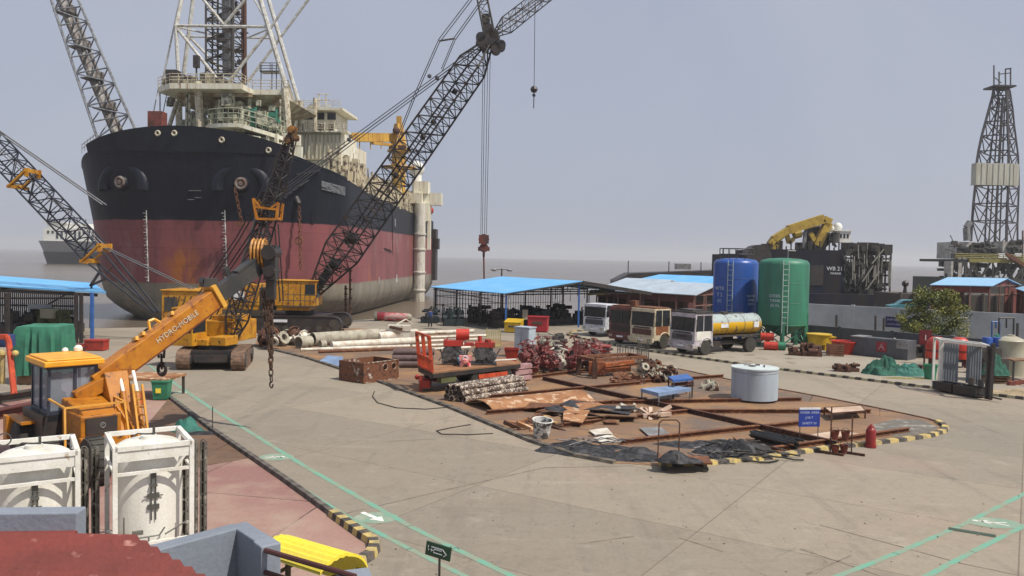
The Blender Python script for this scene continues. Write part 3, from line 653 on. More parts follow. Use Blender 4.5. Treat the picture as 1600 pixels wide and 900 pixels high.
# ---- derrick legs and bracing
b = B()
def T(a, c, r, bb=None): (bb or b).tube(P(*a), P(*c), r, n=8)
def TP(name, m, par, items):
    for a, c, r in items: x = B(); T(a, c, r, x); x.build(name, m, par, smooth=40)
TP('derrick_leg', 'pale_tube', ship, (((275, 42, 10), (279, 128, 10), 0.26), ((309, -60, 24), (285, 130, 24), 0.31), ((401, -20, 10), (447, 137, 10), 0.34), ((414, -20, 24), (466, 158, 24), 0.31), ((275, 42, 10), (296, -60, 12), 0.28)))
TP('derrick_stay', 'pale_tube', ship, (((283, -10, 26), (249, 150, 26), 0.14),))
TP('derrick_brace', 'pale_tube', ship, (((274, 40, 10), (423, 42, 10), 0.20), ((288, 57, 24), (430, 60, 24), 0.15), ((275, 42, 10), (345, 131, 10), 0.21), ((355, 131, 10), (423, 44, 10), 0.21), ((350, 39, 10), (385, -3, 10), 0.20), ((350, 39, 10), (310, -10, 10), 0.20), ((298, 60, 24), (346, 110, 24), 0.19), ((387, 128, 24), (490, -12, 24), 0.21), ((423, 44, 10), (455, -5, 10), 0.17), ((275, 42, 10), (345, 57, 24), 0.12), ((423, 44, 10), (385, 60, 24), 0.12), ((429, 58, 24), (395, -5, 24), 0.12)))
# tower inside the derrick
b = B(); lattice(b, P(352, 130, 17), P(352, -90, 17), 3.9, 3.9, 14, .16, .09, V((0, 1, 0)), wt=None); b.build('drill_tower', 'dark_steel', ship)
b = B(); b.tube(P(357, 120, 16), P(357, -60, 16), .62, n=12); b.tube(P(350, 120, 16), P(348, -60, 16), .22, n=8); b.tube(P(365, 110, 15.5), P(365, -60, 15.5), .16, n=6); b.build('riser_pipe', 'grey_steel', ship)
b = B(); b.tube(P(383, 132, 17), P(382, -60, 17), .28, n=8); b.tube(P(379, 132, 18), P(378, -60, 18), .16, n=6)
b.build('guide_rail', 'rust_dark', ship)
b = B(); b.tube(P(332, 120, 17), P(332, -20, 17), .12, n=5)
for i in range(13): q = P(334, 118 - i * 9.5, 17); b.box(q.x, q.y, q.z, 1.0, .5, .08)
for i in range(18): q = P(random.uniform(336, 382), random.uniform(2, 122), random.uniform(15, 18)); b.box(q.x, q.y, q.z, random.uniform(.3, 1.6), .5, random.uniform(.1, .7))
b.build('tower_fittings', 'dark_steel', ship)
# upper platform
pa = [P(247, 136, 8), P(385, 134, 7), P(450, 141, 9)]; Zp = pa[0].z
fl = [(pa[0].x, 8), (P(262, 134, 5).x, 5.5), (P(375, 134, 5).x, 5.5), (P(390, 138, 8).x, 9), (P(450, 140, 9).x, 9), (P(462, 150, 26).x, 26), (pa[0].x + 1, 26)]
b = B(); b.prism([(x, y) for x, y in fl], Zp - .7, Zp); pl = b.build('drill_floor', 'cream_paint', ship)
b = B()
for i in range(9): y = 8 + i * 2.1; b.bx(pa[0].x + 2.6, P(440, 140, 9).x - 3.6, y, y + .25, Zp - 1.2, Zp - .72)
cx = (pa[0].x + pa[2].x) / 2
b.add([(pa[0].x + 2, 9, Zp - .72), (pa[2].x - 1, 9, Zp - .72), (pa[2].x - 1, 25, Zp - .72), (pa[0].x + 2, 25, Zp - .72), (cx - 6.5, 11, Zp - 1.9), (cx + 5.5, 11, Zp - 1.9), (cx + 5.5, 22, Zp - 1.9), (cx - 6.5, 22, Zp - 1.9)], [(0, 1, 5, 4), (1, 2, 6, 5), (2, 3, 7, 6), (3, 0, 4, 7), (4, 5, 6, 7)])
b.build('floor_girder', mat('girder_cream', (.46, .42, .30), .7, c2=(.24, .16, .09), amt=.6, scale=.8), pl)
def rail(pts, h=1.15, r=.05, step=1.1, bb=None, rows_=3):
    bb = bb or B()
    for a, c in zip(pts, pts[1:]):
        a, c = V(a), V(c)
        for k in range(rows_): bb.tube(a + V((0, 0, h * (k + 1) / rows_)), c + V((0, 0, h * (k + 1) / rows_)), r, n=4, cap=False)
        n = max(1, int((c - a).length / step))
        for i in range(n + 1): q = a + (c - a) * (i / n); bb.tube(q, q + V((0, 0, h)), r, n=4, cap=False)
    return bb
rail([(x, y, Zp) for x, y in fl[:6]], 1.2, .045).build('railing', 'cream_steel', pl)
b = B()
random.seed(11)
for i in range(80):
    q = P(random.uniform(262, 382), 128, random.uniform(8, 22)); h = random.uniform(.5, 2.0); b.box(q.x, q.y, Zp + h / 2, random.uniform(.3, 1.6), random.uniform(.4, 1.6), h, random.uniform(0, 3))
for i in range(10): q = P(random.uniform(262, 330), 128, 12); b.tube((q.x, q.y, Zp), (q.x + random.uniform(-1, 1), q.y, Zp + random.uniform(1, 3)), .12)
b.build('deck_machinery', mat('machinery_cream', (.42, .38, .25), .7, c2=(.09, .08, .06), amt=.9, scale=1.1), pl)
b = B(); q = P(268, 118, 9); b.box(q.x, 9.5, q.z, 1.5, 1.4, 1.5); b.build('dark_cabin', 'black_steel', pl); b = B(); q = P(307, 100, 9); b.tube((q.x, q.y, Zp), (q.x, q.y, q.z + 1), .12); b.box(q.x, q.y, q.z + .3, .7, .6, 1.6); b.build('signal_post', 'black_steel', pl)
b = B()
for x in (408, 425, 432, 440): q = P(x, 110, 12); b.tube((q.x, 12, Zp), (q.x, 12, q.z + random.uniform(-.5, 1.3)), .07, n=5)
q = P(425, 113, 12); b.box(q.x, 12, q.z, 2.9, 1.4, .18); rail([(q.x - 1.4, 11.3, q.z), (q.x + 1.4, 11.3, q.z)], 1.1, .05, 1, b); b.build('lookout_stand', 'dark_steel', pl)
# columns under the platform
b = B()
for a, c, r in (((309, 128, 7), (313, 206, 7), .52), ((445, 138, 9), (451, 212, 9), .5), ((279, 130, 20), (280, 205, 20), .5), ((465, 156, 25), (455, 198, 25), .4), ((470, 158, 25), (468, 205, 25), .35), ((278, 155, 14), (262, 205, 10), .3)):
    TP('platform_column', 'cream_steel', ship, ((a, c, r),))
# round mezzanine with railings
arc = [P(x, 193 + 5 * ((x - 360) / 80) ** 2, lerp(6.5, 4.6, 1 - abs(x - 350) / 90)) for x in range(284, 446, 9)]
zm = P(360, 190, 5).z - .2
am = [V((a.x, 10 - 5.2 * math.sqrt(max(0, 1 - ((a.x - arc[9].x) / (arc[-1].x - arc[9].x + .3)) ** 2)), zm - .0 - max(0, i - 10) * .17)) for i, a in enumerate(arc)]
b = B(); k = len(am); back = [V((a.x, 16, a.z)) for a in am]
b.add(am + back + [v - V((0, 0, .5)) for v in am] + [v - V((0, 0, .5)) for v in back], [(i, i + 1, k + i + 1, k + i) for i in range(k - 1)] + [(2 * k + i, 2 * k + i + 1, i + 1, i) for i in range(k - 1)] + [(3 * k + i, 3 * k + i + 1, 2 * k + i + 1, 2 * k + i) for i in range(k - 1)])
mz = b.build('mezzanine', 'cream_paint', ship)
rail(am, 1.9, .05, 1.2).build('railing', mat('rail_green', (.46, .50, .38), .6), mz)
b = B()
for i in range(150):
    q = P(random.uniform(284, 442), 170, random.uniform(6.5, 20)); z0 = zm + random.uniform(-.2, 3.2); s_ = random.uniform(.3, 1.5)
    if random.random() < .5: b.box(q.x, q.y, z0, s_, s_, random.uniform(.4, 2.2))
    else: b.tube((q.x, q.y, zm), (q.x, q.y, zm + random.uniform(1.5, 5.4)), random.uniform(.08, .28), n=6)
b.build('pipe_manifold', mat('manifold', (.46, .45, .34), .6, c2=(.10, .10, .07), amt=.4, scale=1.6, sharp=.05), mz)
b = B()
for i in range(14): q = P(random.uniform(392, 432), 185, random.uniform(7, 11)); b.tube((q.x, q.y, zm), (q.x, q.y, zm + random.uniform(.8, 2.8)), .16, n=6); b.box(q.x, q.y, zm + random.uniform(.5, 2.2), .9, .7, .4)
b.build('green_pumps', mat('pump_green', (.04, .22, .15), .6), mz)
b = B()
for i in range(4):
    z0 = 18.6 + i * .9; b.bx(-5 + i * .5, P(441, 220, 6).x - i * .3, 6.5 + i * .6, 16, z0, z0 + .35)
for i in range(60): x = random.uniform(-6, 12.5); b.box(x, random.uniform(4.5, 9), random.uniform(18.8, 21.4), random.uniform(.3, 1.4), .6, random.uniform(.4, 1.6))
b.build('foredeck_fittings', 'cream_paint', ship)
# ---- accommodation block
x0, x1 = -11.0, P(533, 200, 34).x; zt = P(480, 168, 34).z; zb = 15.5
b = B(); za = P(480, 207, 34).z
b.bx(x0, x1, 34, 44, zb, za); b.bx(x0, x1 - 1.4, 35.5, 43, za, zt - .5); b.bx(x0 - .3, x1 + .3, 33.8, 43.5, zt - .4, zt)
b.bx(x0 + .4, x1 + 1.2, 33.4, 36, za, za + .25)
b.prism([(x1, 34), (x1 + 1.2, 35), (x1 + 1.9, 37), (x1 + 2.0, 43), (x1, 43)], zb, za - 2)
hs = b.build('accommodation_block', 'cream_paint', ship)
b = B()
n = 11
for i in range(n):
    xx = lerp(x0 + .5, x1 - 2.0, i / (n - 1)); b.bx(xx - .72, xx + .68, 35.40, 35.6, za + 2.35, zt - .6)
b.each('bridge_window', 'glass_dark', hs)
b = B()
for i in range(12):
    xx = lerp(x0 + .5, x1 - 2, i / 11)
    if i % 3: b.bx(xx - .5, xx + .5, 35.44, 35.6, za + .35, za + 1.6)
b.each('window', mat('window_brown', (.10, .08, .06), .4), hs)
b = B()
for i in range(34):
    xx = lerp(x0, x1 - .2, i / 33); b.bx(xx - .09, xx + .09, 33.85, 34.02, zb + 2.2, za - .2)
for z in (zb + 2.2, (zb + za) / 2 + 1, za - .2): b.bx(x0, x1, 33.8, 34.02, z - .09, z + .09)
b.build('wall_ribs', mat('rib_brown', (.42, .37, .26), .7), hs)
rail([(x0, 33.4, za + .25), (x1 + 1, 33.4, za + .25)], 1.1, .045, 1.3).build('railing', 'cream_steel', hs)
b = B(); rail([(x0, 33.3, zt), (x1, 33.3, zt)], 1.0, .045, 1.2, b)
q = P(498, 160, 38); b.tube((q.x, 38, zt), (q.x, 38, zt + 3), .1); b.tube((q.x + 1.2, 38, zt), (q.x + 1.2, 38, zt + 3), .1)
for z in (1, 2, 3): b.tube((q.x - .4, 38, zt + z), (q.x + 1.8, 38, zt + z), .08)
for xx in (-8, -5, 1, 4, 7): b.tube((xx, 40, zt), (xx, 40, zt + random.uniform(1, 2)), .07)
b.build('roof_mast', 'cream_steel', hs)
b = B()
for i in range(5): q = P(474 + i * 15, 205, 32); b.tube((q.x, 33, za), (q.x, 33, za + (5.4 if i == 1 else 1.6)), .12 if i != 1 else .35)
b.box(P(488, 178, 33).x, 32.8, za + 3.2, 1.2, 1.0, 1.8); b.each('stair_post', 'cream_steel', hs)
# side deck fittings down to the stern
b = B(); random.seed(5)
for i in range(520):
    u = random.choice((random.uniform(12, 50), random.uniform(12, 84))); vv = half(u, 15) - random.uniform(.4, 3.0); z0 = tab(u, ZT) - .3
    h = random.choice((1.0, 1.6, 2.2, 3.0, 4.2)) * random.uniform(.7, 1.2) * (1.2 if u > 50 else 1)
    if random.random() < .45: b.tube((vv, u, z0), (vv + random.uniform(-.4, .4), u, z0 + h), random.uniform(.06, .22), n=6)
    else: b.box(vv, u, z0 + h * .5, random.uniform(.3, 1.3), random.uniform(.4, 1.8), h * .8)
b.build('side_deck_fittings', mat('fitting_cream', (.56, .49, .34), .7, c2=(.10, .07, .05), amt=.35, scale=1.4, sharp=.05), ship)
b = B()
for i in range(22): u = random.uniform(24, 46); vv = BM - random.uniform(.5, 2.5); b.ball((vv, u, tab(u, ZT) + random.uniform(0, .9)), random.uniform(.3, .6), 6)
b.build('winch_gear', 'dark_steel', ship)
rail([(half(u, 15) - .2, u, tab(u, ZT)) for u in range(16, 84, 4)], 1.2, .05, 1.5).build('railing', 'cream_steel', ship)
# ---- yellow pedestal crane
uc = 57; q0 = P(622, 320, uc); qt = P(621, 182, uc); xc = q0.x
b = B(); zr = P(620, 240, uc).z
b.tube((xc, uc, 13), (xc, uc, zr), 1.45, 1.35, n=14); b.lathe([(1.4, zr), (2.2, zr + .3), (2.2, zr + .6), (1.6, zr + .8)], 16, (xc, uc, 0))
pc = b.build('pedestal_crane', 'ship_yellow', ship, smooth=40)
b = B(); b.tube((xc - .1, uc, zr + .8), (xc - .1, uc, qt.z - 1.4), 1.75, .85, n=4); b.bar((xc, uc, qt.z - 2), (xc, uc, qt.z), .9, .9); b.box(xc, uc, qt.z - 3, 2.0, 1.6, .25); b.build('crane_tower', 'ship_yellow', pc)
b = B(); zz = zr - 2.8
for i in range(10): a = i * math.pi / 5; b.bar((xc, uc, zz), (xc + 3.2 * math.cos(a), uc + 3.2 * math.sin(a), zz + .2), .3, .25)
b.torus((xc, uc, zz + .2), 3.2, .12); b.build('service_ring', 'ship_yellow', pc)
b = B(); e = P(548, 218, 50); b.bar((xc - 1, uc, zr + 3), (e.x, e.y, e.z + .4), 1.1, 1.6); b.bar((xc - 1, uc, zr + 1.6), (e.x + 4, e.y, e.z - .6), .5, .5)
for t in (.3, .55, .8): p_ = V((xc - 1, uc, zr + 3)).lerp(e, t); b.tube(p_, p_ - V((0, 0, 2)), .1, n=5)
b.build('crane_jib', 'ship_yellow', pc)
b = B(); b.ball((xc - .3, uc - 1.3, zr + 4.2), .7, 10); b.box(xc, uc - 1.3, zr + .9, 3.2, .5, 1.0); b.build('crane_winch', 'rust_dark', pc)
# ---- white outboard column
us = 61; qb = P(655.5, 478, us); qt = P(652, 318, us); xq = P(655.5, 400, us).x
b = B(); b.tube((xq, us, -2.5), (xq, us, qt.z), 1.12, n=16)
for z in (-.5, 3, 7.5, 10.5): b.lathe([(1.14, z), (1.3, z + .05), (1.3, z + .35), (1.14, z + .4)], 16, (xq, us, 0))
cc = b.build('outboard_column', mat('column_white', (.62, .60, .54), .5, c2=(.45, .42, .35), streak=True, c3=(.28, .20, .14), amt3=.3), ship, smooth=40)
b = B(); zc = qt.z; b.bx(xq - 3.2, xq + .4, us - 1, us + 4, zc, zc + 2.0); b.bx(xq - .4, xq + 4.0, us + 1, us + 3, zc - .2, zc + 2.2); b.bx(xq - 1.2, xq + 1.6, us + .5, us + 3, zc - 3.4, zc + .2)
b.bx(xq - 1.4, xq + 1.4, us + .4, us + 3.5, zc + 2, zc + 4.4); b.bx(xq + 1.3, xq + 1.9, us + 1, us + 2, zc - 9, zc); b.bx(xq - 1.6, xq - 1.2, us + .4, us + 1.6, zc - 12, zc)
b.build('column_head', 'cream_paint', cc)
b = B(); q = P(650, 263, us + 2); b.tube((q.x, us + 3, zc + 2), (q.x, us + 3, q.z - .6), 1.0, n=12); b.ball((q.x, us + 3, q.z), 1.55, 16); b.build('radar_dome', 'white_paint', ship, smooth=40)
b = B(); q = P(671, 329, 76); b.ball((q.x, 76, q.z), .95, 12); b.tube((q.x, 76, 14), (q.x, 76, q.z), .25, n=6); b.build('red_float', 'red_paint', ship, smooth=40)
b = B(); q = P(675, 430, 84.6)
b.bx(half(84, 10) - .6, half(84, 10) + .9, 83, 86, 1.0, 12.5); b.bx(half(84, 10) - .4, half(84, 10) + 1.5, 83, 85, 8, 10.4); b.build('stern_ladder', 'black_steel', ship)
# ================================================================== cranes
def track(b, L_, w_, h_):
    """one crawler track lying along x: belt with rounded ends and its shoes"""
    r = h_ / 2; n = 10; prof = []
    for i in range(n + 1): a = math.pi / 2 + math.pi * i / n; prof.append((-L_ / 2 + r + r * math.cos(a), r + r * math.sin(a)))
    for i in range(n + 1): a = -math.pi / 2 + math.pi * i / n; prof.append((L_ / 2 - r + r * math.cos(a), r + r * math.sin(a)))
    b.ext([(x * .985, .04 + z * .93) for x, z in prof], -w_ / 2 + .06, w_ / 2 - .06)
    per = []
    for (x0, z0), (x1, z1) in zip(prof, prof[1:] + prof[:1]):
        d = math.hypot(x1 - x0, z1 - z0); k = max(1, round(d / .22))
        for i in range(k): t = (i + .5) / k; per.append((lerp(x0, x1, t), lerp(z0, z1, t), math.atan2(z1 - z0, x1 - x0)))
    for x, z, a in per: b.box(x, 0, z, .17, w_, .06, ry=-a)
    return b
mat('boom_black', (.016, .015, .018), .55, c2=(.04, .03, .025), spec=.3)
# ---- the big crawler crane beyond the pad, boom over the hull
K2 = thing('crawler_crane', 'large yellow crawler crane with the tallest lattice boom, parked at the quay below the hull', 'crane', (*G(452, 517).xy, 0), R(2))
M2 = MW[K2]; I2 = M2.inverted()
def L2(px, py, Y): return I2 @ W(px, py, Y)
Y2 = M2.translation.y
for s, nm in ((-1.9, ''), (2.9, '')):
    b = B(Matrix.Translation((.6, s + .6, 0))); track(b, 8.0, .9, 1.35); t = b.build('track', 'black_steel', K2)
    b = B(Matrix.Translation((.6, s + .6, 0)))
    for i in range(8): b.tube((-3.1 + i * .88, -.5, .36), (-3.1 + i * .88, .5, .36), .24, n=10)
    b.tube((-3.5, -.5, .68), (-3.5, .5, .68), .48, n=14); b.tube((3.5, -.5, .68), (3.5, .5, .68), .48, n=14); b.each('roller', 'dark_steel', t)
b = B(); b.box(.6, 1.1, .95, 5.0, 4.0, .8); b.tube((.6, 1.1, 1.3), (.6, 1.1, 1.75), 1.2, n=20); b.build('undercarriage', 'black_steel', K2)
b = B(); b.box(-.3, -1.78, .98, 1.1, .04, .22); b.build('name_plate', 'sign_white', K2)
b = B(); b.bx(-1.0, 2.35, -.9, 1.9, 2.15, 4.2); b.bx(-1.1, 2.45, -1.0, 2.0, 4.2, 4.28); b.bx(-.9, 1.8, -.8, 1.8, 1.75, 2.15); h = b.build('machine_house', 'yellow_paint', K2, bevel=.05)
b = B()
for x in (.1, 1.1, 1.9): b.bx(x, x + .03, -.93, -.9, 2.2, 4.1)
b.bx(-.2, 2.3, -1.5, -.9, 2.1, 2.16)
rail([(-.2, -1.48, 2.16), (2.5, -1.48, 2.16)], .95, .03, .75, b, 2); b.build('walkway', 'dark_steel', h)
b = B(); b.bx(2.36, 2.42, -.6, .6, 2.9, 4.0); b.bx(1.5, 2.3, -.93, -.9, 3.1, 3.95); b.build('cab_window', 'glass_dark', h)
b = B(); b.bx(-7.2, -2.3, -.9, 2.1, 1.75, 3.9); b.bx(-7.6, -7.2, -1.0, 2.2, 1.5, 3.2); h2 = b.build('engine_house', 'yellow_paint', K2, bevel=.05)
b = B(); b.bx(-2.3, -1.05, -.7, 1.8, 1.75, 3.6); b.build('winch_bay', 'black_steel', K2)
b = B(); b.box(-3.9, -.92, 2.95, .85, .05, .7); b.build('white_panel', 'sign_white', h2)
b = B()
for i in range(7): x = -4.8 + i * .5; b.bar((x, -1.0, 1.8), (x + .8, -1.0, 3.8), .05)
b.bar((-4.8, -1.0, 2.4), (-1.6, -1.0, 2.4), .05); b.build('side_lattice', 'dark_steel', h2)
# boom: foot, tip
F2 = L2(487, 462, Y2 + .5); T2 = L2(766, 64, Y2 + 2.0)
b = B(); C2 = lattice(b, F2, T2, 2.35, 1.9, 30, .085, .042, V((.45, 1, 0)), 5, 3)
for i in range(3, 28):
    for j in range(4):
        if (i + j) % 2 == 0: b.tube(C2[i][j], C2[i + 1][(j + 1) % 4], .03, n=4, cap=False)
bm = b.build('lattice_boom', 'boom_black', K2)
b = B()
for t in (.12, .22): p_ = F2.lerp(T2, t); b.box(p_.x, p_.y, p_.z, .8, .6, .5, .3, .8, .4); b.tube(p_ + V((.2, -.5, .2)), p_ + V((.2, .5, .2)), .35, n=10); [b.bar(p_ + V((random.uniform(-.8, .8), 0, random.uniform(-.8, .8))), p_ + V((random.uniform(-.8, .8), .3, random.uniform(-.8, .8))), .1) for _ in range(9)]
d2 = (T2 - F2).normalized(); b.bar(F2.lerp(T2, .0), F2.lerp(T2, .1), 1.1, .7)
b.bar(F2.lerp(T2, .24) , F2.lerp(T2, .75), .12, .12)
for t in (.30, .47, .62, .68, .8): p_ = F2.lerp(T2, t); b.ball(p_, .26, 8)
b.build('boom_gear', 'boom_black', bm)
b = B(); b.box(T2.x - .2, T2.y, T2.z, 1.8, 1.0, 1.1, 0, 0, R(-45))
for dx, dz in ((-.8, .2), (.3, .5), (.9, -.4), (.5, -.7), (-.2, .9)): b.tube((T2.x + dx, T2.y - .5, T2.z + dz), (T2.x + dx, T2.y + .5, T2.z + dz), .42, n=14)
b.build('boom_head', 'black_steel', bm)
J1 = L2(836, -3, Y2 + 2.3); J2 = L2(930, -70, Y2 + 2.5)
b = B(); lattice(b, T2 + V((.3, 0, .5)), J2, 1.15, .9, 16, .05, .028, V((.3, 1, 0)), 2, 0); b.build('fly_jib', 'dark_steel', bm)
mt = L2(752, -60, Y2 + 2)
b = B(); lattice(b, T2 + V((-.1, 0, .6)), L2(742, -60, Y2 + 2), .9, .8, 7, .06, .03, V((0, 1, 0)), 0, 0); q = L2(759, 32, Y2 + 2); b.box(q.x, q.y, q.z, .7, .6, 1.0); b.build('jib_mast', 'dark_steel', bm)
b = B()
for dy in (-.5, .5):
    for a, c in (((762, 62), (543, 222)), ((762, 66), (560, 215)), ((750, -20), (686, 64)), ((768, -20), (711, 60)), ((686, 64), (648, 150)), ((711, 60), (690, 110)), ((543, 222), (400, 325)), ((560, 215), (410, 330)), ((648, 150), (608, 250)), ((770, 50), (850, -6))):
        p_, q = L2(*a, Y2 + 1.6), L2(*c, Y2 + 1.0); b.tube(p_ + V((0, dy, 0)), q + V((0, dy, 0)), .038, n=4)
q = L2(686, 64, Y2 + 1.6); q2 = L2(711, 60, Y2 + 1.6); b.tube(q, q2, .08, n=6)
for x, y in ((671, 119), (683, 122), (545, 218)): b.ball(L2(x, y, Y2 + 1.3), .2, 6)
b.build('pendant_line', 'rope_steel', K2)
# A-frame at the back that the pendants come down to
g0 = L2(408, 328, Y2 + 1)
b = B()
for dy in (-.9, .9): b.tube(V((-1.4, .6 + dy, 3.6)), V((g0.x, g0.y + dy, g0.z)), .12, n=6); b.tube(V((-4.4, .6 + dy, 3.8)), V((g0.x, g0.y + dy, g0.z)), .1, n=6)
b.tube(V((g0.x, g0.y - .9, g0.z)), V((g0.x, g0.y + .9, g0.z)), .16); b.build('gantry', 'dark_steel', K2)
b = B(); top = L2(762, 74, Y2 + 1.8)
for dx in (-.42, -.2, .1, .36): b.tube(L2(761, 78, Y2 + 2) + V((dx * .8, 0, 0)), L2(756, 366, Y2 + 2) + V((dx * .62, 0, 0)), .024, n=4, cap=False)
hl = b.build('hoist_rope', 'rope_steel', K2)
b = B(); q = L2(756, 374, Y2 + 2); b.box(q.x, q.y, q.z, .85, .5, .75); b.tube((q.x, q.y - .35, q.z), (q.x, q.y + .35, q.z), .46, n=14); q = L2(756, 389, Y2 + 2); b.tube((q.x, q.y - .25, q.z + .1), (q.x, q.y + .25, q.z + .1), .4, n=12); b.box(q.x, q.y, q.z, 1.0, .3, .35); b.tube((q.x, q.y, q.z + .5), (q.x, q.y, q.z - .7), .1); q3 = L2(756.5, 436, Y2 + 2); b.tube((q.x, q.y, q.z - .6), q3, .07)
b.build('hook_block', mat('block_red', (.14, .035, .025), .6, c2=(.05, .03, .03)), hl)
b = B(); p_ = L2(836, -2, Y2 + 2.3); q = L2(834.5, 136, Y2 + 2.3); b.tube(p_, q, .025, n=4); b.ball(q - V((0, 0, .2)), .32, 8); b.tube(q, q - V((0, 0, 1.8)), .04); b.ball(q - V((0, 0, .7)), .16, 6); b.build('jib_hook', 'black_steel', hl)
# ---- crane at the left whose boom leaves the frame
K3 = thing('crawler_crane', 'yellow crawler crane with a black lattice boom reaching up to the left edge', 'crane', (*G(285, 545).xy, 0), R(0))
K3.location = (W(285, 520, 57).x, 57, 0); MW[K3] = Matrix.Translation(K3.location); I3 = MW[K3].inverted()
def L3(px, py, Y): return I3 @ W(px, py, Y)
b = B(); a = L3(262, 454, 57); c = L3(330, 454, 57); b.bx(a.x, c.x, -1, 2.2, 1.6, a.z); b.bx(a.x - .08, c.x + .08, -1.1, 2.3, a.z, a.z + .12); h = b.build('machine_house', 'yellow_paint', K3, bevel=.04)
b = B()
for i in range(8): x = lerp(a.x + .2, c.x - .1, i / 7); b.bar((x, -1.04, a.z - 1.5), (x + .3, -1.04, a.z - .3), .05)
b.bx(a.x + .2, a.x + 1.1, -1.03, -1.0, a.z - 1.4, a.z - .4); b.build('radiator_grille', 'dark_steel', h)
for s in (-1.6, 2.4):
    b = B(Matrix.Translation((a.x + 1.6, s, 0))); track(b, 5.0, .8, 1.2); b.build('track', 'black_steel', K3)
b = B(); b.box(a.x + 1.6, .4, 1.2, 3.4, 3.2, .8); b.build('undercarriage', 'black_steel', K3)
p0, p1, p2 = L3(243, 490, 58), L3(150, 396, 58), L3(-120, 110, 58)
def seg(b, p, q, n, w_, t0=0): return lattice(b, p, q, w_, w_, n, .07, .042, V((0, 1, 0)), t0, 0)
b = B(); b.tube(p0 + V((0, -.4, 0)), p1 + V((-.5, -.7, -.5)), .075); b.tube(p0 + V((0, .4, 0)), p1 + V((-.5, .7, -.5)), .075); b.tube(p0 + V((.1, -.4, .1)), p1 + V((.5, -.7, .5)), .075); b.tube(p0 + V((.1, .4, .1)), p1 + V((.5, .7, .5)), .075)
for t in (.25, .5, .75): m = p0.lerp(p1, t); b.bar(m + V((.5 * t, 0, .5 * t)), m - V((.5 * t, 0, .5 * t)), .05)
seg(b, p1, p2, 19, 1.45); bm = b.build('lattice_boom', mat('boom_navy', (.018, .022, .035), .5), K3)
for (x, y) in ((38, 280), (150, 396)):
    b = B(); m = L3(x, y, 58); dd = (p2 - p1).normalized(); up = dd.cross(V((0, 1, 0))).normalized()
    for s in (-1, 1):
        for dy in (-.72, .72): b.bar(m + up * s * .55 + V((0, dy, 0)) - dd * .35, m + up * s * .95 + V((0, dy, 0)) + dd * .1, .3, .22)
        b.bar(m + up * s * .8 + V((0, -.75, 0)), m + up * s * .8 + V((0, .75, 0)), .3, .3)
    for dy in (-.78, .78): b.bar(m + up * .8 + V((0, dy, 0)), m - up * .8 + V((0, dy, 0)), .34, .1)
    b.build('boom_joint', 'yellow_paint', bm)
b = B()
for dy in (-.3, .3): b.tube(L3(-20, 193, 58) + V((0, dy, 0)), L3(163, 320, 58.3) + V((0, dy, 0)), .05, n=4); b.tube(L3(-10, 225, 58) + V((0, dy, 0)), L3(165, 387, 58) + V((0, dy, 0)), .035, n=4); b.tube(L3(165, 387, 58) + V((0, dy, 0)), L3(302, 452, 57.5) + V((0, dy, 0)), .045, n=4)
b.build('pendant_line', 'rope_steel', K3)
# dark davit standing on the shed side of the hull
b = B(); 
for p_, q in (((141, 447), (157, 423)), ((142, 446), (164, 436)), ((157, 423), (150, 405)), ((158, 424), (166, 436))): b.bar(W(*p_, 60), W(*q, 60), .16)
b.bar(W(143, 446, 60), W(141, 512, 62), .14)
tag(b.build('davit', 'black_steel'), 'small black triangular davit standing behind the left blue roof', 'davit')
# ---- the crawler crane in the middle
K1 = thing('crawler_crane', 'yellow crawler crane with rusty tracks and a steep black boom between the other two', 'crane', (*G(338, 572).xy, 0), 0)
K1.location = V((W(338, 560, 45.6).x, 45.6, 0)); MW[K1] = Matrix.Translation(K1.location); I1 = MW[K1].inverted()
def L1(px, py, Y): return I1 @ W(px, py, Y)
for s, yy in ((-1.5, 0), (1.5, 0)):                                # tracks run towards the camera
    b = B(Matrix.Translation((s, 0, 0)) @ Matrix.Rotation(R(90 + 12), 4, 'Z')); track(b, 4.4, .72, 1.05); t = b.build('track', mat('track_rust', (.085, .055, .04), .8, c2=(.22, .13, .08), scale=4), K1)
    b = B(Matrix.Translation((s, 0, 0)) @ Matrix.Rotation(R(90 + 12), 4, 'Z')); b.tube((-1.7, -.4, .52), (-1.7, .4, .52), .36, n=12); b.tube((1.7, -.4, .52), (1.7, .4, .52), .36, n=12); b.each('roller', 'dark_steel', t)
b = B(Matrix.Rotation(R(12), 4, 'Z')); b.box(0, 0, .72, 2.3, 3.2, .6); b.box(0, -1.75, .62, 1.7, .5, .35); b.tube((0, 0, .9), (0, 0, 1.25), .9, n=18); b.build('undercarriage', 'black_steel', K1)
b = B(Matrix.Rotation(R(-12), 4, 'Z')); b.bx(-1.5, .2, -1.2, .5, 1.25, 1.6); b.bx(-1.7, .7, .5, 3.2, 1.3, 2.5); b.bx(-.9, .5, .9, 2.9, 2.5, 2.8); b.bx(.2, 1.2, -1.0, .3, 1.25, 1.75); h = b.build('machine_house', 'yellow_paint', K1, bevel=.04)
b = B(Matrix.Rotation(R(-12), 4, 'Z'))
for x, y in ((-1.65, -1.6), (-.5, -1.6), (-1.65, -.3), (-.5, -.3)): b.bar((x, y, 1.3), (x, y, 3.3), .09)
b.bx(-1.72, -.43, -1.68, -.22, 3.28, 3.38); b.bx(-1.68, -.47, -1.64, -1.58, 1.25, 1.95); b.bx(-.5, -.45, -1.6, -.3, 1.25, 1.95); b.bx(-1.7, -1.66, -1.6, -.3, 1.25, 1.95)
cb = b.build('cab', 'yellow_paint', K1)
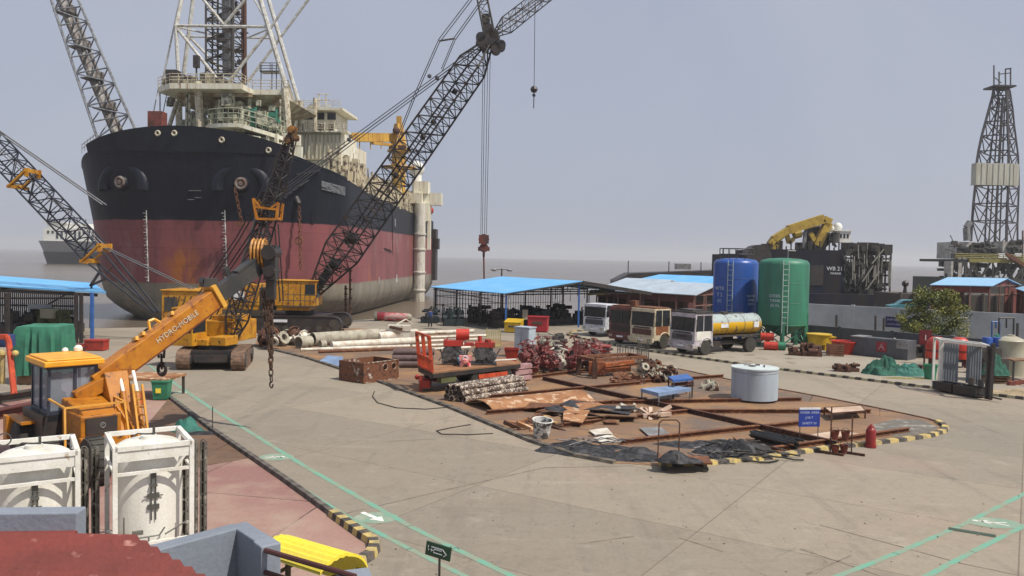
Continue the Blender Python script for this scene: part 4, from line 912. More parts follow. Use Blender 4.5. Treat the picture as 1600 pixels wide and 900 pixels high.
b = B(Matrix.Rotation(R(-12), 4, 'Z')); b.bx(-1.6, -.55, -1.62, -1.59, 1.98, 3.26); b.bx(-.5, -.47, -1.5, -.35, 1.98, 3.26); b.bx(-1.68, -1.65, -1.5, -.35, 1.98, 3.26); b.build('cab_window', 'glass_dark', cb)
f1, t1 = L1(357, 542, 46), L1(456, 212, 47)
b = B(); mid1 = f1.lerp(t1, .66)
lattice(b, f1, mid1, .95, .75, 15, .06, .032, V((.3, 1, 0)), 3, 0); bm = b.build('lattice_boom', 'boom_black', K1)
b = B(); lattice(b, mid1, t1, .72, .5, 8, .055, .03, V((.3, 1, 0)), 0, 2)
for i in range(6): b.tube(t1 + V((-.25 + i * .1, (i % 3 - 1) * .2, 0)), mid1 + V((-.75 + i * .28, (i % 3 - 1) * .3, .3)), .035, n=5)
b.build('boom_section', 'boom_black', bm)
b = B(); b.box(t1.x, t1.y, t1.z + .1, .4, .4, .9, 0, 0, R(18))
for dx, dz in ((0, .3), (.25, -.1), (-.2, -.3)): b.tube((t1.x + dx, t1.y - .35, t1.z + dz), (t1.x + dx * .7, t1.y + .35, t1.z + dz), .2, n=12)
b.build('boom_head', mat('head_rust', (.05, .03, .02), .7, c2=(.35, .16, .03), scale=2), bm)
b = B(); c_ = L1(419, 328, 46.6); w_ = .72
for dy in (-.45, .45):
    b.bar(c_ + V((-w_, dy, .62)), c_ + V((-w_ + .2, dy, -.55)), .14); b.bar(c_ + V((w_, dy, .4)), c_ + V((w_ - .1, dy, -.55)), .14)
    b.bar(c_ + V((-w_ + .2, dy, -.55)), c_ + V((w_ - .1, dy, -.55)), .26, .12); b.bar(c_ + V((-w_, dy, .15)), c_ + V((w_, dy, .0)), .12); b.bar(c_ + V((-w_, dy, .62)), c_ + V((-w_ + .4, dy, .1)), .1); b.bar(c_ + V((w_, dy, .4)), c_ + V((w_ - .4, dy, .1)), .1)
for s in (-1, 1): b.bar(c_ + V((s * w_ * .8, -.45, -.5)), c_ + V((s * w_ * .8, .45, -.5)), .12)
b.build('boom_collar', 'amber_paint', bm)
b = B()
for a, c in (((372, 520), (352, 428)), ((352, 428), (418, 330)), ((440, 470), (432, 350)), ((300, 480), (372, 372)), ((372, 372), (413, 300)), ((330, 500), (395, 392)), ((395, 392), (425, 300))):
    for dy in (-.35, .35): b.tube(L1(*a, 47.5) + V((0, dy, 0)), L1(*c, 47) + V((0, dy, 0)), .04, n=5)
b.build('backstay', 'boom_black', bm)
# ---- the pick-and-carry crane in front of the tanks
hx = thing('mobile_crane', 'orange yellow pick-and-carry crane with a box boom and glazed cab, behind the white framed tanks', 'crane', (W(112, 600, 24.2).x, 24.2, 0), R(45))
MH = MW[hx]; IH = MH.inverted()
def LH(px, py, Y): return IH @ W(px, py, Y)
def cabin_glass():
    if 'clear_glass' in MATS: return 'clear_glass'
    m = bpy.data.materials.new('clear_glass'); m.use_nodes = True; n = m.node_tree; p = n.nodes['Principled BSDF']; p.inputs['Base Color'].default_value = (.55, .6, .68, 1); p.inputs['Roughness'].default_value = .08
    tr = n.nodes.new('ShaderNodeBsdfTransparent'); tr.inputs[0].default_value = (.8, .84, .9, 1); mx = n.nodes.new('ShaderNodeMixShader'); mx.inputs[0].default_value = .22
    n.links.new(tr.outputs[0], mx.inputs[1]); n.links.new(p.outputs[0], mx.inputs[2]); n.links.new(mx.outputs[0], n.nodes['Material Output'].inputs[0]); MATS['clear_glass'] = m; return 'clear_glass'
# local: -y faces the camera and right (hood end), x points away-right
def LHg(px, py): return IH @ G(px, py)
b = B(); b.bx(-.85, .95, -.2, 1.9, .75, 1.55); b.bx(-.6, .8, -1.9, 2.4, .65, .95); b.build('chassis', 'black_steel', hx)
b = B()
for x, y in ((-.68, -.15), (.68, -.15), (-.68, 1.5), (.68, 1.5), (.05, -.17), (-.70, .6), (.70, .6)): b.bar((x, y, 1.4), (x * .96, y, 3.0), .075)
b.bx(-.72, .72, -.2, 1.53, 1.35, 1.66); b.bar((-.68, -.16, 2.95), (.68, -.16, 2.95), .09); b.bar((-.68, -.16, 2.95), (-.68, 1.5, 2.95), .09); cab = b.build('cab', mat('cab_navy', (.035, .045, .07), .5), hx)
b = B(); b.bx(-.64, .64, -.13, -.11, 1.66, 2.92); b.bx(.65, .67, -.1, 1.45, 1.66, 2.92); b.bx(-.67, -.65, -.1, 1.45, 1.66, 2.92); b.bx(-.64, .64, 1.46, 1.48, 1.66, 2.92); b.each('window', cabin_glass(), cab)
b = B(); b.bx(-.45, -.02, .5, .95, 1.5, 2.1); b.bx(-.45, -.02, .95, 1.05, 1.6, 2.65); b.bar((-.23, .1, 1.7), (-.23, .25, 2.0), .04); b.torus((-.3, .15, 2.0), .2, .02); b.build('seat', 'rubber', cab)
b = B(); b.bx(-.84, .82, -.40, 1.66, 3.0, 3.17); b.bx(-.76, .74, -.34, 1.58, 3.17, 3.23); b.build('cab_roof', mat('roof_amber', (.80, .38, .02), .4, c2=(.65, .28, .02), amt=.15), cab, bevel=.06)
b = B(); b.ball((.6, 1.4, 3.3), .14, 10); b.ball((.25, 1.5, 3.27), .1, 8); b.build('roof_lamp', 'white_paint', cab)
# hood with grille and guard bars
b = B(); b.bx(-.35, .75, -2.0, -.25, .85, 1.75); b.add([(-.35, -.25, 1.75), (.75, -.25, 1.75), (.75, -.25, 2.05), (-.35, -.25, 2.05), (-.25, -2.0, 1.7), (.65, -2.0, 1.7), (.65, -1.6, 1.9), (-.25, -1.6, 1.9)], [(4, 5, 6, 7), (7, 6, 2, 3), (5, 1, 2, 6), (0, 4, 7, 3), (0, 1, 5, 4)])
b.bx(-.4, .8, -2.15, -1.95, .75, 1.15); hd = b.build('hood', 'amber_paint', hx, bevel=.04)
b = B(); b.bx(-.22, .62, -2.06, -2.0, 1.2, 1.68); b.build('grille', 'black_steel', hd)
b = B(); m = face_m((.22, -2.065, 1.45), (0, -1, 0)); b.M = m; b.torus((0, 0, 0), .07, .018, 'Z', 12, 5); b.bar((-.05, 0, .0), (.06, .05, 0), .02); b.build('badge', 'grey_steel', hd)
b = B()
for x in (-.75, 1.0):
    b.bar((x, -2.0, .75), (x * .92, -1.75, 2.0), .055); b.bar((x * .92, -1.75, 2.0), (x * .92, -.25, 2.05), .055)
b.bar((-.70, -1.75, 2.0), (.93, -1.75, 2.0), .055); b.bar((-.8, -2.05, .8), (1.05, -2.05, .8), .14)
b.build('guard_frame', mat('guard_amber', (.72, .36, .06), .45), hd)
def tyre(b, x, y, r, w_):
    prof = [(r * .58, -w_ / 2), (r * .93, -w_ / 2), (r, -w_ * .36), (r, w_ * .36), (r * .93, w_ / 2), (r * .58, w_ / 2)]
    m = b.M; b.M = m @ Matrix.Translation((x, y, r)) @ Matrix.Rotation(R(90), 4, 'Y'); b.lathe(prof, 24)
    for i in range(20): a = i * math.pi / 10; b.box(r * math.cos(a), r * math.sin(a), 0, .05, .07, w_ * .8, a)
    b.M = m
def wheel(x, y, r, w_, rim='amber_paint', par=None, m=Matrix(), tm='rubber'):
    b = B(m); tyre(b, x, y, r, w_); t = b.build('wheel', tm, par)
    b = B(m @ Matrix.Translation((x, y, r)) @ Matrix.Rotation(R(90), 4, 'Y')); b.lathe([(r * .6, -w_ * .42), (r * .5, -w_ * .3), (r * .2, -w_ * .28), (.01, -w_ * .34)], 16); b.lathe([(r * .6, w_ * .42), (r * .5, w_ * .3), (r * .2, w_ * .28), (.01, w_ * .34)], 16); b.lathe([(r * .6, -w_ * .42), (r * .6, w_ * .42)], 16)
    b.build('rim', rim, t); return t
q = LHg(158, 757); wheel(q.x - .1, q.y + .15, .66, .5, par=hx)
q2 = IH @ W(66, 674, 25.2); wheel(-1.0, 1.3, .60, .45, par=hx); wheel(1.1, 1.6, .6, .45, par=hx); wheel(-.95, -1.3, .58, .4, par=hx)
b = B(); b.bx(-1.2, -.75, .6, 1.9, 1.2, 1.28); b.bx(-1.3, -.95, 1.9, 2.3, .45, 1.28); b.build('fender', 'amber_paint', hx)
# slewed front: column, boom, cylinders, ladder
b = B(); Yc = 24.9; c0, c1 = LH(186, 690, 23.6), LH(165, 590, 25)
b.bar(LH(198, 700, 24.2), LH(172, 588, 24.9), .72, .9); b.bar(LH(182, 640, 24.4), LH(218, 692, 24.2), .55, .6); b.bar(LH(118, 622, 24.0), LH(168, 596, 24.6), .34, .42); b.bx(.6, 1.9, -1.2, .6, .55, .95)
b.bar(LH(160, 640, 24.2), LH(190, 700, 23.8), .25, .5); col = b.build('boom_column', 'amber_paint', hx, bevel=.03)
bt0, bt1 = LH(168, 585, 25), LH(338, 462, 28.0)
b = B(); d = (bt1 - bt0).normalized(); b.bar(bt0 - d * .5, bt1, .55, .68); bo = b.build('boom', mat('boom_amber', (.50, .20, .012), .42, c2=(.36, .12, .01), c3=(.22, .07, .02), amt3=.3), hx, bevel=.03)
_, _, bxx, byy = b._fr(bt0, bt1)
b = B()
for t in (.30, .36, .62): p_ = bt0.lerp(bt1, t); b.bar(p_ + byy * .32 - bxx * .28, p_ + byy * .45 + bxx * .1, .09, .12); b.bar(p_ - bxx * .29 + byy * .34, p_ - bxx * .29 - byy * .05, .06, .06)
p_ = bt0.lerp(bt1, .985); b.bar(p_ - byy * .40, p_ + byy * .47, .72, .16); p2_ = bt0.lerp(bt1, .42); b.path([p2_ + byy * .4, p2_ + byy * .65 + d * .1, p2_ + byy * .6 + d * .3, p2_ + byy * .4 + d * .4], .05)
b.each('boom_bracket', mat('bracket_amber', (.80, .42, .06), .4), bo)
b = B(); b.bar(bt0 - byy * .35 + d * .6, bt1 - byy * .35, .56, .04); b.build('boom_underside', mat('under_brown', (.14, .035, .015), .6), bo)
b = B(); lm = bt0.lerp(bt1, .58) - bxx * .285 + byy * .02
nrm = -bxx; 
if (MH.to_3x3() @ nrm).dot(V((0, -1, 0))) < 0: nrm = -nrm; lm = bt0.lerp(bt1, .58) + bxx * .285 + byy * .02
xx = d; zz_ = nrm.normalized(); yy_ = zz_.cross(xx).normalized()
mlet = Matrix.Translation(lm) @ Matrix(((xx.x, yy_.x, zz_.x, 0), (xx.y, yy_.y, zz_.y, 0), (xx.z, yy_.z, zz_.z, 0), (0, 0, 0, 1)))
text_to(b, 'HYDRO-MOBILE', .25, mlet, .008, sx=.95); b.build('lettering', mat('letter_pale', (.62, .55, .42), .6, bump=0), bo)
# black inner section and boom head
bs0, bs1 = bt1, LH(402, 416, 29.0)
b = B(); b.bar(bs0 - d * .1, bs1, .48, .56); b.bar(bs0.lerp(bs1, .55) + byy * .3, bs1 + byy * .33, .5, .08); b.box(*(bs0 + byy * .55), .5, .4, .3); p_ = bs0.lerp(bs1, .5); b.bar(p_ - bxx * .3 - byy * .4, p_ - bxx * .3 + byy * .55, .1, .2); b.bar(bs0 + byy * .4, bs0 + byy * .8 - d * .2, .2)
ins = b.build('boom_extension', mat('boom_charcoal', (.030, .032, .034), .5, c2=(.055, .05, .045)), bo)
b = B(); hp_ = LH(406, 396, 29.1); Rm = MH.inverted().to_3x3()
for k in range(4):
    o = hp_ + V((-.12, .12, 0)) * (k * .75 - 1); b.M = Matrix.Translation(o) @ Matrix.Rotation(R(-45), 4, 'Z') @ Matrix.Rotation(R(90), 4, 'Y') @ Matrix.Diagonal((1.25, 1, 1, 1)); b.torus((0, 0, 0), .40, .045, 'Z', 20, 6); b.lathe([(.36, -.02), (.36, .02)], 16)
b.M = Matrix(); b.build('boom_sheave', mat('sheave_orange', (.62, .30, .05), .5, c2=(.2, .08, .02), scale=3), ins)
b = B(); o = LH(424, 410, 29.0); b.box(o.x, o.y, o.z, .42, .5, 1.25, R(-45)); b.tube(o + V((-.3, -.3, .35)), o + V((.3, .3, .35)), .26, n=14); b.tube(o + V((-.24, -.24, -.3)), o + V((.24, .24, -.3)), .22, n=14); b.bar(hp_, o, .2, .3); b.box(o.x, o.y, o.z - .95, .3, .3, .8, R(-45)); b.build('hook_block', 'black_steel', ins)
b = B(); pc0 = LH(418, 455, 29.0); pc1 = LH(424, 596, 29.0)
for k, (dx, z1) in enumerate(((-.12, .62), (0, 1.0), (.1, .7), (-.05, .55), (.05, .85))): e = pc0.lerp(pc1, z1); chain(b, pc0 + V((dx, -dx, 0)), e + V((dx * .3, -dx * .3, 0)), .062)
b.torus((pc1.x, pc1.y, pc1.z - .12), .11, .03, 'X', 12, 5, R(-200), R(60)); b.build('sling_chain', mat('chain_rust', (.14, .075, .04), .8, c2=(.05, .035, .03)), ins)
b = B(); o = LH(252, 534, 26.8); o2 = LH(253, 577, 26.8)
for k in (-.1, .1): b.bar(o + V((k, -k, .2)), o + V((k * .6, -k * .6, -.55)), .06)
b.tube(o - V((0, 0, .4)), o2, .04); b.M = Matrix.Translation(o2) @ Matrix.Rotation(R(-45), 4, 'Z') @ Matrix.Diagonal((1, 1, 1.35, 1)); b.torus((0, 0, 0), .13, .06, 'Y', 16, 6); b.M = Matrix(); b.build('snatch_hook', 'black_steel', bo)
for x0, y0, x1, y1 in ((186, 583, 192, 612), (208, 580, 214, 612)):
    b = B(); b.tube(LH(x0, y0, 24.8), LH(x1 + 1, y1 + 2, 24.4), .055, n=10); cy = b.build('lift_cylinder', 'white_paint', hx); b = B(); b.tube(LH(x1, y1, 24.4), LH(x1 + 8, y1 + 62, 24), .09, n=10); b.build('cylinder_barrel', 'amber_paint', cy)
b = B()
for x in (207, 222): b.bar(LH(x, 600, 24.0), LH(x + 11, 690, 23.7), .06)
for i in range(7): b.bar(LH(208 + i * 1.6, 612 + i * 12, 23.97), LH(223 + i * 1.6, 612 + i * 12, 23.97), .045)
b.build('ladder', 'guard_amber', hx)
b = B(); b.bar(LH(238, 692, 23.5), LH(240, 664, 23.6), .04); b.bar(LH(240, 664, 23.6), LH(246, 692, 23.5), .04); b.build('stabiliser', 'black_steel', hx)
# ================================================================== left foreground
def corrug(b, p0, ux, uy, L_, W_, pitch, amp, nrm=V((0, 0, 1)), t=.01):
    """corrugated sheet: ridges run along ux; waves follow uy"""
    n = int(W_ / (pitch / 4)); vs = []
    for i in range(n + 1):
        y = W_ * i / n; z = amp * math.sin(2 * math.pi * y / pitch); a = p0 + uy * y + nrm * z; vs += [a, a + ux * L_]
    o = len(vs); vs += [v - nrm * t for v in vs]
    fs = [(2 * i, 2 * i + 1, 2 * i + 3, 2 * i + 2) for i in range(n)] + [(o + 2 * i + 2, o + 2 * i + 3, o + 2 * i + 1, o + 2 * i) for i in range(n)]
    fs += [(0, 1, o + 1, o), (2 * n + 1, 2 * n, o + 2 * n, o + 2 * n + 1)] + [(2 * i + 2, 2 * i, o + 2 * i, o + 2 * i + 2) for i in range(n)] + [(2 * i + 1, 2 * i + 3, o + 2 * i + 3, o + 2 * i + 1) for i in range(n)]
    return b.add(vs, fs)
mat('roof_red', (.20, .042, .033), .65, c2=(.14, .034, .028), c3=(.45, .22, .18), amt3=-.1, scale=1.6)
b = B(); z0 = 4.45
A = W(-20, 838, 6.05); zr_ = A.z; C = W(206, 829, 6.15); D = W(345, 905, 5.25)
n = 44; vs = []
for i in range(n + 1):                                             # clipped by the slanting right-hand verge
    t = i / n; y = lerp(C.y, 3.6, t); x1 = C.x + (D.x - C.x) * (C.y - y) / (C.y - D.y); z = zr_ - .0 - t * .05 + (.022 if i % 2 else -.022)
    vs += [V((-6.5, y, z)), V((x1, y, z))]
m_ = len(vs); vs += [v - V((0, 0, .04)) for v in vs]
b.add(vs, [(2 * i, 2 * i + 1, 2 * i + 3, 2 * i + 2) for i in range(n)] + [(m_ + 2 * i + 2, m_ + 2 * i + 3, m_ + 2 * i + 1, m_ + 2 * i) for i in range(n)] + [(2 * i + 1, m_ + 2 * i + 1, m_ + 2 * i + 3, 2 * i + 3) for i in range(n)] + [(0, m_, m_ + 1, 1)])
rt = thing('shed_roof', 'dull red corrugated metal roof right below the camera', 'roof', (-4.2, 5, 0))
b.build('roof_sheet', 'roof_red', rt, world=True)
b = B(); b.bx(-6.4, -3.3, 3.7, 5.8, 0, zr_ - .12); b.build('wall', 'grey_paint', rt, world=True)
# grey parapet with its return and end post
pr = thing('parapet_wall', 'grey painted concrete parapet with a sharp corner beside the red roof', 'parapet', (-2.3, 6, 0))
def wallseg(b, p, q, th, z0, z1, z1b=None):
    p, q = V((p[0], p[1], 0)), V((q[0], q[1], 0)); n_ = V((-(q - p).y, (q - p).x, 0)).normalized() * th / 2; z1b = z1 if z1b is None else z1b
    b.add([p - n_ + V((0, 0, z0)), q - n_ + V((0, 0, z0)), q + n_ + V((0, 0, z0)), p + n_ + V((0, 0, z0)), p - n_ + V((0, 0, z1)), q - n_ + V((0, 0, z1b)), q + n_ + V((0, 0, z1b)), p + n_ + V((0, 0, z1))],
          [(3, 2, 1, 0), (4, 5, 6, 7), (0, 1, 5, 4), (1, 2, 6, 5), (2, 3, 7, 6), (3, 0, 4, 7)])
zw = 4.12
def PZ(px, py, z): q = G(px, py, z); return (q.x, q.y)
a, c, e = PZ(215, 862, zw), PZ(372, 820, zw), PZ(418, 846, zw)
b = B(); wallseg(b, a, c, .15, 1.5, zw); wallseg(b, (c[0] - .02, c[1] + .06), (e[0] + .06, e[1] - .06), .15, 1.5, zw - .003); b.box(e[0], e[1] - .02, (zw + 1.4) / 2, .17, .17, zw - 1.4 + .01, R(-50))
b.build('wall', 'grey_paint', pr, world=True, bevel=.012)
b = B(); q0 = V((*e, 0))
for k, z in enumerate((zw - .03, zw - .21, zw - .39, zw - .57)):
    s = q0 + V((.02, -.12, z)); t = V((*PZ(555, 905, zw - .05), z)); b.tube(s, t, .022, n=8)
b.build('railing', mat('rail_maroon', (.09, .03, .025), .4), pr, world=True)
b = B(); q = PZ(556, 893, zw - .05); b.box(q[0], q[1] - .05, zw / 2 + .2, .24, .2, zw - .5, R(20)); b.build('end_post', 'grey_paint', pr, world=True)
pl_ = thing('parapet_wall', 'short grey painted block wall at the left end behind the red roof', 'parapet', (-4, 6.6, 0))
b = B(); a, c = PZ(-60, 798, 4.42), PZ(128, 796, 4.42); wallseg(b, a, c, .17, 1.5, 4.42); b.build('wall', 'grey_paint', pl_, world=True, bevel=.012)
b = B(); wallseg(b, (a[0], a[1] - .18), (c[0] + .02, c[1] - .18), .19, 4.22, 4.28); b.build('flashing', 'roof_red', pl_, world=True)
# yellow corrugated canopy
yc = thing('canopy', 'bright yellow curved ribbed canopy beyond the maroon railing', 'canopy', (-2.3, 8.2, 0), R(-62 + 20))
b = B(); my = MW[yc]; iy = my.inverted()
P0, P1, P2, P3 = W(474, 863, 8.2), W(576, 894, 7.5), W(550, 922, 7.1), W(430, 896, 7.7)
ax = (P1 - P0); axn = ax.normalized(); L_ = ax.length * 1.0
side_ = (P3 - P0); side_ -= axn * side_.dot(axn)
n = 26; vs = []
for i in range(n + 1):
    t = i / n; a = -R(20) + R(150) * t; off = side_ * ((1 - math.cos(a)) / 1.4) + V((0, 0, .30 * (math.sin(a)) - .02)); rr = .012 if (i % 2 and i > 16) else 0
    vs += [P0 + off + V((0, 0, rr)) - axn * .0, P0 + ax + off + V((0, 0, rr))]
m_ = len(vs); vs += [v - V((0, 0, .03)) for v in vs]
b.add(vs, [(2 * i + 2, 2 * i + 3, 2 * i + 1, 2 * i) for i in range(n)] + [(m_ + 2 * i, m_ + 2 * i + 1, m_ + 2 * i + 3, m_ + 2 * i + 2) for i in range(n)] + [(2 * i, m_ + 2 * i, m_ + 2 * i + 2, 2 * i + 2) for i in range(n)] + [(2 * i + 3, m_ + 2 * i + 3, m_ + 2 * i + 1, 2 * i + 1) for i in range(n)])
b.build('canopy_sheet', 'bright_yellow', yc, world=True, smooth=30)
b = B(); pc_ = (P0 + P1 + P3 + P2) / 4
for p_ in (P0 + axn * .15, P1 - axn * .15): q = p_ + side_ * .6; b.tube((q.x, q.y, 0), (q.x, q.y, p_.z + .02), .03); b.tube(p_, p_ + side_ * 1.3 - V((0, 0, .05)), .02)
b.build('support_post', 'dark_steel', yc, world=True)
# green direction sign
sg = thing('direction_sign', 'small dark green sign with a pale outlined arrow on a thin post', 'sign', (*G(689, 960).xy, 0))
sp = W(685, 861, 14.2); sg.location = (sp.x + .02, 14.2, 0); MW[sg] = Matrix.Translation(sg.location)
b = B(); ang = R(-22); b.box(sp.x, 14.2, sp.z, .50, .03, .25, ang, 0, R(7)); bd = b.build('board', 'sign_green', sg, world=True)
b = B(); b.tube((sp.x + .02, 14.23, 0), (sp.x + .02, 14.23, sp.z), .022); b.build('post', 'dark_steel', sg, world=True)
m = Matrix.Translation((sp.x, 14.2, sp.z)) @ Matrix.Rotation(ang, 4, 'Z') @ Matrix.Rotation(R(7), 4, 'Y') @ Matrix.Translation((0, -.019, 0))
b = B(m)
for p_, q in (((-.14, .05), (.09, .05)), ((-.08, -.045), (.09, -.045)), ((-.08, .02), (.07, .02)), ((-.08, .02), (-.08, -.045)), ((.09, .05), (.17, -.02)), ((.17, -.02), (.12, -.07)), ((-.13, .02), (-.13, -.04)), ((-.20, .06), (-.20, .02)), ((-.19, .0), (-.19, -.03)), ((-.15, -.01), (-.10, -.01))): b.bar((p_[0], 0, p_[1]), (q[0], 0, q[1]), .006, .014)
b.build('arrow', 'sign_white', bd, world=True)
# ---- framed tanks
def frame_tank(label, cx, cy, rz, H=2.62, W_=1.5, D=1.45, extra=0):
    t = thing('framed_tank', label, 'chemical tank', (cx, cy, 0), rz, 'white tanks in open steel frames')
    w2, d2 = W_ / 2, D / 2
    b = B()
    for x in (-w2, w2):
        for y in (-d2, d2): b.bar((x, y, 0), (x, y, H), .09)
    for z in (.12, H - .04):
        for y in (-d2, d2): b.bar((-w2, y, z), (w2, y, z), .09)
        for x in (-w2, w2): b.bar((x, -d2, z), (x, d2, z), .09)
    b.bx(-w2, w2, -d2 - .02, -d2 + .01, H - .30, H - .08); b.bar((-w2, -d2, H - .55), (w2, -d2, H - .55), .06)
    b.bar((-w2, -d2, .62), (w2, -d2, .62), .06); b.bar((w2 - .02, -d2, H - .12), (w2 - .32, -d2, H - .55), .05) if extra else None
    for x in (-w2, w2): b.bar((x, -d2, H - .55), (x, d2, H - .55), .055); b.bar((x, -d2, .9), (x, d2, .5), .05)
    b.build('frame', 'white_paint', t)
    b = B(); r = min(w2, d2) - .05; b.lathe([(r, .35), (r, H - .30), (r * .97, H - .16), (r * .8, H - .09), (.35, H - .04), (.30, H - .04)], 36); b.tube((0, 0, H - .05), (0, 0, H + .03), .16, n=16)
    v = b.build('vessel', mat('vessel_white', (.72, .71, .65), .45, c2=(.56, .54, .46), amt=.2, streak=True, c3=(.40, .30, .18), amt3=-.2), t, smooth=35)
    b = B(); b.box(0, -r - .03, H - .66, .10, .08, .14); b.box(0, -r - .03, H - .86, .14, .08, .04)
    for x in (-.04, .04): b.tube((x, -r - .03, H - .66), (x, -r - .03, 1.05), .014, n=6)
    for z in (1.55, 1.32): b.bx(-.11, .11, -r - .035, -r - .005, z - .05, z + .05)
    b.box(0, -r - .02, H - 1.08, .36, .02, .02); b.build('level_gauge', mat('gauge_dark', (.10, .10, .09), .5), v)
    b = B()
    for p_ in ([(-.55, -d2 + .02, .2), (-.55, -d2 + .02, 1.2)], [(-.35, -d2, .35), (-.1, -d2, .35), (-.1, -d2, .75)], [(.1, -d2, .3), (.4, -d2, .3), (.42, -d2, .85)], [(.2, -d2, .75), (.6, -d2, .95), (.62, -d2, 1.35)], [(-.4, -d2, .75), (.1, -d2, .75), (.2, -d2, .9)]): b.path([V(q) for q in p_], .016)
    b.box(-.3, -d2 + .03, .85, .2, .06, .08); b.box(.12, -d2, .45, .1, .08, .14); b.build('valve_piping', mat('piping_grey', (.16, .16, .14), .5), v)
    b = B(); b.box(.1, -.0, H + .07, .05, .05, .22); b.path([V((-.3, .1, H)), V((-.2, .1, H + .06)), V((.1, 0, H + .04))], .015); b.torus((-.5, .3, H + .12), .12, .015, 'Y', 14, 5) if extra == 0 else None
    b.build('lid_fitting', 'dark_steel', v); return t
ta = W(238, 700, 16.2); frame_tank('white tank in a square steel frame, standing beside the maroon bay', -7.53, 16.6, R(32), W_=1.42, D=1.55, extra=1)
tb = W(42, 700, 16.2); frame_tank('white tank in a steel frame with a yellow stained lid, behind the short grey wall', -9.33, 15.6, R(32), extra=0, W_=1.42, D=1.55)
# racks of grey upright sections beside each tank
def rack(label, px, Y, n):
    c_ = W(px, 740, Y); t = thing('steel_rack', label, 'steel sections', (c_.x, Y, 0), 0, 'upright steel sections beside the tanks')
    for i in range(n):
        b = B(); x = -.1 + i * .11; y = -.2 + i * .22; h = 2.45 - .05 * i; b.bx(x - .05, x - .02, y, y + .10, 0, h); b.bx(x + .04, x + .07, y, y + .10, 0, h); b.bx(x - .05, x + .07, y + .09, y + .12, 0, h)
        for k in range(9): b.bx(x - .05, x + .07, y + .02, y + .07, .2 + k * .25, .24 + k * .25)
        b.torus((x + .01, y + .06, h), .06, .012, 'Y', 10, 5, 0, math.pi); b.build('upright_section', mat('section_grey', (.17, .16, .135), .7, c2=(.08, .07, .06), c3=(.3, .28, .24)), t)
rack('tall grey upright steel sections leaning between the two framed tanks', 127, 16.2, 3)
rack('weathered upright steel sections on the right side of a framed tank', 300, 17.0, 3)
# green tarpaulin over a crate
def cloth_box(name, label, cat, c_, sx, sy, h, rz, m, drop=.0, seed=1, skirt=.0, amp=.06):
    """cloth hanging over a box: draped folds down the sides"""
    random.seed(seed); t = B(); n = 44; per = []
    for i in range(n):
        a = 2 * math.pi * i / n; ca, sa = math.cos(a), math.sin(a); k = 1 / max(abs(ca) / (sx / 2), abs(sa) / (sy / 2)); per.append((ca * k, sa * k, a))
    rings = [(.0, 1.0, 0), (.55, 1.0, .01), (.97, .995, .03), (1.02, .93, .5), (1.04, .75, .9), (1.06, .5, 1), (1.08, .28, 1.0), (1.1, skirt, 1.1)]
    vs = []; fs = []
    for s, zz, f in rings:
        for i, (x, y, a) in enumerate(per):
            w_ = 1 + f * amp * math.sin(i * 2.7 + seed) * 2 / max(sx, sy) + f * noise.noise(V((x * 2, y * 2, zz * 2 + seed))) * .12
            vs.append(V((x * s * w_, y * s * w_, h * zz + (.04 * noise.noise(V((x * 3, y * 3, seed))) if zz > .9 else .10 * noise.noise(V((i * .5, zz * 2, seed))) * (zz > .01)))))
    for k in range(len(rings) - 1):
        for i in range(n): j = (i + 1) % n; fs.append((k * n + i, k * n + j, (k + 1) * n + j, (k + 1) * n + i))
    t.add(vs, fs); o = t.build(name, m, base=False, smooth=50); o.location = (c_[0], c_[1], c_[2] if len(c_) > 2 else 0); o.rotation_euler = (0, 0, rz); return tag(o, label, cat)
g = W(62, 600, 38.5)
g.x += .15
cloth_box('covered_crate', 'tall crate under a bright green tarpaulin with hanging folds', 'covered load', (g.x, 38.8), 1.95, 1.9, 2.8, R(6), 'tarp_bright', skirt=.16, amp=.12, seed=3)
b = B(); b.box(g.x, 38.8, .25, 1.8, 1.7, .45); tag(b.build('pallet', 'plank'), 'dark timber pallet under the green covered crate', 'pallet')
# ---- blue-roofed shed at the left
sh = thing('open_shed', 'open-sided shed with a bright blue sheet roof and barred wall at the left', 'shed', (W(60, 500, 60).x, 60, 0))
R0, R1, R2_, R3 = W(-160, 419, 66), W(146, 442, 66), W(166, 456, 57.5), W(-160, 436, 57.5)
b = B(); ux = (R1 - R0).normalized(); 
b.slab([R3, R2_, R1, R0], .12); b.build('roof', 'roof_blue', sh, world=True)
b = B(); 
for x in (-40, 8, 38): q = W(x, 447, 58.5); b.bx(q.x - .04, q.x + .04, 58, 65, q.z - .22, q.z - .05)
b.bar(W(-160, 446, 58.2), W(152, 461, 58.2), .14, .22); b.bar(W(-160, 466, 60), W(115, 466, 60), .12, .12); b.build('roof_beam', 'black_steel', sh, world=True)
for x, yb, m_ in ((144, 531, 'blue_paint'), (127, 536, 'black_steel'), (119, 536, 'black_steel'), (12, 536, 'black_steel'), (-30, 536, 'black_steel')):
    q = G(x, yb); b = B(); tp = W(x, 458, q.y); b.bx(q.x - .10, q.x + .10, q.y - .1, q.y + .1, 0, tp.z); b.build('post', m_, sh, world=True)
b = B()
for i in range(58):
    q = W(-60 + i * 3.1, 500, 64.5); b.bx(q.x - .035, q.x + .035, 64.4, 64.47, .2, 3.4)
xa, xb = W(-60, 500, 64.5).x, W(117, 500, 64.5).x
for z in (.4, 1.9, 3.0, 3.4): b.bx(xa, xb, 64.48, 64.54, z - .06, z + .06)
b.bar((W(70, 500, 64.5).x, 64.3, 1.8), (xb, 64.3, 3.2), .1); b.build('barred_wall', 'black_steel', sh, world=True)
b = B(); q = W(60, 482, 64); b.box(q.x, 64.2, q.z - .1, 1.9, .06, .85); b.build('wall_board', 'sign_white', sh, world=True)
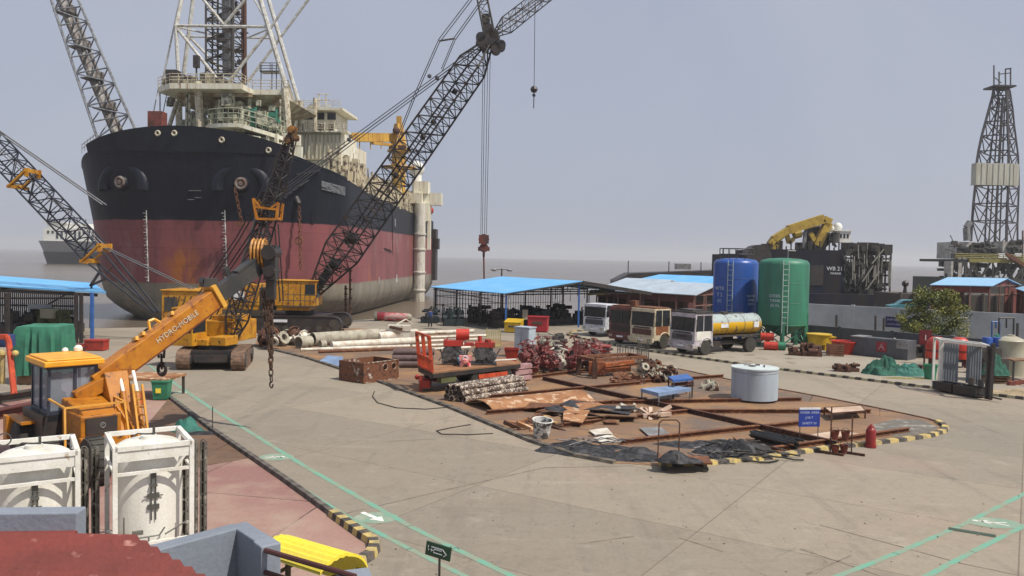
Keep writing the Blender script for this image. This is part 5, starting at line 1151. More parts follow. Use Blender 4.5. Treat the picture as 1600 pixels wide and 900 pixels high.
# machines under it
random.seed(21)
def lump(name, label, cat, c_, sx, sy, h, m, n=14, group=None, seed=0):
    random.seed(seed + 100); b = B(); b.box(0, 0, h * .18, sx, sy, h * .34)
    for i in range(n):
        a = random.random()
        x, y = random.uniform(-.42, .42) * sx, random.uniform(-.42, .42) * sy; z = random.uniform(.3, .8) * h; s = random.uniform(.12, .3) * min(sx, 1.8)
        if a < .4: b.box(x, y, z, s * 1.3, s, s * 1.1, random.uniform(0, 1))
        elif a < .75: b.tube((x, y, h * .3), (x + random.uniform(-.1, .1), y, z + h * .2), s * .3, n=8)
        else: b.tube((x - s, y, z), (x + s, y, z), s * .55, n=10)
    o = b.build(name, m, base=False); o.location = (c_[0], c_[1], c_[2] if len(c_) > 2 else 0); o.rotation_euler = (0, 0, random.uniform(-.5, .5)); return tag(o, label, cat, group)
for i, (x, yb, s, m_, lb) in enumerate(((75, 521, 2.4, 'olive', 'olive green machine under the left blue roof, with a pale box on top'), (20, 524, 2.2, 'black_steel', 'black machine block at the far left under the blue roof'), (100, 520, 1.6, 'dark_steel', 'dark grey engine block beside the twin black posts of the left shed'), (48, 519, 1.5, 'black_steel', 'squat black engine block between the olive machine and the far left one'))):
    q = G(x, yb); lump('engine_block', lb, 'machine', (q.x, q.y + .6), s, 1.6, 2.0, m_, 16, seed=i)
q = W(72, 490, 61); tag(B().box(q.x, 61.5, q.z, 1.0, .9, .75).build('carton', 'beige_plastic'), 'pale box on the olive machine under the left roof', 'box')
q = G(140, 548); t = thing('skip_box', 'dull red steel box on the ground by the blue post', 'box', (q.x + .3, q.y + .3, 0))
B().bx(-.6, .6, -.4, .4, .05, .62).build('body', 'red_paint', t); B().bx(-.64, .64, -.44, .44, .62, .7).build('rim', 'red_paint', t)
q = G(118, 549); t = thing('skip_box', 'low dark red steel tray beside the red box by the left shed', 'tray', (q.x, q.y + .5, 0)); B().bx(-.9, .5, -.4, .4, 0, .35).build('body', 'maroon_paint', t); b = B(); b.bx(-.9, .5, -.44, -.40, .28, .4); b.bx(-.9, .5, .40, .44, .28, .4); b.build('rim', 'red_paint', t)
# red portal at far left, dark beams, bits
t = thing('pipe_portal', 'bent red pipe frame at the far left edge', 'pipe frame', (*G(20, 622).xy, 0)); b = B()
a = [W(10, 525, 33), W(14, 535, 33), W(22, 615, 32.5)]; b.path(a, .12, 8); b.bar(W(-20, 526, 33), W(10, 526, 33), .2); b.build('frame', 'orange_red', t, world=True)
b = B(); b.tube(W(4, 548, 32.9), W(4, 600, 32.9), .1); b.ball(W(3, 552, 32.8), .16); b.ball(W(24, 552, 32.8), .13); b.build('lamp', 'kerb_yellow', t, world=True)
b = B(); q = W(2, 532, 33.5); b.box(q.x, 33.5, q.z, .9, .5, .5); b.build('blue_roll', 'cloth_blue', t, world=True)
for k, (x0, y0, x1, y1, m_, lb) in enumerate(((-30, 660, 75, 638, 'maroon_paint', 'long maroon steel beam lying behind the mobile crane at the left'), (-30, 634, 72, 618, 'dark_steel', 'long dark steel beam lying farther back than the maroon one'))):
    p_, q = G(x0, y0), G(x1, y1); b = B(); b.bar(p_ + V((0, 0, .35)), q + V((0, 0, .35)), .4, .05); b.bar(p_ + V((0, 0, .03)), q + V((0, 0, .03)), .4, .05); b.bar(p_ + V((0, 0, .19)), q + V((0, 0, .19)), .05, .3); tag(b.build('steel_beam', m_), lb, 'steel beam')
# rusty table and green bin behind the mobile crane
q = G(245, 625); t = thing('steel_table', 'rusty topped steel table behind the ladder of the mobile crane', 'table', (q.x - .8, q.y + .9, 0), R(-3))
B().bx(-1.9, 1.3, -.9, 1.0, .82, .92).build('tabletop', 'rust_orange', t)
for x, y in ((-1.7, -.8), (1.2, -.8), (-1.7, .9), (1.2, .9)): B().bx(x - .05, x + .05, y - .05, y + .05, 0, .82).build('leg', 'dark_steel', t)
t = thing('wheeled_bin', 'dark green bin with a yellow label behind the mobile crane', 'bin', (q.x + .18, q.y + .1, 0), R(4))
b = B(); b.add([(-.28, -.25, .05), (.28, -.25, .05), (.28, .25, .05), (-.28, .25, .05), (-.34, -.3, .8), (.34, -.3, .8), (.34, .3, .8), (-.34, .3, .8)], [(3, 2, 1, 0), (4, 5, 6, 7), (0, 1, 5, 4), (1, 2, 6, 5), (2, 3, 7, 6), (3, 0, 4, 7)]); b.build('body', 'green_paint', t)
B().bx(-.37, .37, -.33, .33, .8, .86).build('lid', 'green_paint', t); B().bx(-.16, .06, -.315, -.30, .34, .54).build('sticker', 'bright_yellow', t); b = B(); b.tube((-.3, .28, .08), (.3, .28, .08), .08); b.build('wheel', 'rubber', t)
q = G(218, 632); t = thing('traffic_cone', 'small faded orange cone beside the green bin', 'cone', (q.x, q.y, 0)); B().lathe([(.16, .03), (.05, .55), (.03, .58)], 14).build('body', 'orange_red', t); B().bx(-.2, .2, -.2, .2, 0, .03).build('base', 'rubber', t)
# crumpled net, small post
def heap(name, label, cat, px, py, sx, sy, h, m, seed=0, rough=.5, n=26, group=None, z=0.0, dy=0):
    q = G(px, py); b = B(); vs = []; fs = []; k = 12
    for a in range(k + 1):
        r = a / k
        for i in range(n):
            t = 2 * math.pi * i / n; x, y = r * sx / 2 * math.cos(t), r * sy / 2 * math.sin(t)
            f = noise.noise(V((x * 2.6 / max(.5, min(sx, 2)), y * 2.6, seed * 7.3))); g_ = noise.noise(V((x * 7, y * 7, seed)))
            zz = h * (1 - r ** 2.2) * (.75 + rough * f) + h * .22 * g_ * (r < .95); e = 1 + .16 * noise.noise(V((math.cos(t) * 1.5, math.sin(t) * 1.5, seed))) * 2
            vs.append(V((x * e, y * e, max(0, zz) if r < 1 else 0)))
    for a in range(k):
        for i in range(n): j = (i + 1) % n; fs.append((a * n + i, a * n + j, (a + 1) * n + j, (a + 1) * n + i))
    b.add(vs, fs); o = b.build(name, m, base=False); qd = GD(px, py, sy / 2 + dy); o.location = (qd.x, qd.y, z); return tag(o, label, cat, group)
heap('tarpaulin_heap', 'crumpled dark teal net lying on the kerb of the maroon bay', 'net', 294, 678, 1.3, .9, .42, 'tarp_teal', 5, 1.1)
heap('tarpaulin_heap', 'thin black sheet spread beside the crumpled teal net', 'sheet', 312, 681, 1.5, .7, .09, 'tarp_black', 8)
q = G(332, 677); t = thing('marker_post', 'thin dark rod standing in a small base on the kerb', 'post', q); B().tube((0, 0, 0), (0, 0, .95), .018).build('rod', 'dark_steel', t); B().bx(-.1, .1, -.1, .1, 0, .06).build('base', 'dark_steel', t)
# distant ship at the left
fs_ = thing('supply_ship', 'distant white and grey ship lying at anchor off the left shore', 'ship', (W(110, 400, 480).x, 480, ZW), 0)
def LF(px, py, dy=0): return W(px, py, 480 + dy) - fs_.location
a, c = LF(60, 378).x, LF(178, 378).x; zt = LF(64, 376).z
b = B(); b.add([(a + 3, 6, 0), (c, 6, 0), (c, 34, 0), (a + 3, 34, 0), (a, 0, zt), (c, 0, zt), (c, 40, zt), (a, 40, zt)], [(0, 1, 5, 4), (1, 2, 6, 5), (2, 3, 7, 6), (3, 0, 4, 7), (4, 5, 6, 7)]); b.build('hull', mat('far_hull', (.30, .30, .30), .7, c2=(.26, .26, .27)), fs_)
b = B(); b.add([(a + 2.2, 5, 0), (c, 5, 0), (c, 33, 0), (a + 2.2, 33, 0), (a + 1.4, 2, zt * .52), (c, 2, zt * .52), (c, 36, zt * .52), (a + 1.4, 36, zt * .52)], [(0, 1, 5, 4), (1, 2, 6, 5), (2, 3, 7, 6), (3, 0, 4, 7), (4, 5, 6, 7)]); b.build('boot_topping', mat('far_dark', (.045, .04, .045), .7), fs_)
z2, z3, z4 = LF(70, 358).z, LF(70, 348).z, LF(70, 341).z
b = B(); b.bx(a + .6, c, 4, 30, zt, z2 + 1); b.bx(a + 2, a + 26, 6, 28, z2 + 1, z3); b.bx(a - .5, a + 14, 5, 20, z3, z3 + .6); hs = b.build('superstructure', 'white_paint', fs_)
b = B(); random.seed(3)
for i in range(14): x = a + 3 + i * 2.7; b.bx(x, x + 1.3, 3.8, 4, z2 - 2.4 - random.choice((0, 3)), z2 - .8)
b.each('window', 'glass_dark', hs)
b = B()
for x, h in ((3, 3.4), (6, 2), (15, 5), (22, 3)): b.tube((a + x, 12, z3), (a + x, 12, z3 + h), .3)
b.bx(a + 1, a + 10, 10, 12, z3 + 2, z3 + 2.6); b.build('mast', 'dark_steel', hs)
# ================================================================== things on and around the steel pad
def hbeam(b, p, q, w_=.22, h=.24, t=.025):
    up = V((0, 0, 1)); p, q = V(p), V(q)
    b.bar(p + up * (h - t / 2), q + up * (h - t / 2), w_, t); b.bar(p + up * t / 2, q + up * t / 2, w_, t); b.bar(p + up * h / 2, q + up * h / 2, t, h - 2 * t)
BEAMS = [((848, 594), (1307, 698), 'long dark rusty beam running diagonally across the whole pad'),
 ((800, 596), (1000, 570), 'rusty beam along the back of the pad below the red valve heap'),
 ((735, 626), (1000, 601), 'rusty beam beside the wrapped pipe stack'),
 ((960, 602), (1130, 590), 'rusty beam running behind the blue bench'),
 ((760, 648), (1010, 627), 'rusty beam behind the curved rusted plate'),
 ((955, 632), (1252, 627), 'rusty beam in front of the pale grey round tank'),
 ((880, 668), (1080, 645), 'rusty beam in front of the scrap pile'),
 ((1080, 646), (1360, 646), 'rusty beam running to the right behind the blue sign'),
 ((970, 695), (1110, 679), 'rusty beam behind the folding trolley'),
 ((1110, 679), (1255, 664), 'rusty beam between the trolley and the blue sign'),
 ((1195, 708), (1420, 675), 'rusty beam along the striped front kerb behind the fire buckets')]
for a, c, lb in BEAMS:
    b = B(); hbeam(b, G(*a) + V((0, 0, .014)), G(*c) + V((0, 0, .014)), .16, .17 if a != (848, 594) else .2); tag(b.build('steel_beam', 'rust' if a != (848, 594) else 'rust_dark'), lb, 'steel beam', 'rusty beams laid out on the pad')
# pale grey round tank
q = GD(1178, 632, 1.15); t = thing('round_tank', 'pale grey upright cylindrical tank with a flat lid on the pad', 'tank', (q.x, q.y, .012))
r = 1.06; B().lathe([(r, .10), (r, 1.5)], 48).build('shell', 'tank_grey', t, smooth=40)
b = B(); b.lathe([(r + .03, 1.5), (r + .03, 1.56), (r * .5, 1.6), (.01, 1.62)], 48); lid = b.build('lid', mat('lid_pale', (.55, .62, .62), .5, c2=(.45, .5, .5)), t)
b = B(); b.torus((-.2, -.2, 1.63), .16, .02, 'Z', 12, 4); b.box(.15, .1, 1.64, .18, .12, .06); b.tube((.3, -.4, 1.58), (.3, -.4, 1.7), .04); b.bar((-.5, .1, 1.63), (-.1, .3, 1.65), .03); b.build('lid_fitting', 'dark_steel', lid)
b = B(); b.lathe([(.95, 0), (.95, .1)], 24); b.build('base', 'rust_dark', t)
b = B(); b.torus((0, 0, 1.36), r + .004, .012, 'Z', 48, 4); b.build('seam', 'grey_steel', t)
# blue-grey low bench and a second one behind
def px_box_bench(name, label, cat, pts, h, m, legm, th=.08, brace=False, z0=.012):
    P_ = [G(*p, h) for p in pts]; c_ = sum(P_, V()) / 4; t = thing(name, label, cat, (c_.x, c_.y, z0)); b = B(); b.slab([V((p.x, p.y, h)) for p in P_], th); b.build('tabletop', m, t, world=True)
    for p in P_: d = (V((c_.x, c_.y, 0)) - V((p.x, p.y, 0))) * .05; B().bar(V((p.x, p.y, z0)) + d, V((p.x, p.y, h - th)) + d, .06).build('leg', legm, t, world=True)
    return t
px_box_bench('work_bench', 'low pale blue steel bench on the pad, longer than the one behind', 'bench', [(1001, 607), (1029, 614), (1080, 606), (1052, 602)], .62, 'bench_blue', 'grey_steel', .16)
t = px_box_bench('work_bench', 'taller blue topped bench with a maroon rail, close behind the pale blue one', 'bench', [(1044, 588), (1052, 594), (1083, 591), (1074, 584)], .95, 'blue_paint', 'dark_steel', .1)
b = B(); b.bar(G(1050, 601, .6), G(1083, 598, .6), .1, .14); b.bar(G(1052, 606, .45), G(1084, 602, .45), .06, .08); b.build('rail', 'maroon_paint', t, world=True)
# wrapped pipe stack
def pipe_row(rows_, p_, q_, r, m, label, grp, name='wrapped_pipe', cat='pipe', hollow=True, jit=.12):
    p_, q_ = V(p_), V(q_); d = (q_ - p_).normalized(); s = V((-d.y, d.x, 0)); k = 0
    for lv, n in enumerate(rows_):
        for i in range(n):
            o = s * ((i + lv * .5) * r * 2.05) + V((0, 0, r + lv * r * 1.76 + .012)); e = d * random.uniform(-jit, jit)
            b = B()
            if hollow: b.hollow(p_ + o + e, q_ + o + e * .3, r, r * .16)
            else: b.tube(p_ + o + e, q_ + o + e * .3, r, n=14)
            tag(b.build(name, m, smooth=40), label[min(lv, len(label) - 1)] if isinstance(label, (list, tuple)) else label, cat, grp); k += 1
random.seed(2)
pipe_row((5, 4, 3), G(722, 630), G(822, 612), .135, 'wrapped_pipe', ('cream wrapped pipe in the bottom layer of the stack before the trailer', 'cream wrapped pipe in the middle layer of the stack before the trailer', 'cream wrapped pipe in the top layer of the stack before the trailer'), 'wrapped pipes stacked in front of the trailer')
# rusty open box
bp = [G(536, 594), G(568, 600), G(622, 592), G(592, 584)]
c_ = sum(bp, V()) / 4; t = thing('steel_box', 'rust brown open steel box with two round holes and white peeling edges', 'steel box', (c_.x, c_.y, .01)); h = 1.02
ang = math.atan2((bp[2] - bp[1]).y, (bp[2] - bp[1]).x); ln = (bp[2] - bp[1]).length; dp = 1.9; t.rotation_euler[2] = ang; t.location = (bp[1] + (bp[2] - bp[1]) / 2 + V((-math.sin(ang), math.cos(ang), 0)) * dp / 2); t.location.z = .01
MW[t] = Matrix.Translation(t.location) @ Matrix.Rotation(ang, 4, 'Z'); x_ = ln / 2; y_ = dp / 2
b = B(); b.bx(-x_, -x_ + .04, -y_, y_, 0, h); b.bx(x_ - .04, x_, -y_, y_, 0, h); b.bx(-x_ + .04, x_ - .04, y_ - .04, y_, 0, h); b.bx(-x_ + .04, x_ - .04, -y_ + .05, y_ - .05, .0, .04); b.build('side_panel', 'rust_white', t)
b = B()                                                             # front with two real holes
def holed(b, x0, x1, z0, z1, y0, y1, hs_):
    xs = sorted([x0, x1] + [hx_ + s * r for hx_, hz_, r in hs_ for s in (-1, 1)])
    for a, c in zip(xs, xs[1:]):
        hit = [q for q in hs_ if q[0] - q[2] < (a + c) / 2 < q[0] + q[2]]
        if not hit: b.bx(a, c, y0, y1, z0, z1); continue
        hx_, hz_, r = hit[0]; n = 12
        for i in range(n):
            a0, a1 = a + (c - a) * i / n, a + (c - a) * (i + 1) / n; dz0 = math.sqrt(max(0, r * r - (a0 - hx_) ** 2)); dz1 = math.sqrt(max(0, r * r - (a1 - hx_) ** 2))
            for lo in (0, 1):
                pz = [(z0, z0, hz_ - dz1, hz_ - dz0), (hz_ + dz0, hz_ + dz1, z1, z1)][lo]
                b.add([(a0, y0, pz[0]), (a1, y0, pz[1]), (a1, y0, pz[2]), (a0, y0, pz[3]), (a0, y1, pz[0]), (a1, y1, pz[1]), (a1, y1, pz[2]), (a0, y1, pz[3])], [(0, 1, 2, 3), (7, 6, 5, 4), (0, 4, 5, 1), (3, 2, 6, 7)])
holed(b, -x_ + .04, x_ - .04, 0, h, -y_, -y_ + .04, [(x_ * .22, h * .70, .15), (x_ * .72, h * .70, .15)]); b.build('front_panel', 'rust_white', t)
b = B(); b.torus((x_ * .22, -y_ - .005, h * .70), .17, .022, 'Y', 20, 5); b.torus((x_ * .72, -y_ - .005, h * .70), .17, .022, 'Y', 20, 5); b.bar((-x_, -y_, .03), (x_, -y_, .03), .05); b.bar((x_, -y_, 0), (x_, -y_, h), .05); b.bar((-x_, -y_, h), (x_, -y_, h), .05, .04); b.build('rim', mat('flaked_white', (.55, .50, .42), .8, c2=RUST, amt=.7, scale=5), t)
q = G(520, 572); tag(B().slab([V((*gpt(497, 567), .05)), V((*gpt(535, 574), .05)), V((*gpt(536, 566), .35)), V((*gpt(512, 564), .35))], .03).build('steel_plate', 'bench_blue'), 'blue painted plate leaning low behind the rusty box', 'plate')
# dark pipes behind the box
random.seed(4)
pipe_row((3, 2, 2), G(612, 577) + V((0, .6, 0)), G(668, 577) + V((.3, .6, 0)), .19, mat('pipe_plum', (.13, .085, .085), .7, c2=(.08, .05, .045)), ('plum grey pipe in the bottom layer behind the rusty box', 'plum grey pipe in the middle layer behind the rusty box', 'plum grey pipe in the top layer behind the rusty box'), 'plum grey pipes between the rusty box and the trailer', 'steel_pipe')
# white pipes and long sections beyond
def lay(px0, px1, r, m, label, hollow=True, name='steel_pipe', z=0, grp='pale pipes lying at the back of the pad'):
    p_, q_ = G(*px0), G(*px1); b = B(); u = V((0, 0, r + z))
    b.hollow(p_ + u, q_ + u, r, r * .13, 20) if hollow else b.tube(p_ + u, q_ + u, r, n=12)
    tag(b.build(name, m, smooth=40), label, 'pipe', grp)
mat('pipe_cream', (.40, .38, .30), .7, c2=(.26, .23, .18), scale=2); mat('pipe_white', (.68, .66, .58), .6, c2=(.45, .38, .30), scale=2)
lay((488, 541), (590, 533), .48, 'pipe_cream', 'wide cream pipe, the largest of the pale pipes at the back of the pad')
lay((466, 545), (484, 543), .42, 'pipe_cream', 'short wide cream pipe end beside the largest pale pipe', z=0)
lay((500, 545), (508, 544.5), .30, 'pipe_cream', 'short pipe stub lying before the largest pale pipe')
lay((518, 546), (664, 537), .27, 'pipe_white', 'long white pipe lying in front of the largest pale pipe', False)
lay((470, 549), (640, 543), .11, 'pipe_white', 'slim white tube lying in front of the long white pipe', False)
lay((498, 552), (668, 546), .11, 'rust', 'slim rusty tube lying nearest to the rusty box', False)
lay((448, 536), (480, 533), .2, 'pipe_white', 'white pipe lying behind the rusted flanges', False)
lay((590, 534), (650, 528), .36, 'pipe_white', 'stout white section beyond the pipes', False)
lay((640, 524), (740, 520), .16, 'pipe_white', 'thin white tube lying far back behind the red headboard', False)
for i, (x0, y0, x1, y1) in enumerate(((640, 536, 745, 532), (640, 530, 760, 526), (644, 543, 742, 539), (650, 549, 735, 545))): lay((x0, y0), (x1, y1), .10, 'pipe_white', ('slim white tube seen through the red headboard, second nearest', 'slim white tube seen through the red headboard, farthest', 'slim white tube seen through the red headboard, third back', 'slim white tube seen through the red headboard, nearest')[i], False)
q = G(620, 532); t = thing('white_section', 'white painted fabricated section with a rusty opening behind the pale pipes', 'steel section', (q.x, q.y + .4, 0), R(5)); b = B(); b.bx(-1.3, 1.3, -.5, .5, .0, .75); b.bx(-.7, 1.0, -.55, .5, .75, 1.15); b.build('body', 'pipe_white', t); b = B(); b.box(-.1, -.58, .95, 1.0, .06, .22, 0, 0, .2); b.build('opening', 'rust_dark', t); b = B(); b.bar((-.2, -.5, 1.15), (.6, .2, 1.6), .08); b.bar((.6, .2, 1.6), (1.2, .3, 1.2), .08); b.build('bracket', 'pipe_white', t)
random.seed(9)
def scrap_bits(n, x0, x1, y0, y1, label, group, cat, mats, big=.35, name='scrap_piece', kind='flange', zmax=.3):
    proto = {}
    for i in range(n):
        m_ = random.choice(mats)
        if m_ not in proto:
            b = B()
            if kind == 'flange': b.hollow((0, -.22, 0), (0, .22, 0), .3, .09, 12); b.hollow((0, .22, 0), (0, .3, 0), .44, .2, 12); b.hollow((0, -.3, 0), (0, -.22, 0), .44, .2, 12)
            elif kind == 'plate': b.slab([(-.7, -.3, 0), (.6, -.36, .05), (.75, .25, 0), (.1, .4, .08), (-.65, .3, .02)], .03)
            elif kind == 'offcut': b.bar((-.5, 0, 0), (.5, 0, 0), .12, .12); b.bar((-.1, 0, 0), (.1, .35, .1), .09)
            elif kind == 'fitting': b.hollow((-.18, 0, 0), (.18, 0, 0), .13, .04, 10); b.tube((0, 0, 0), (0, .05, .22), .08, n=8); b.hollow((-.2, 0, 0), (-.16, 0, 0), .19, .1, 10)
            elif kind == 'valve':
                b.tube((0, 0, .0), (0, 0, .5), .09, n=10); b.ball((0, 0, .22), .16, 10); b.tube((-.24, 0, .22), (.24, 0, .22), .08, n=10); b.tube((-.26, 0, .22), (-.21, 0, .22), .16, n=12); b.tube((.21, 0, .22), (.26, 0, .22), .16, n=12); b.tube((0, 0, .46), (0, 0, .5), .13, n=10); b.tube((0, 0, .5), (0, 0, .68), .03, n=6); b.torus((0, 0, .68), .15, .02, 'Z', 14, 5); b.bar((-.15, 0, .68), (.15, 0, .68), .02); b.tube((0, 0, 0), (0, 0, .04), .16, n=12)
            o = b.build(name, m_, base=False, smooth=30 if kind in ('valve', 'flange', 'fitting') else False); proto[m_] = o; tag(o, label, cat, group)
        else: o = proto[m_].copy(); COL.objects.link(o)
        p_ = G(random.uniform(x0, x1), random.uniform(y0, y1)); s = random.uniform(.6, 1.3) * big / .35
        o.scale = (s, s, s); hh = abs(random.gauss(0, zmax)) if zmax else 0
        o.location = (p_.x, p_.y, .04 + min(hh, zmax * 1.8) + (.3 * s if kind == 'flange' else 0)); o.rotation_euler = (random.uniform(-.5, .5) if kind not in ('plate',) else random.uniform(-.15, .15), random.uniform(-.5, .5) if kind != 'plate' else random.uniform(-.15, .15), random.uniform(0, 6.28))
scrap_bits(16, 410, 480, 535, 550, 'rusted pipe flange in the heap left of the pale pipes', 'rusted flanges heaped by the pale pipes', 'flange', ['rust_dark', 'pipe_cream', 'rust', 'pipe_white'], .36, kind='flange', zmax=.25)
scrap_bits(10, 405, 700, 519, 527, 'rusty offcut lying along the back edge of the pad', 'rusty offcuts along the back of the pad', 'offcut', ['rust_dark', 'rust'], .5, kind='offcut', zmax=.05)
# ---- trailer
tp = [G(655, 604), G(812, 590)]
tl = thing('flatbed_trailer', 'low flatbed trailer with a plank deck and bright red slatted headboard', 'trailer', (G(735, 604).x, G(735, 604).y + .9, 0), 0)
fz = 1.02; fl_ = G(665, 606)
# deck corners at deck height
dk_ = [G(672, 586, fz), G(715 - 12, 588, fz), G(822, 566, fz), G(772, 561, fz)]
c0 = W(667, 579, 41.2); e0, e1, e2_, e3 = G(676, 582, fz), G(812, 567, fz), G(770, 560, fz), G(655, 572, fz)
e2_ = e1 + (e3 - e0)
b = B(); b.slab([V((p.x, p.y, fz)) for p in (e0, e1, e2_, e3)], .07); b.build('deck', mat('deck_rusty', (.30, .15, .07), .85, c2=(.20, .10, .05), scale=2.5), tl, world=True)
b = B()
for a, c in ((e0, e1), (e3, e2_), (e0, e3), (e1, e2_)): b.bar(V((a.x, a.y, fz - .17)), V((c.x, c.y, fz - .17)), .1, .2)
dx_ = (e1 - e0); sd_ = (e3 - e0)
for s in (.3, .7): a = e0 + sd_ * s; b.bar(V((a.x, a.y, fz - .35)) + dx_ * .02, V((a.x, a.y, fz - .35)) + dx_ * .97, .12, .3)
b.build('chassis', 'black_steel', tl, world=True)
b = B()
un = dx_.normalized()
for s in (.04, .5, .96):
    a = e0.lerp(e3, s); b.bar(V((a.x, a.y, fz)), V((a.x, a.y, fz + 1.72)) - un * .22, .17, .1)
for s in (.14, .27, .62, .76, .87): a = e0.lerp(e3, s); b.bar(V((a.x, a.y, fz)), V((a.x, a.y, fz + .62)) - un * .08, .16, .08)
for z, o in ((.62, .08), (.06, .01), (1.70, .22)):
    b.bar(V((e0.x, e0.y, fz + z)) - un * o, V((e3.x, e3.y, fz + z)) - un * o, .1, .1)
b.build('headboard', 'orange_red', tl, world=True)
ms = Matrix.Rotation(math.atan2(dx_.y, dx_.x) - R(90), 4, 'Z')
for t_ in (.50, .82):
    for s in (.06, .94):
        p_ = e0 + dx_ * t_ + sd_ * s; wheel(0, 0, .46, .26, 'orange_red', tl, MW[tl].inverted() @ Matrix.Translation((p_.x, p_.y, 0)) @ ms, 'tyre_dusty')
b = B(); p_, q = e0 + dx_ * .5 + sd_ * .0, e0 + dx_ * .84 + sd_ * .0; b.bar(V((p_.x, p_.y, .56)), V((q.x, q.y, .56)), .12, .2); b.bar(V((*(e0 + dx_ * .84 + sd_ * .0).xy, .56)), V((*(e0 + dx_ * .84 + sd_ * 1).xy, .56)), .12); b.build('axle_beam', 'orange_red', tl, world=True)
b = B(); p_, q = e0 + dx_ * .08 + sd_ * .08, e0 + dx_ * .24 + sd_ * .08; b.bar(V((p_.x, p_.y, .62)), V((q.x, q.y, .62)), .35, .32); b.build('tool_box', 'olive', tl, world=True)
b = B(); p_ = e0 + sd_ * .5; h0 = V((p_.x, p_.y, .5)); tip_ = G(652, 600) + V((0, 0, .35))
b.bar(h0 + sd_ * .3 + un * .6, tip_, .12, .14); b.bar(h0 - sd_ * .3 + un * .6, tip_, .12, .14); b.ball(tip_, .14); b.box(h0.x, h0.y, .35, .5, .9, .35); b.tube(V((h0.x - .2, h0.y - .4, .0)), V((h0.x - .2, h0.y - .4, .7)), .06); b.build('drawbar', 'red_paint', tl, world=True)
# red pumping machine standing on the deck
q = G(730, 571, fz); mc = thing('pump_unit', 'red twin engine pump unit with a red drum, standing on the trailer deck', 'pump', (q.x, q.y + .5, fz + .002), R(4))
b = B(); b.bx(-1.3, 1.45, -.45, .45, 0, .12); b.build('skid', 'dark_steel', mc)
b = B()
for x0 in (-.75, .85): b.bx(x0 - .45, x0 + .4, -.35, .35, .12, .95); b.lathe([(.35, .2), (.35, .3)], 12, (x0, 0, .4)); b.tube((x0 - .2, -.5, .6), (x0 - .2, .4, .6), .33, n=14); b.tube((x0 + .35, -.48, .45), (x0 + .35, .4, .45), .25, n=12)
for i in range(30): x = random.uniform(-1.35, 1.4); b.tube((x, -.46, random.uniform(.15, .9)), (x + random.uniform(-.4, .4), -.48, random.uniform(.15, .9)), .035, n=5)
b.build('engine', mat('engine_dark', (.035, .035, .04), .45, c2=(.12, .12, .12), scale=5), mc)
b = B(); b.bx(-1.25, -.25, -.42, .42, .95, 1.22); b.bx(.35, 1.35, -.42, .42, .9, 1.15); b.bar((-1.2, -.4, 1.1), (-1.0, -.4, 1.4), .05); b.tube((.6, 0, 1.15), (.6, 0, 1.45), .1); b.tube((1.0, -.2, 1.15), (1.0, -.2, 1.3), .16); b.bx(-.2, .3, -.3, .3, .95, 1.1); b.build('cowling', 'red_paint', mc)
b = B(); b.tube((-.62, 0, 1.52), (.05, 0, 1.52), .28, n=18); b.bx(-.5, -.1, -.15, .15, 1.22, 1.3); b.build('fuel_drum', mat('drum_red', (.52, .045, .025), .4), mc, smooth=40)
b = B(); b.tube((-.05, -.7, .02), (-.25, -.55, .5), .09); b.tube((-.35, -.7, .05), (-.5, -.6, .4), .07); b.build('blue_pipe', mat('pipe_skyblue', (.10, .30, .48), .5), mc)
t = thing('valve_body', 'bright pink red valve body standing on the trailer deck', 'valve', (*(G(727, 573, fz).xy), fz + .002)); b = B(); b.bx(-.3, .3, -.1, .2, .3, .55); b.tube((-.2, 0, 0), (-.1, 0, .35), .1); b.tube((.2, 0, 0), (.1, 0, .35), .1); b.ball((0, 0, .3), .2); b.build('body', mat('valve_pink', (.72, .12, .12), .4, c2=(.75, .45, .42), scale=5), t); b = B(); b.torus((0, -.12, .42), .12, .03, 'Y'); b.build('handwheel', 'sign_white', t)
p_, q_ = G(768, 564, fz), G(806, 562, fz); tag(B().bar(p_ + V((0, 0, .03)), q_ + V((0, 0, .03)), .1, .05).build('batten', 'white_paint'), 'white batten lying across the trailer deck by the pump unit', 'batten')
q = G(799, 569); t = thing('steel_bucket', 'small bright red tub left of the grey cabinet', 'tub', (q.x, q.y + .9, 0)); b = B(); b.add([(-.35, -.3, .3), (.35, -.3, .3), (.35, .3, .3), (-.35, .3, .3), (-.45, -.38, .85), (.45, -.38, .85), (.45, .38, .85), (-.45, .38, .85)], [(3, 2, 1, 0), (0, 1, 5, 4), (1, 2, 6, 5), (2, 3, 7, 6), (3, 0, 4, 7)]); b.bx(-.3, .3, -.3, .3, 0, .3); b.build('body', 'red_paint', t); b = B()
for a, c in (((-.45, -.38), (.45, -.38)), ((.45, -.38), (.45, .38)), ((.45, .38), (-.45, .38)), ((-.45, .38), (-.45, -.38))): b.bar((*a, .85), (*c, .85), .05)
b.build('rim', 'red_paint', t)
# grey cabinet
q = G(820, 560); t = thing('electrical_cabinet', 'tall pale grey steel cabinet with a slightly sloping top on the pad', 'cabinet', (q.x, q.y + .5, .012), R(-34)); s_ = .56
b = B(); b.bx(-s_, s_, -.42, .42, .12, 1.92); b.build('body', mat('cabinet_grey', (.42, .50, .56), .45, c2=(.34, .40, .45), amt=.3), t, bevel=.02)
b = B(); b.bx(-s_ - .04, s_ + .04, -.46, .46, 1.92, 2.0); b.build('top', 'tank_grey', t)
b = B(); b.bx(-s_ + .05, .0, -.445, -.425, .2, 1.86); b.bx(.02, s_ - .05, -.445, -.425, .2, 1.86); dr = b.build('door', mat('cabinet_door', (.48, .56, .62), .45), t); b = B(); b.bx(-.06, -.03, -.47, -.445, 1.0, 1.2); b.bx(s_ - .12, s_ - .09, -.47, -.445, 1.0, 1.2); b.build('handle', 'dark_steel', dr)
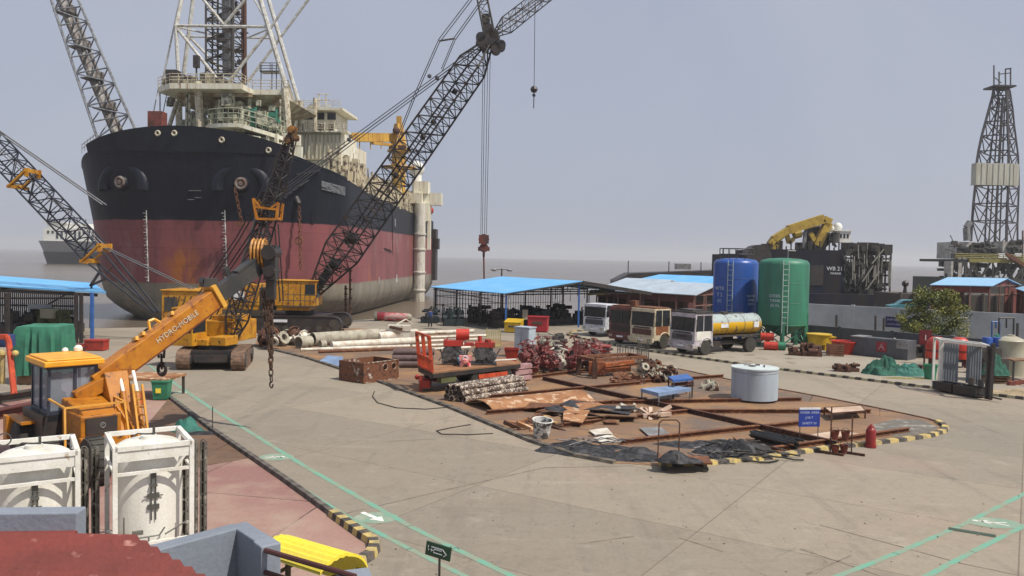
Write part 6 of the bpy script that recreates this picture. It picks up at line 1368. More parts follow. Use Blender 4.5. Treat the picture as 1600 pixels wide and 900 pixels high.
B().bx(-s_ + .02, s_ - .02, -.4, .4, 0, .12).build('plinth', 'dark_steel', t)
# valve heaps
random.seed(12)
for (x0, x1, y0, y1, n, lb, zm_) in ((820, 872, 568, 586, 46, 'dull red flanged valve in the left heap beside the grey cabinet', .5), (884, 924, 566, 582, 34, 'dull red flanged valve in the middle heap behind the rusty frame', .55), (912, 948, 566, 580, 16, 'dull red flanged valve in the right heap touching the rusty frame', .3)):
    scrap_bits(n, x0, x1, y0, y1, lb, lb.replace('valve', 'valves').replace('dull red flanged ', ''), 'valve', ['valve_red', 'valve_red', 'pipe_plum', 'pink_paint'], .44, 'flanged_valve', 'valve', zm_)
scrap_bits(9, 845, 862, 566, 574, 'pale cream valve lying on the left red heap', 'cream valves on the left heap', 'valve', ['pipe_cream'], .4, 'flanged_valve', 'valve', .8)
scrap_bits(5, 868, 876, 574, 582, 'white bodied valve between the left and middle red heaps', 'white valves between the red heaps', 'valve', ['pipe_white'], .5, 'flanged_valve', 'valve', .3)
for i, (x, y, zz) in enumerate(((812, 597, .05), (812, 597, .34), (812, 597, .62))):
    p_ = G(800, 599 - i * .5); q_ = G(826, 595 - i * .5); b = B(); b.bar(p_ + V((0, .3, .13 + zz)), q_ + V((0, .3, .13 + zz)), .5, .2); b.bar(p_ + V((0, .3, .13 + zz)), q_ + V((0, .3, .13 + zz)), .3, .26); tag(b.build('steel_block', mat('block_pink', (.42, .27, .27), .6, c2=(.28, .14, .14), scale=3)), ('pale pink steel block, lowest of the stack behind the trailer wheels', 'pale pink steel block in the middle of the stack behind the trailer wheels', 'pale pink steel block, topmost of the stack behind the trailer wheels')[i], 'steel block', 'pale pink blocks behind the trailer')
t = thing('red_crate', 'bright red lidded box behind the rusty test frame', 'box', (*G(942, 572).xy, 0), R(-10)); t.location.y += 1.2; t.location.z = 0; B().bx(-.55, .55, -.4, .4, .35, 1.05).build('body', 'drum_red', t); B().bx(-.6, .6, -.45, .45, 1.05, 1.14).build('lid', 'red_paint', t); b = B(); b.bx(-.75, .85, -.6, .6, 0, .35); b.build('base', 'rust', t)
# rusty portal frame
fr = thing('bench_frame', 'rusty red brown bench frame with heavy square legs', 'frame', (*G(968, 590).xy, .012)); a0, a1 = G(929, 592), G(1008, 586); dd = a1 - a0; nn_ = V((-dd.y, dd.x, 0)).normalized() * 1.5; hh = 1.02
b = B(); 
for p_, q_ in ((a0, a1), (a0 + nn_, a1 + nn_), (a0, a0 + nn_), (a1, a1 + nn_)): b.bar(p_ + V((0, 0, hh)), q_ + V((0, 0, hh)), .2, .16)
b.build('top_rail', 'rust', fr, world=True)
for p_ in (a0, a1, a0 + nn_, a1 + nn_): B().bar(p_, p_ + V((0, 0, hh - .08)), .26).build('leg', 'rust_dark', fr, world=True)
b = B(); b.bar(a0 + nn_ * .5 + dd * .1 + V((0, 0, .55)), a0 + nn_ * .5 + dd * .9 + V((0, 0, .7)), .45, .2); b.bar(a0 + nn_ * .4 + dd * .3 + V((0, 0, .3)), a0 + nn_ * .4 + dd * .8 + V((0, 0, .35)), .2, .25); b.box(*(a0 + nn_ * .5 + dd * .2 + V((0, 0, .45))), .9, .4, .7)
tag(b.build('digger_boom', mat('arm_orange', (.34, .09, .025), .6, c2=(.18, .06, .03), scale=2, c3=(.5, .2, .08))), 'orange red machine arm lying inside the rusty bench frame', 'machine part')
# wire baskets
def basket(label, px, py, sx, sy, h, m, rz=0, dy=0):
    q = GD(px, py, sy / 2 + dy); t = thing('mesh_basket', label, 'wire basket', (q.x, q.y, .02), rz); b = B(); nx = max(3, int(sx / .16)); 
    for i in range(nx + 1):
        x = -sx / 2 + sx * i / nx
        for y in (-sy / 2, sy / 2): b.tube((x, y, 0), (x, y, h), .012, n=4, cap=False)
    for k in range(5):
        z = h * k / 4
        for y in (-sy / 2, sy / 2): b.tube((-sx / 2, y, z), (sx / 2, y, z), .014, n=4, cap=False)
        for x in (-sx / 2, sx / 2): b.tube((x, -sy / 2, z), (x, sy / 2, z), .014, n=4, cap=False)
    b.build('mesh_side', m, t); b = B()
    for x in (-sx / 2, sx / 2):
        for y in (-sy / 2, sy / 2): b.bar((x, y, 0), (x, y, h * 1.15), .05)
    b.bx(-sx / 2, sx / 2, -sy / 2, sy / 2, 0, .04); b.build('frame', m, t); return t
basket('thin wire mesh basket standing between the grey cabinet and the kerb', 858, 548, 1.6, 1.0, 1.0, 'rope_steel')
basket('dark mesh basket with upright rods beside the rusty bench frame', 1004, 582, .55, .6, 1.6, mat('mesh_olive', (.10, .095, .075), .7), 0, .3)
basket('low wire mesh basket behind the right heap of red valves', 985, 573, 1.5, 1.0, 1.1, 'rope_steel', 0, 1.0)
lump('gearbox', 'dark gear unit in a small frame right of the thin mesh basket', 'machine', (G(874, 548).x, G(874, 548).y + .5), .9, .8, 1.5, 'dark_steel', 14, seed=8)
basket('yellow wire frame standing on the concrete beyond the pump unit', 771, 542, 1.0, .9, 1.1, mat('wire_yellow', (.42, .36, .12), .6), 0, 0)
# pile of pipe fittings
random.seed(15); scrap_bits(46, 1003, 1052, 581, 598, 'small rusty pipe fitting in the pile left of the blue benches', 'pipe fittings piled by the blue benches', 'pipe fitting', ['rust_dark', 'pipe_cream', 'rust', 'pipe_cream'], .42, 'pipe_fitting', 'fitting', .35)
scrap_bits(14, 960, 1004, 592, 600, 'rusty offcut lying flat between the bench frame and the fittings pile', 'offcuts by the bench frame', 'offcut', ['rust_dark', 'rust'], .4, kind='offcut', zmax=.04)
scrap_bits(5, 1088, 1116, 604, 612, 'pale rusty clamp lying alone right of the blue benches', 'clamps right of the blue benches', 'clamp', ['pipe_cream', 'rust_dark'], .45, 'pipe_clamp', 'fitting', .05)
# curved rusted plate, flat sheets, scrap
p0_, p1_ = G(768, 645), G(925, 628); dd = p1_ - p0_; sd_ = V((-dd.y, dd.x, 0)).normalized(); n = 14; vs = []
for i in range(n + 1):
    t_ = i / n; o = sd_ * (t_ * 2.5 - .2) + V((0, 0, .05 + .34 * math.sin(math.pi * t_ ** .8))); vs += [p0_ + o, p1_ + o * 1.0 + V((0, 0, .02))]
k = len(vs); vs += [v - V((0, 0, .03)) for v in vs]
b = B(); b.add(vs, [(2 * i, 2 * i + 1, 2 * i + 3, 2 * i + 2) for i in range(n)] + [(k + 2 * i + 2, k + 2 * i + 3, k + 2 * i + 1, k + 2 * i) for i in range(n)] + [(2 * i + 2, k + 2 * i + 2, k + 2 * i, 2 * i) for i in range(n)] + [(2 * i + 1, k + 2 * i + 1, k + 2 * i + 3, 2 * i + 3) for i in range(n)] + [(0, k, k + 1, 1), (2 * n + 1, k + 2 * n + 1, k + 2 * n, 2 * n)])
tag(b.build('curved_plate', 'rust_orange', smooth=40), 'long curved orange rusted plate arching off the pad', 'steel plate')
def flat(px, z, th, m, label, cat, tilt=0, name='steel_plate'):
    ps = [V((*gpt(*p, z), z)) for p in px]
    if tilt: ps[0].z += tilt; ps[1].z += tilt
    tag(B().slab(ps[::-1] if (ps[1] - ps[0]).cross(ps[2] - ps[0]).z < 0 else ps, th).build(name, m), label, cat)
flat([(842, 634), (905, 642), (960, 634), (900, 628)], .06, .03, 'rust_orange', 'pale orange rusted flat plate between the curved plate and the scrap', 'plate')
flat([(920, 672), (930, 679), (957, 677), (948, 668)], .10, .04, 'pipe_white', 'cream board, the farther of two beside the black sheets', 'board', name='cream_board')
flat([(928, 684), (940, 692), (968, 688), (955, 678)], .08, .04, 'pipe_white', 'cream board, the nearer of two beside the black sheets', 'board', name='cream_board')
flat([(999, 668), (1018, 684), (1050, 680), (1032, 667)], .09, .03, 'grey_steel', 'flat pale grey plate lying beyond the folding trolley', 'plate')
flat([(1290, 637), (1300, 645), (1352, 641), (1345, 634)], .35, .02, mat('pale_board', (.55, .42, .33), .8, c2=(.40, .28, .2)), 'pale timber board on the low rack at the back right of the pad', 'board', name='pale_board')
flat([(1260, 680), (1300, 688), (1356, 680), (1310, 672)], .03, .02, 'pale_board', 'pale flat board lying behind the fire bucket stand', 'board', name='pale_board')
flat([(1120, 686), (1130, 697), (1140, 696), (1132, 685)], .12, .05, 'grey_steel', 'narrow grey plank lying across the black sheets', 'plank', name='grey_plank')
flat([(1485 - 340, 682), (1160, 694), (1168, 692), (1154, 681)], .12, .05, 'plank', 'narrow brown plank beside the grey one on the black sheets', 'plank', name='brown_plank')
random.seed(31)
scrap_bits(52, 848, 968, 641, 661, 'dark rusted plate offcut in the scrap pile in the middle of the pad', 'plate offcuts in the scrap pile', 'scrap plate', ['rust_dark', 'rust', 'tarp_black', 'rust_orange', 'plank'], .42, 'scrap_plate', 'plate', .16)
scrap_bits(16, 950, 1030, 642, 655, 'pale narrow offcut at the right end of the scrap pile', 'pale offcuts right of the scrap pile', 'offcut', ['pipe_white', 'rust_dark', 'pale_board'], .4, 'scrap_offcut', 'offcut', .05)
scrap_bits(10, 800, 870, 655, 672, 'small rusted scrap strip scattered near the white bucket', 'scrap strips near the white bucket', 'offcut', ['rust_dark', 'rust_orange'], .36, 'scrap_offcut', 'offcut', .03)
# yellowish plank at scrap, white bucket
flat([(848, 652), (862, 663), (874, 660), (862, 649)], .14, .04, mat('plank_ochre', (.50, .32, .14), .8), 'ochre plank sticking out of the scrap pile above the white bucket', 'plank', .1, 'ochre_plank')
q = G(846, 688); t = thing('paint_bucket', 'dented white bucket smeared with black standing near the pad edge', 'bucket', (q.x, q.y + .35, .02), 0); t.rotation_euler = (R(6), R(4), 0)
B().lathe([(.26, 0), (.36, .62), (.38, .66), (.34, .66), (.30, .2), (.01, .18)], 20).build('body', mat('bucket_white', (.62, .62, .60), .6, c2=(.10, .10, .10), amt=.5, scale=5, sharp=.04), t, smooth=40)
b = B(); b.torus((0, 0, .66), .37, .02, 'Z', 20, 5); b.build('rim', 'white_paint', t)
# black sheets and bundles
for i, (x, y, sx, sy, h, sd__, lb) in enumerate(((895, 712, 2.6, 1.7, .20, 1, 'crumpled black plastic sheet beside the white bucket'), (985, 722, 3.2, 1.2, .20, 2, 'rolled black sheet along the curved kerb, left of the trolley'), (945, 706, 2.0, .9, .12, 3, 'flat grey black sheet behind the two cream boards'), (1060, 742, 1.35, .7, .26, 9, 'heap of loose black sheeting loaded on the folding trolley'), (1150, 718, 2.8, 1.5, .40, 5, 'heap of tangled black hoses and sheeting right of the trolley'), (1105, 703, 3.4, 1.2, .16, 6, 'flat dark blue black sheeting behind the trolley'))):
    heap('black_sheeting', lb, 'plastic sheet', x, y, sx, sy, h, 'tarp_black', 20 + sd__, 1.3, n=40, z=.33 if sd__ == 9 else .01)
random.seed(44)
for k, (x0, x1, y0, y1, n, lb) in enumerate(((1100, 1190, 700, 722, 16, 'thin black hose tangled in the heap right of the trolley'), (1030, 1110, 712, 730, 8, 'thin grey cable trailing over the heap by the trolley'), (860, 940, 690, 708, 8, 'thin grey strip lying across the crumpled sheet by the white bucket'))):
    pr_ = None
    for i in range(n):
        a = G(random.uniform(x0, x1), random.uniform(y0, y1)) + V((0, 0, random.uniform(.1, .4))); pts = [a]
        for j in range(6): pts.append(pts[-1] + V((random.uniform(.1, .35), random.uniform(-.16, .16), random.uniform(-.07, .06))))
        for p_ in pts: p_.z = max(.05, p_.z)
        tag(B().path(pts, .018 if k else .03, 5).build('hose', 'rubber' if not k else 'rope_steel'), lb, 'hose', lb)
q0, q1 = G(1178, 690), G(1235, 704)
b = B(); random.seed(6)
for i in range(26): o = V((random.uniform(-.1, .35), random.uniform(-.1, .35), random.uniform(.06, .36))); b.tube(q0 + o, q1 + o + V((random.uniform(-.15, .15), 0, 0)), .045, n=6)
for t_ in (.2, .8): p_ = q0.lerp(q1, t_) + V((.12, .12, .2)); b.torus(p_, .27, .015, 'X', 14, 4)
tag(b.build('rod_bundle', mat('bundle_black', (.018, .018, .018), .5)), 'thick bundle of straight black hoses in front of the diagonal beam', 'hose bundle')
# trolley
q = G(1090, 740); t = thing('platform_trolley', 'rusty red platform trolley with a tall bent pipe handle', 'trolley', (q.x - .25, q.y + .55, 0), R(-4))
B().bx(-.85, .75, -.42, .42, .26, .32).build('platform', 'rust', t)
for x in (-.7, .55):
    for y in (-.33, .33): b = B(); b.tube((x, y - .04, .10), (x, y + .04, .10), .10, n=14); w_ = b.build('wheel', 'tyre_dusty', t); B().bx(x - .05, x + .05, y - .05, y + .05, .18, .26).build('bracket', 'dark_steel', w_)
b = B(); b.path([V((-.85, .15, .3)), V((-.82, .25, 1.36)), V((-.72, .27, 1.45)), V((-.28, .27, 1.47)), V((-.18, .26, 1.38)), V((-.2, .15, .3))], .022, 6); b.build('handle', 'rust_dark', t)
# blue notice
q = G(1267, 699); t = thing('notice_board', 'blue notice board with white lettering on two thin legs', 'sign', (q.x + .1, q.y + .5, 0), R(8))
t.scale = (.77, .77, .77)
b = B(); b.bx(-.52, .52, -.02, .02, .82, 1.62); bd = b.build('board', 'sign_blue', t); b = B(); b.bx(-.50, .54, -.03, .05, 1.62, 1.70); b.build('top_strip', 'sign_white', bd)
b = B(); text_to(b, 'WORK AREA', .165, face_m((0, -.023, 1.48), (0, -1, 0)), .003); text_to(b, 'JOB 7', .15, face_m((-.02, -.023, 1.24), (0, -1, 0)), .003); text_to(b, 'SAFETY 24', .155, face_m((0, -.023, .98), (0, -1, 0)), .003); b.build('lettering', mat('letter_blue', (.50, .58, .75), .6, bump=0), bd)
for x in (-.45, .45): B().bar((x, .0, 0), (x, .0, .82), .03).build('leg', 'dark_steel', t)
# bucket stand
q = G(1317, 711); t = thing('fire_bucket_stand', 'rusty two-post stand on wooden skids with hanging red buckets', 'stand', (q.x, q.y + .1, 0), R(3))
t.scale = (.8, .8, .85)
for x, h in ((-.5, 1.9), (.42, 1.55)): B().bar((x, 0, .06), (x, 0, h), .045).build('post', 'rust_dark', t)
B().bar((-.55, 0, .98), (.46, 0, .94), .04).build('crossbar', 'rust_dark', t)
for x in (-.5, .42): B().bar((x - .42, .34, .05), (x + .42, -.34, .05), .10, .09).build('skid', 'rust_dark', t)
def fbucket(x, z, lb):
    o = t.location + V((x * .8, -.02, z * .85)); u = thing('fire_bucket', lb, 'bucket', o, 0, 'red buckets on the stand'); u.scale = (.85, .85, .85); B().lathe([(.10, 0), (.17, .32), (.185, .34), (.15, .33), (.09, .05)], 14).build('body', mat('bucket_red', (.20, .045, .03), .6, c2=(.12, .03, .02), scale=4), u, smooth=40); b = B(); b.torus((0, 0, .34), .16, .01, 'Y', 12, 4, 0, math.pi); b.build('handle', 'dark_steel', u)
fbucket(-.33, .6, 'dull red bucket hanging upper left on the stand'); fbucket(.12, .58, 'dull red bucket hanging upper right on the stand'); fbucket(-.30, .02, 'dull red bucket standing on the ground left under the stand'); fbucket(.08, .05, 'dull red bucket standing on the ground right under the stand')
q = G(1362, 700); t = thing('gas_cylinder', 'short dark red cylinder with a collar standing at the striped kerb', 'cylinder', (q.x, q.y + .1, .09)); t.scale = (.85, .85, .9); B().lathe([(.2, 0), (.2, .55), (.17, .64), (.08, .70), (.07, .76)], 18).build('body', mat('cyl_red', (.28, .02, .02), .4, c2=(.2, .02, .02)), t, smooth=40); b = B(); b.torus((0, 0, .72), .12, .02, 'Z', 14, 5); b.tube((0, 0, .7), (0, 0, .82), .03); b.build('collar', 'red_paint', t); B().lathe([(.23, -.09), (.23, .02), (.2, .02)], 18).build('foot_ring', 'cyl_red', t)
# rack with boards at the back right
t = thing('low_rack', 'low rusty rack of thin bars at the back right of the pad', 'rack', (*G(1320, 645).xy, .012)); b = B(); ps = [V((*gpt(*p_, .33), .33)) for p_ in ((1288, 637), (1300, 646), (1352, 642), (1345, 634))]
for p_, q_ in zip(ps, ps[1:] + ps[:1]): b.bar(p_, q_, .05)
b.build('frame', 'rust_dark', t, world=True)
for p_ in ps: B().bar(V((p_.x, p_.y, .012)), p_, .05).build('leg', 'rust_dark', t, world=True)
# ================================================================== sheds, trucks, tanks and the right-hand side
# ---- central blue-roofed shed
sd0 = thing('open_shed', 'open-sided shed with a wide bright blue gable roof in the middle of the quay', 'shed', (2, 80, 0))
E0 = V((G(790, 516).x, G(790, 516).y, 0)); dr_, pp_ = V((-.55, .835, 0)).normalized(), V((.835, .55, 0)).normalized()
zE, zR, LG, HW = W(790, 456, E0.y).z, 0, 13.6, 8.2
zR = W(900, 438.5, (E0 + pp_ * HW).y).z
def SP(a, l, z): q = E0 + pp_ * a + dr_ * l; return V((q.x, q.y, z))
ov = .5
b = B(); b.slab([SP(-ov, -ov, zE - .1), SP(HW, -ov, zR), SP(HW, LG, zR), SP(-ov, LG, zE - .1)], .07); b.slab([SP(HW, -ov, zR - .004), SP(HW * 2 + ov, -ov, zE - .15), SP(HW * 2 + ov, LG, zE - .15), SP(HW, LG, zR - .004)], .07); b.build('roof', 'roof_blue', sd0, world=True)
b = B(); b.bar(SP(HW, -ov - .05, zR - .16), SP(HW * 2 + ov, -ov - .05, zE - .3), .1, .34); b.bar(SP(-ov, -ov - .05, zE - .2), SP(HW, -ov - .05, zR - .13), .06, .14); b.build('fascia', 'black_steel', sd0, world=True)
for a in (0, HW, HW * 2):
    for l in (0, LG * .33, LG * .66, LG - .3):
        B().bar(SP(a, l, 0), SP(a, l, (zR if a == HW else zE) - .12), .16).build('post', 'blue_paint' if (l == 0 and a < HW * 2) else 'black_steel', sd0, world=True)
for l in (0, LG * .33, LG * .66, LG - .3):
    b = B(); b.bar(SP(0, l, zE - .25), SP(HW * 2, l, zE - .25), .12); b.bar(SP(0, l, zE - .2), SP(HW, l, zR - .14), .12); b.bar(SP(HW, l, zR - .14), SP(HW * 2, l, zE - .25), .12)
    for k in (.25, .5, .75): b.bar(SP(HW * k, l, zE - .25), SP(HW * k, l, lerp(zE, zR, k) - .15), .07); b.bar(SP(HW * (2 - k), l, zE - .25), SP(HW * (2 - k), l, lerp(zE, zR, k) - .15), .07)
    b.build('roof_truss', 'black_steel', sd0, world=True)
b = B()
for i in range(24): l = LG * i / 23; b.bar(SP(-.05, l, 0.1), SP(-.05, l, zE - .1), .05)
for i in range(50): a = HW * 2 * i / 49; b.bar(SP(a, LG - .1, .1), SP(a, LG - .1, zE - .1), .05)
for z in (.5, 1.5, 2.4, 3.0): b.bar(SP(-.05, 0, z), SP(-.05, LG, z), .05); b.bar(SP(0, LG - .1, z), SP(HW * 2, LG - .1, z), .05)
b.bar(SP(-1.8, 0, zE - .6), SP(-.1, LG, zE - .35), .1); b.build('barred_wall', 'black_steel', sd0, world=True)
b = B()
for i in range(16): a = 1 + i * .95; b.bar(SP(a, LG * .5, zE - .2), SP(a, LG * .5, zE - .2 - random.uniform(.3, 1.3)), .05, .25)
b.each('sling', 'dark_steel', sd0, world=True)
random.seed(77)
spots = [(1.5, 3, 2.3, 1.9), (4, 4.5, 2.0, 1.7), (6.5, 3.4, 2.2, 1.6), (9, 4, 2.4, 1.5), (11.5, 3, 2.2, 1.7), (14, 4, 2.4, 1.8), (2.2, 8, 2.2, 2.0), (5.5, 9, 2.4, 1.6), (9, 9, 2.6, 1.6), (12.5, 9, 2.4, 1.9), (-2.0, 6, 1.8, 1.9), (-2.6, 9.5, 1.6, 1.7)]
nm = ['nearest the front blue post', 'second from the front blue post', 'behind the yellow bin', 'behind the red bin', 'between the red bin and the second blue post', 'at the right end of the central shed', 'at the back left under the central shed', 'at the back, second from left, under the central shed', 'at the back middle under the central shed', 'at the back right under the central shed', 'outside the barred left wall of the central shed', 'behind the standing person by the shed']
for i, ((a, l, s, h), lb) in enumerate(zip(spots, nm)):
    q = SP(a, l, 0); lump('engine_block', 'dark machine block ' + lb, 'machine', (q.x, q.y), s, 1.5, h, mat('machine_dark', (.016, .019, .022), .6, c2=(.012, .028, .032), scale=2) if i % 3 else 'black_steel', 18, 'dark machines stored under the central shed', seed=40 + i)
q = SP(2.9, 1.2, 0); tag(B().box(q.x, q.y, 1.25, .5, .4, .9).build('carton', 'beige_plastic'), 'pale carton standing behind the front blue post', 'box')
# bins in front of it
def bin_(name, label, px, py, sx, sy, h, m, rz, lidm=None, slope=0):
    q = G(px, py); t = thing(name, label, 'bin', (q.x, q.y + .45, 0), rz); x, y = sx / 2, sy / 2
    b = B(); b.add([(-x * .98, -y * .98, .06), (x * .98, -y * .98, .06), (x * .98, y * .98, .06), (-x * .98, y * .98, .06), (-x, -y, h), (x, -y, h), (x, y, h + slope), (-x, y, h + slope)], [(3, 2, 1, 0), (4, 5, 6, 7), (0, 1, 5, 4), (1, 2, 6, 5), (2, 3, 7, 6), (3, 0, 4, 7)]); b.build('body', m, t, bevel=.03)
    b = B(); b.slab([(-x * 1.06, -y * 1.08, h + .06), (x * 1.06, -y * 1.08, h + .06), (x * 1.06, y * 1.06, h + slope + .06), (-x * 1.06, y * 1.06, h + slope + .06)], .055); b.build('lid', lidm or m, t)
    b = B(); b.bx(-x * .5, x * .5, -y - .03, -y * .96, h * .55, h * .72); b.build('slot', 'dark_steel', t)
bin_('waste_bin', 'yellow bin with a sloping lid before the blue shed post', 803, 520, 1.45, 1.1, .85, mat('bin_yellow', (.62, .40, .02), .5), R(-16), None, .25)
bin_('waste_bin', 'large rounded crimson bin standing right of the yellow one', 841, 519, 1.75, 1.2, 1.3, mat('bin_red', (.40, .02, .03), .5, c2=(.28, .015, .02)), R(-10))
# lamp post behind the roof
q = W(784, 420, 96); t = thing('street_lamp', 'twin headed lamp post rising behind the central blue roof', 'lamp', (q.x, 96, -2.5)); b = B(); b.tube((0, 0, 0), (0, 0, q.z + 2.5), .09); b.bar((-.9, 0, q.z + 2.4), (.9, 0, q.z + 2.4), .07); b.build('pole', 'dark_steel', t)
for s in (-1, 1): B().ball((s * .95, 0, q.z + 2.35), .32, 10, (1.2, .7, .5)).build('lamp_head', 'grey_steel', t)
# slim poles against the hull
for i, (x, y0, y1, Y, lb) in enumerate(((547, 418, 512, 73, 'tall rusty pole standing before the hull, right of the big crane'), (540, 446, 512, 74, 'shorter rusty pole with a bent head beside the tall one'))):
    p_, q_ = W(x, y1, Y), W(x, y0, Y); b = B(); b.tube(V((p_.x, p_.y, 0)), q_, .1)
    for k in range(6): z = lerp(.8, q_.z - .3, k / 5); b.box(p_.x, p_.y, z, .3, .24, .12)
    tag(b.build('pole', 'rust_dark'), lb, 'pole')
q0, q1 = G(590, 501), G(638, 503); u = V((0, 0, .45)); t = thing('pressure_vessel', 'long red and pink cylinder lying by the water before the hull', 'cylinder', q0 + (q1 - q0) * .5); b = B(); b.tube(q0 + u, q1 + u * .9, .42, n=16); b.build('shell', mat('pink_red', (.42, .05, .06), .5, c2=(.5, .30, .28), amt=.3, scale=1.2, sharp=.04), t, world=True, smooth=40)
b = B(); b.ball(q1 + u, .38, 10); b.tube(q0 + u - V((.3, 0, 0)), q0 + u, .44, n=16); b.each('end_cap', 'pipe_cream', t, world=True); b = B()
for k in (.2, .7): p_ = q0.lerp(q1, k); b.box(p_.x, p_.y, .06, .3, .9, .12)
b.each('chock', 'plank', t, world=True)
# people
def person(label, loc, rz, arm=0, shirt='cloth_blue', legs='cloth_dark', h=1.68):
    o = thing('person', label, 'person', loc, rz); k = h / 1.7
    vs = [(0, 0, .95), (0, 0, 1.12), (0, .01, 1.32), (0, 0, 1.44), (0, .0, 1.50), (0, -.02, 1.58),
          (-.17, 0, 1.39), (-.23, 0, 1.13), (-.21, -.10, .90), (.17, 0, 1.39), (.23, 0, 1.13), (.21, -.1, .90) if not arm else (.14, -.24, 1.2),
          (-.09, 0, .88), (-.11, .0, .48), (-.12, .04, .07), (-.12, -.08, .03), (.09, 0, .88), (.12, -.03, .48), (.13, .02, .07), (.14, -.10, .03), (0, -.01, 1.66)]
    rr = [.13, .12, .14, .10, .05, .085, .055, .042, .032, .055, .042, .032, .085, .06, .045, .04, .085, .06, .045, .04, .085]
    es = [(0, 1), (1, 2), (2, 3), (3, 4), (4, 5), (5, 20), (3, 6), (6, 7), (7, 8), (3, 9), (9, 10), (10, 11), (0, 12), (12, 13), (13, 14), (14, 15), (0, 16), (16, 17), (17, 18), (18, 19)]
    me = bpy.data.meshes.new('body'); me.from_pydata([(x * k, y * k, z * k) for x, y, z in vs], es, []); bo = bpy.data.objects.new('body', me); COL.objects.link(bo); bo.parent = o
    sk = bo.modifiers.new('skin', 'SKIN')
    for i, r_ in enumerate(rr): me.skin_vertices[0].data[i].radius = (r_ * k, r_ * k)
    me.skin_vertices[0].data[0].use_root = True; ss = bo.modifiers.new('sub', 'SUBSURF'); ss.levels = 1; ss.render_levels = 1
    me.materials.append(MATS['skin']); MW[bo] = MW[o]
    b = B(); b.lathe([(.14, .90), (.165, 1.05), (.175, 1.3), (.15, 1.42), (.07, 1.47)], 14); b.v = [V((v.x * 1.15 * k, v.y * .85 * k, v.z * k)) for v in b.v]
    for s, (ex, ey, ez) in ((-1, vs[7]), (1, vs[10])): b.tube((s * .15 * k, 0, 1.39 * k), (ex * k, ey * k, ez * k), .068 * k, .06 * k, n=8)
    b.build('shirt', shirt, o, smooth=60)
    b = B()
    for i0 in (12, 16): b.tube(V(vs[i0]) * k + V((0, 0, .06)), V(vs[i0 + 1]) * k, .105 * k, .078 * k, n=8); b.tube(V(vs[i0 + 1]) * k, V(vs[i0 + 2]) * k, .08 * k, .065 * k, n=8)
    b.ball((0, 0, .92 * k), .155 * k, 10, (1.1, .85, .7)); b.build('trousers', legs, o, smooth=60)
    b = B(); b.ball((0, .01, 1.70 * k), .102 * k, 12, (1, 1.05, .7)); b.build('hair', 'hair', o, smooth=60); return o
q = G(672, 511); person('person in dark clothes standing at the quay edge, arms at the sides', (q.x, q.y, 0), R(20))
q = G(692, 503); person('person in a light shirt standing behind by the dark machines', (q.x, q.y, 0), R(-60), 1, 'cloth_light')
# ---- maroon sheds in the middle right
mat('barn_maroon', (.11, .03, .025), .8, c2=(.06, .022, .02), scale=1.2)
def gable(name, label, el, er, L_dir, Ln, zE_, zR_, roofm, wallm='barn_maroon', z0=0.0, bays=4, ovh=.4, openf=True, winds=True):
    """el, er: ground points under the front left and right eaves; the ridge runs along L_dir"""
    el, er = V((*el.xy, 0)), V((*er.xy, 0)); s = er - el; wd = s.length; sn = s.normalized(); ld = V(L_dir).normalized(); t = thing(name, label, 'shed', (el + er) / 2 + V((0, 0, z0)))
    def Q(a, l, z): q = el + s * a + ld * l; return V((q.x, q.y, z))
    o = ovh / wd; b = B(); b.slab([Q(-o, -ovh, zE_ - .1), Q(.5, -ovh, zR_), Q(.5, Ln, zR_), Q(-o, Ln, zE_ - .1)], .08); b.slab([Q(.5, -ovh, zR_ - .004), Q(1 + o, -ovh, zE_ - .1), Q(1 + o, Ln, zE_ - .1), Q(.5, Ln, zR_ - .004)], .08); b.build('roof', roofm, t, world=True)
    b = B(); b.add([Q(0, Ln - .2, z0), Q(1, Ln - .2, z0), Q(1, Ln - .2, zE_ - .2), Q(.5, Ln - .2, zR_ - .2), Q(0, Ln - .2, zE_ - .2)], [(0, 1, 2, 3, 4)]); b.slab([Q(0, 0, zE_ - .9), Q(0, Ln, zE_ - .9), Q(0, Ln, zE_ - .14), Q(0, 0, zE_ - .14)], .06); b.slab([Q(0, .3, z0), Q(0, Ln, z0), Q(0, Ln, z0 + 1.1), Q(0, .3, z0 + 1.1)], .06); b.slab([Q(0, 0, zE_ - .15), Q(1, 0, zE_ - .15), Q(.5, 0, zR_ - .12)], .06); b.slab([Q(.55, .02, z0), Q(1, .02, z0), Q(1, .02, zE_ - .15), Q(.55, .02, zE_ - .15)], .06); b.build('wall', wallm, t, world=True)
    for k in range(bays + 1):
        B().bar(Q(0, Ln * k / bays, z0), Q(0, Ln * k / bays, zE_ - .1), .16).build('post', mat('post_maroon', (.20, .10, .08), .7), t, world=True)
        if k: B().bar(Q(k / bays, -.06, z0), Q(k / bays, -.06, lerp(zE_, zR_, 1 - abs(k / bays - .5) * 2) - .2), .14).build('post', 'post_maroon', t, world=True)
    b = B(); b.bar(Q(0, -.05, zE_ - .15), Q(1, -.05, zE_ - .15), .14); b.bar(Q(0, -.05, zE_ - 1.2), Q(1, -.05, zE_ - 1.2), .1); b.build('tie_beam', 'post_maroon', t, world=True); return t
def at(px, py, Y): return W(px, py, Y)
e_l, e_r = at(1000, 490, 84), at(1085, 490, 92)
gable('gable_shed', 'maroon timber shed with a pale grey roof behind the brown trucks', e_l, e_r, (-.62, .78, 0), 6.5, at(1012, 455, 84).z, at(1052, 437, 88).z, 'roof_pale')
e_l, e_r = at(1030, 490, 80), at(1096, 490, 88)
gable('gable_shed', 'second maroon shed with a pale roof, reaching behind the blue tank', at(1084, 490, 79), at(1150, 490, 86), (-.62, .78, 0), 9, at(1090, 459, 79).z, at(1046, 441, 84).z, 'roof_pale')
e_l = at(1120, 470, 104)
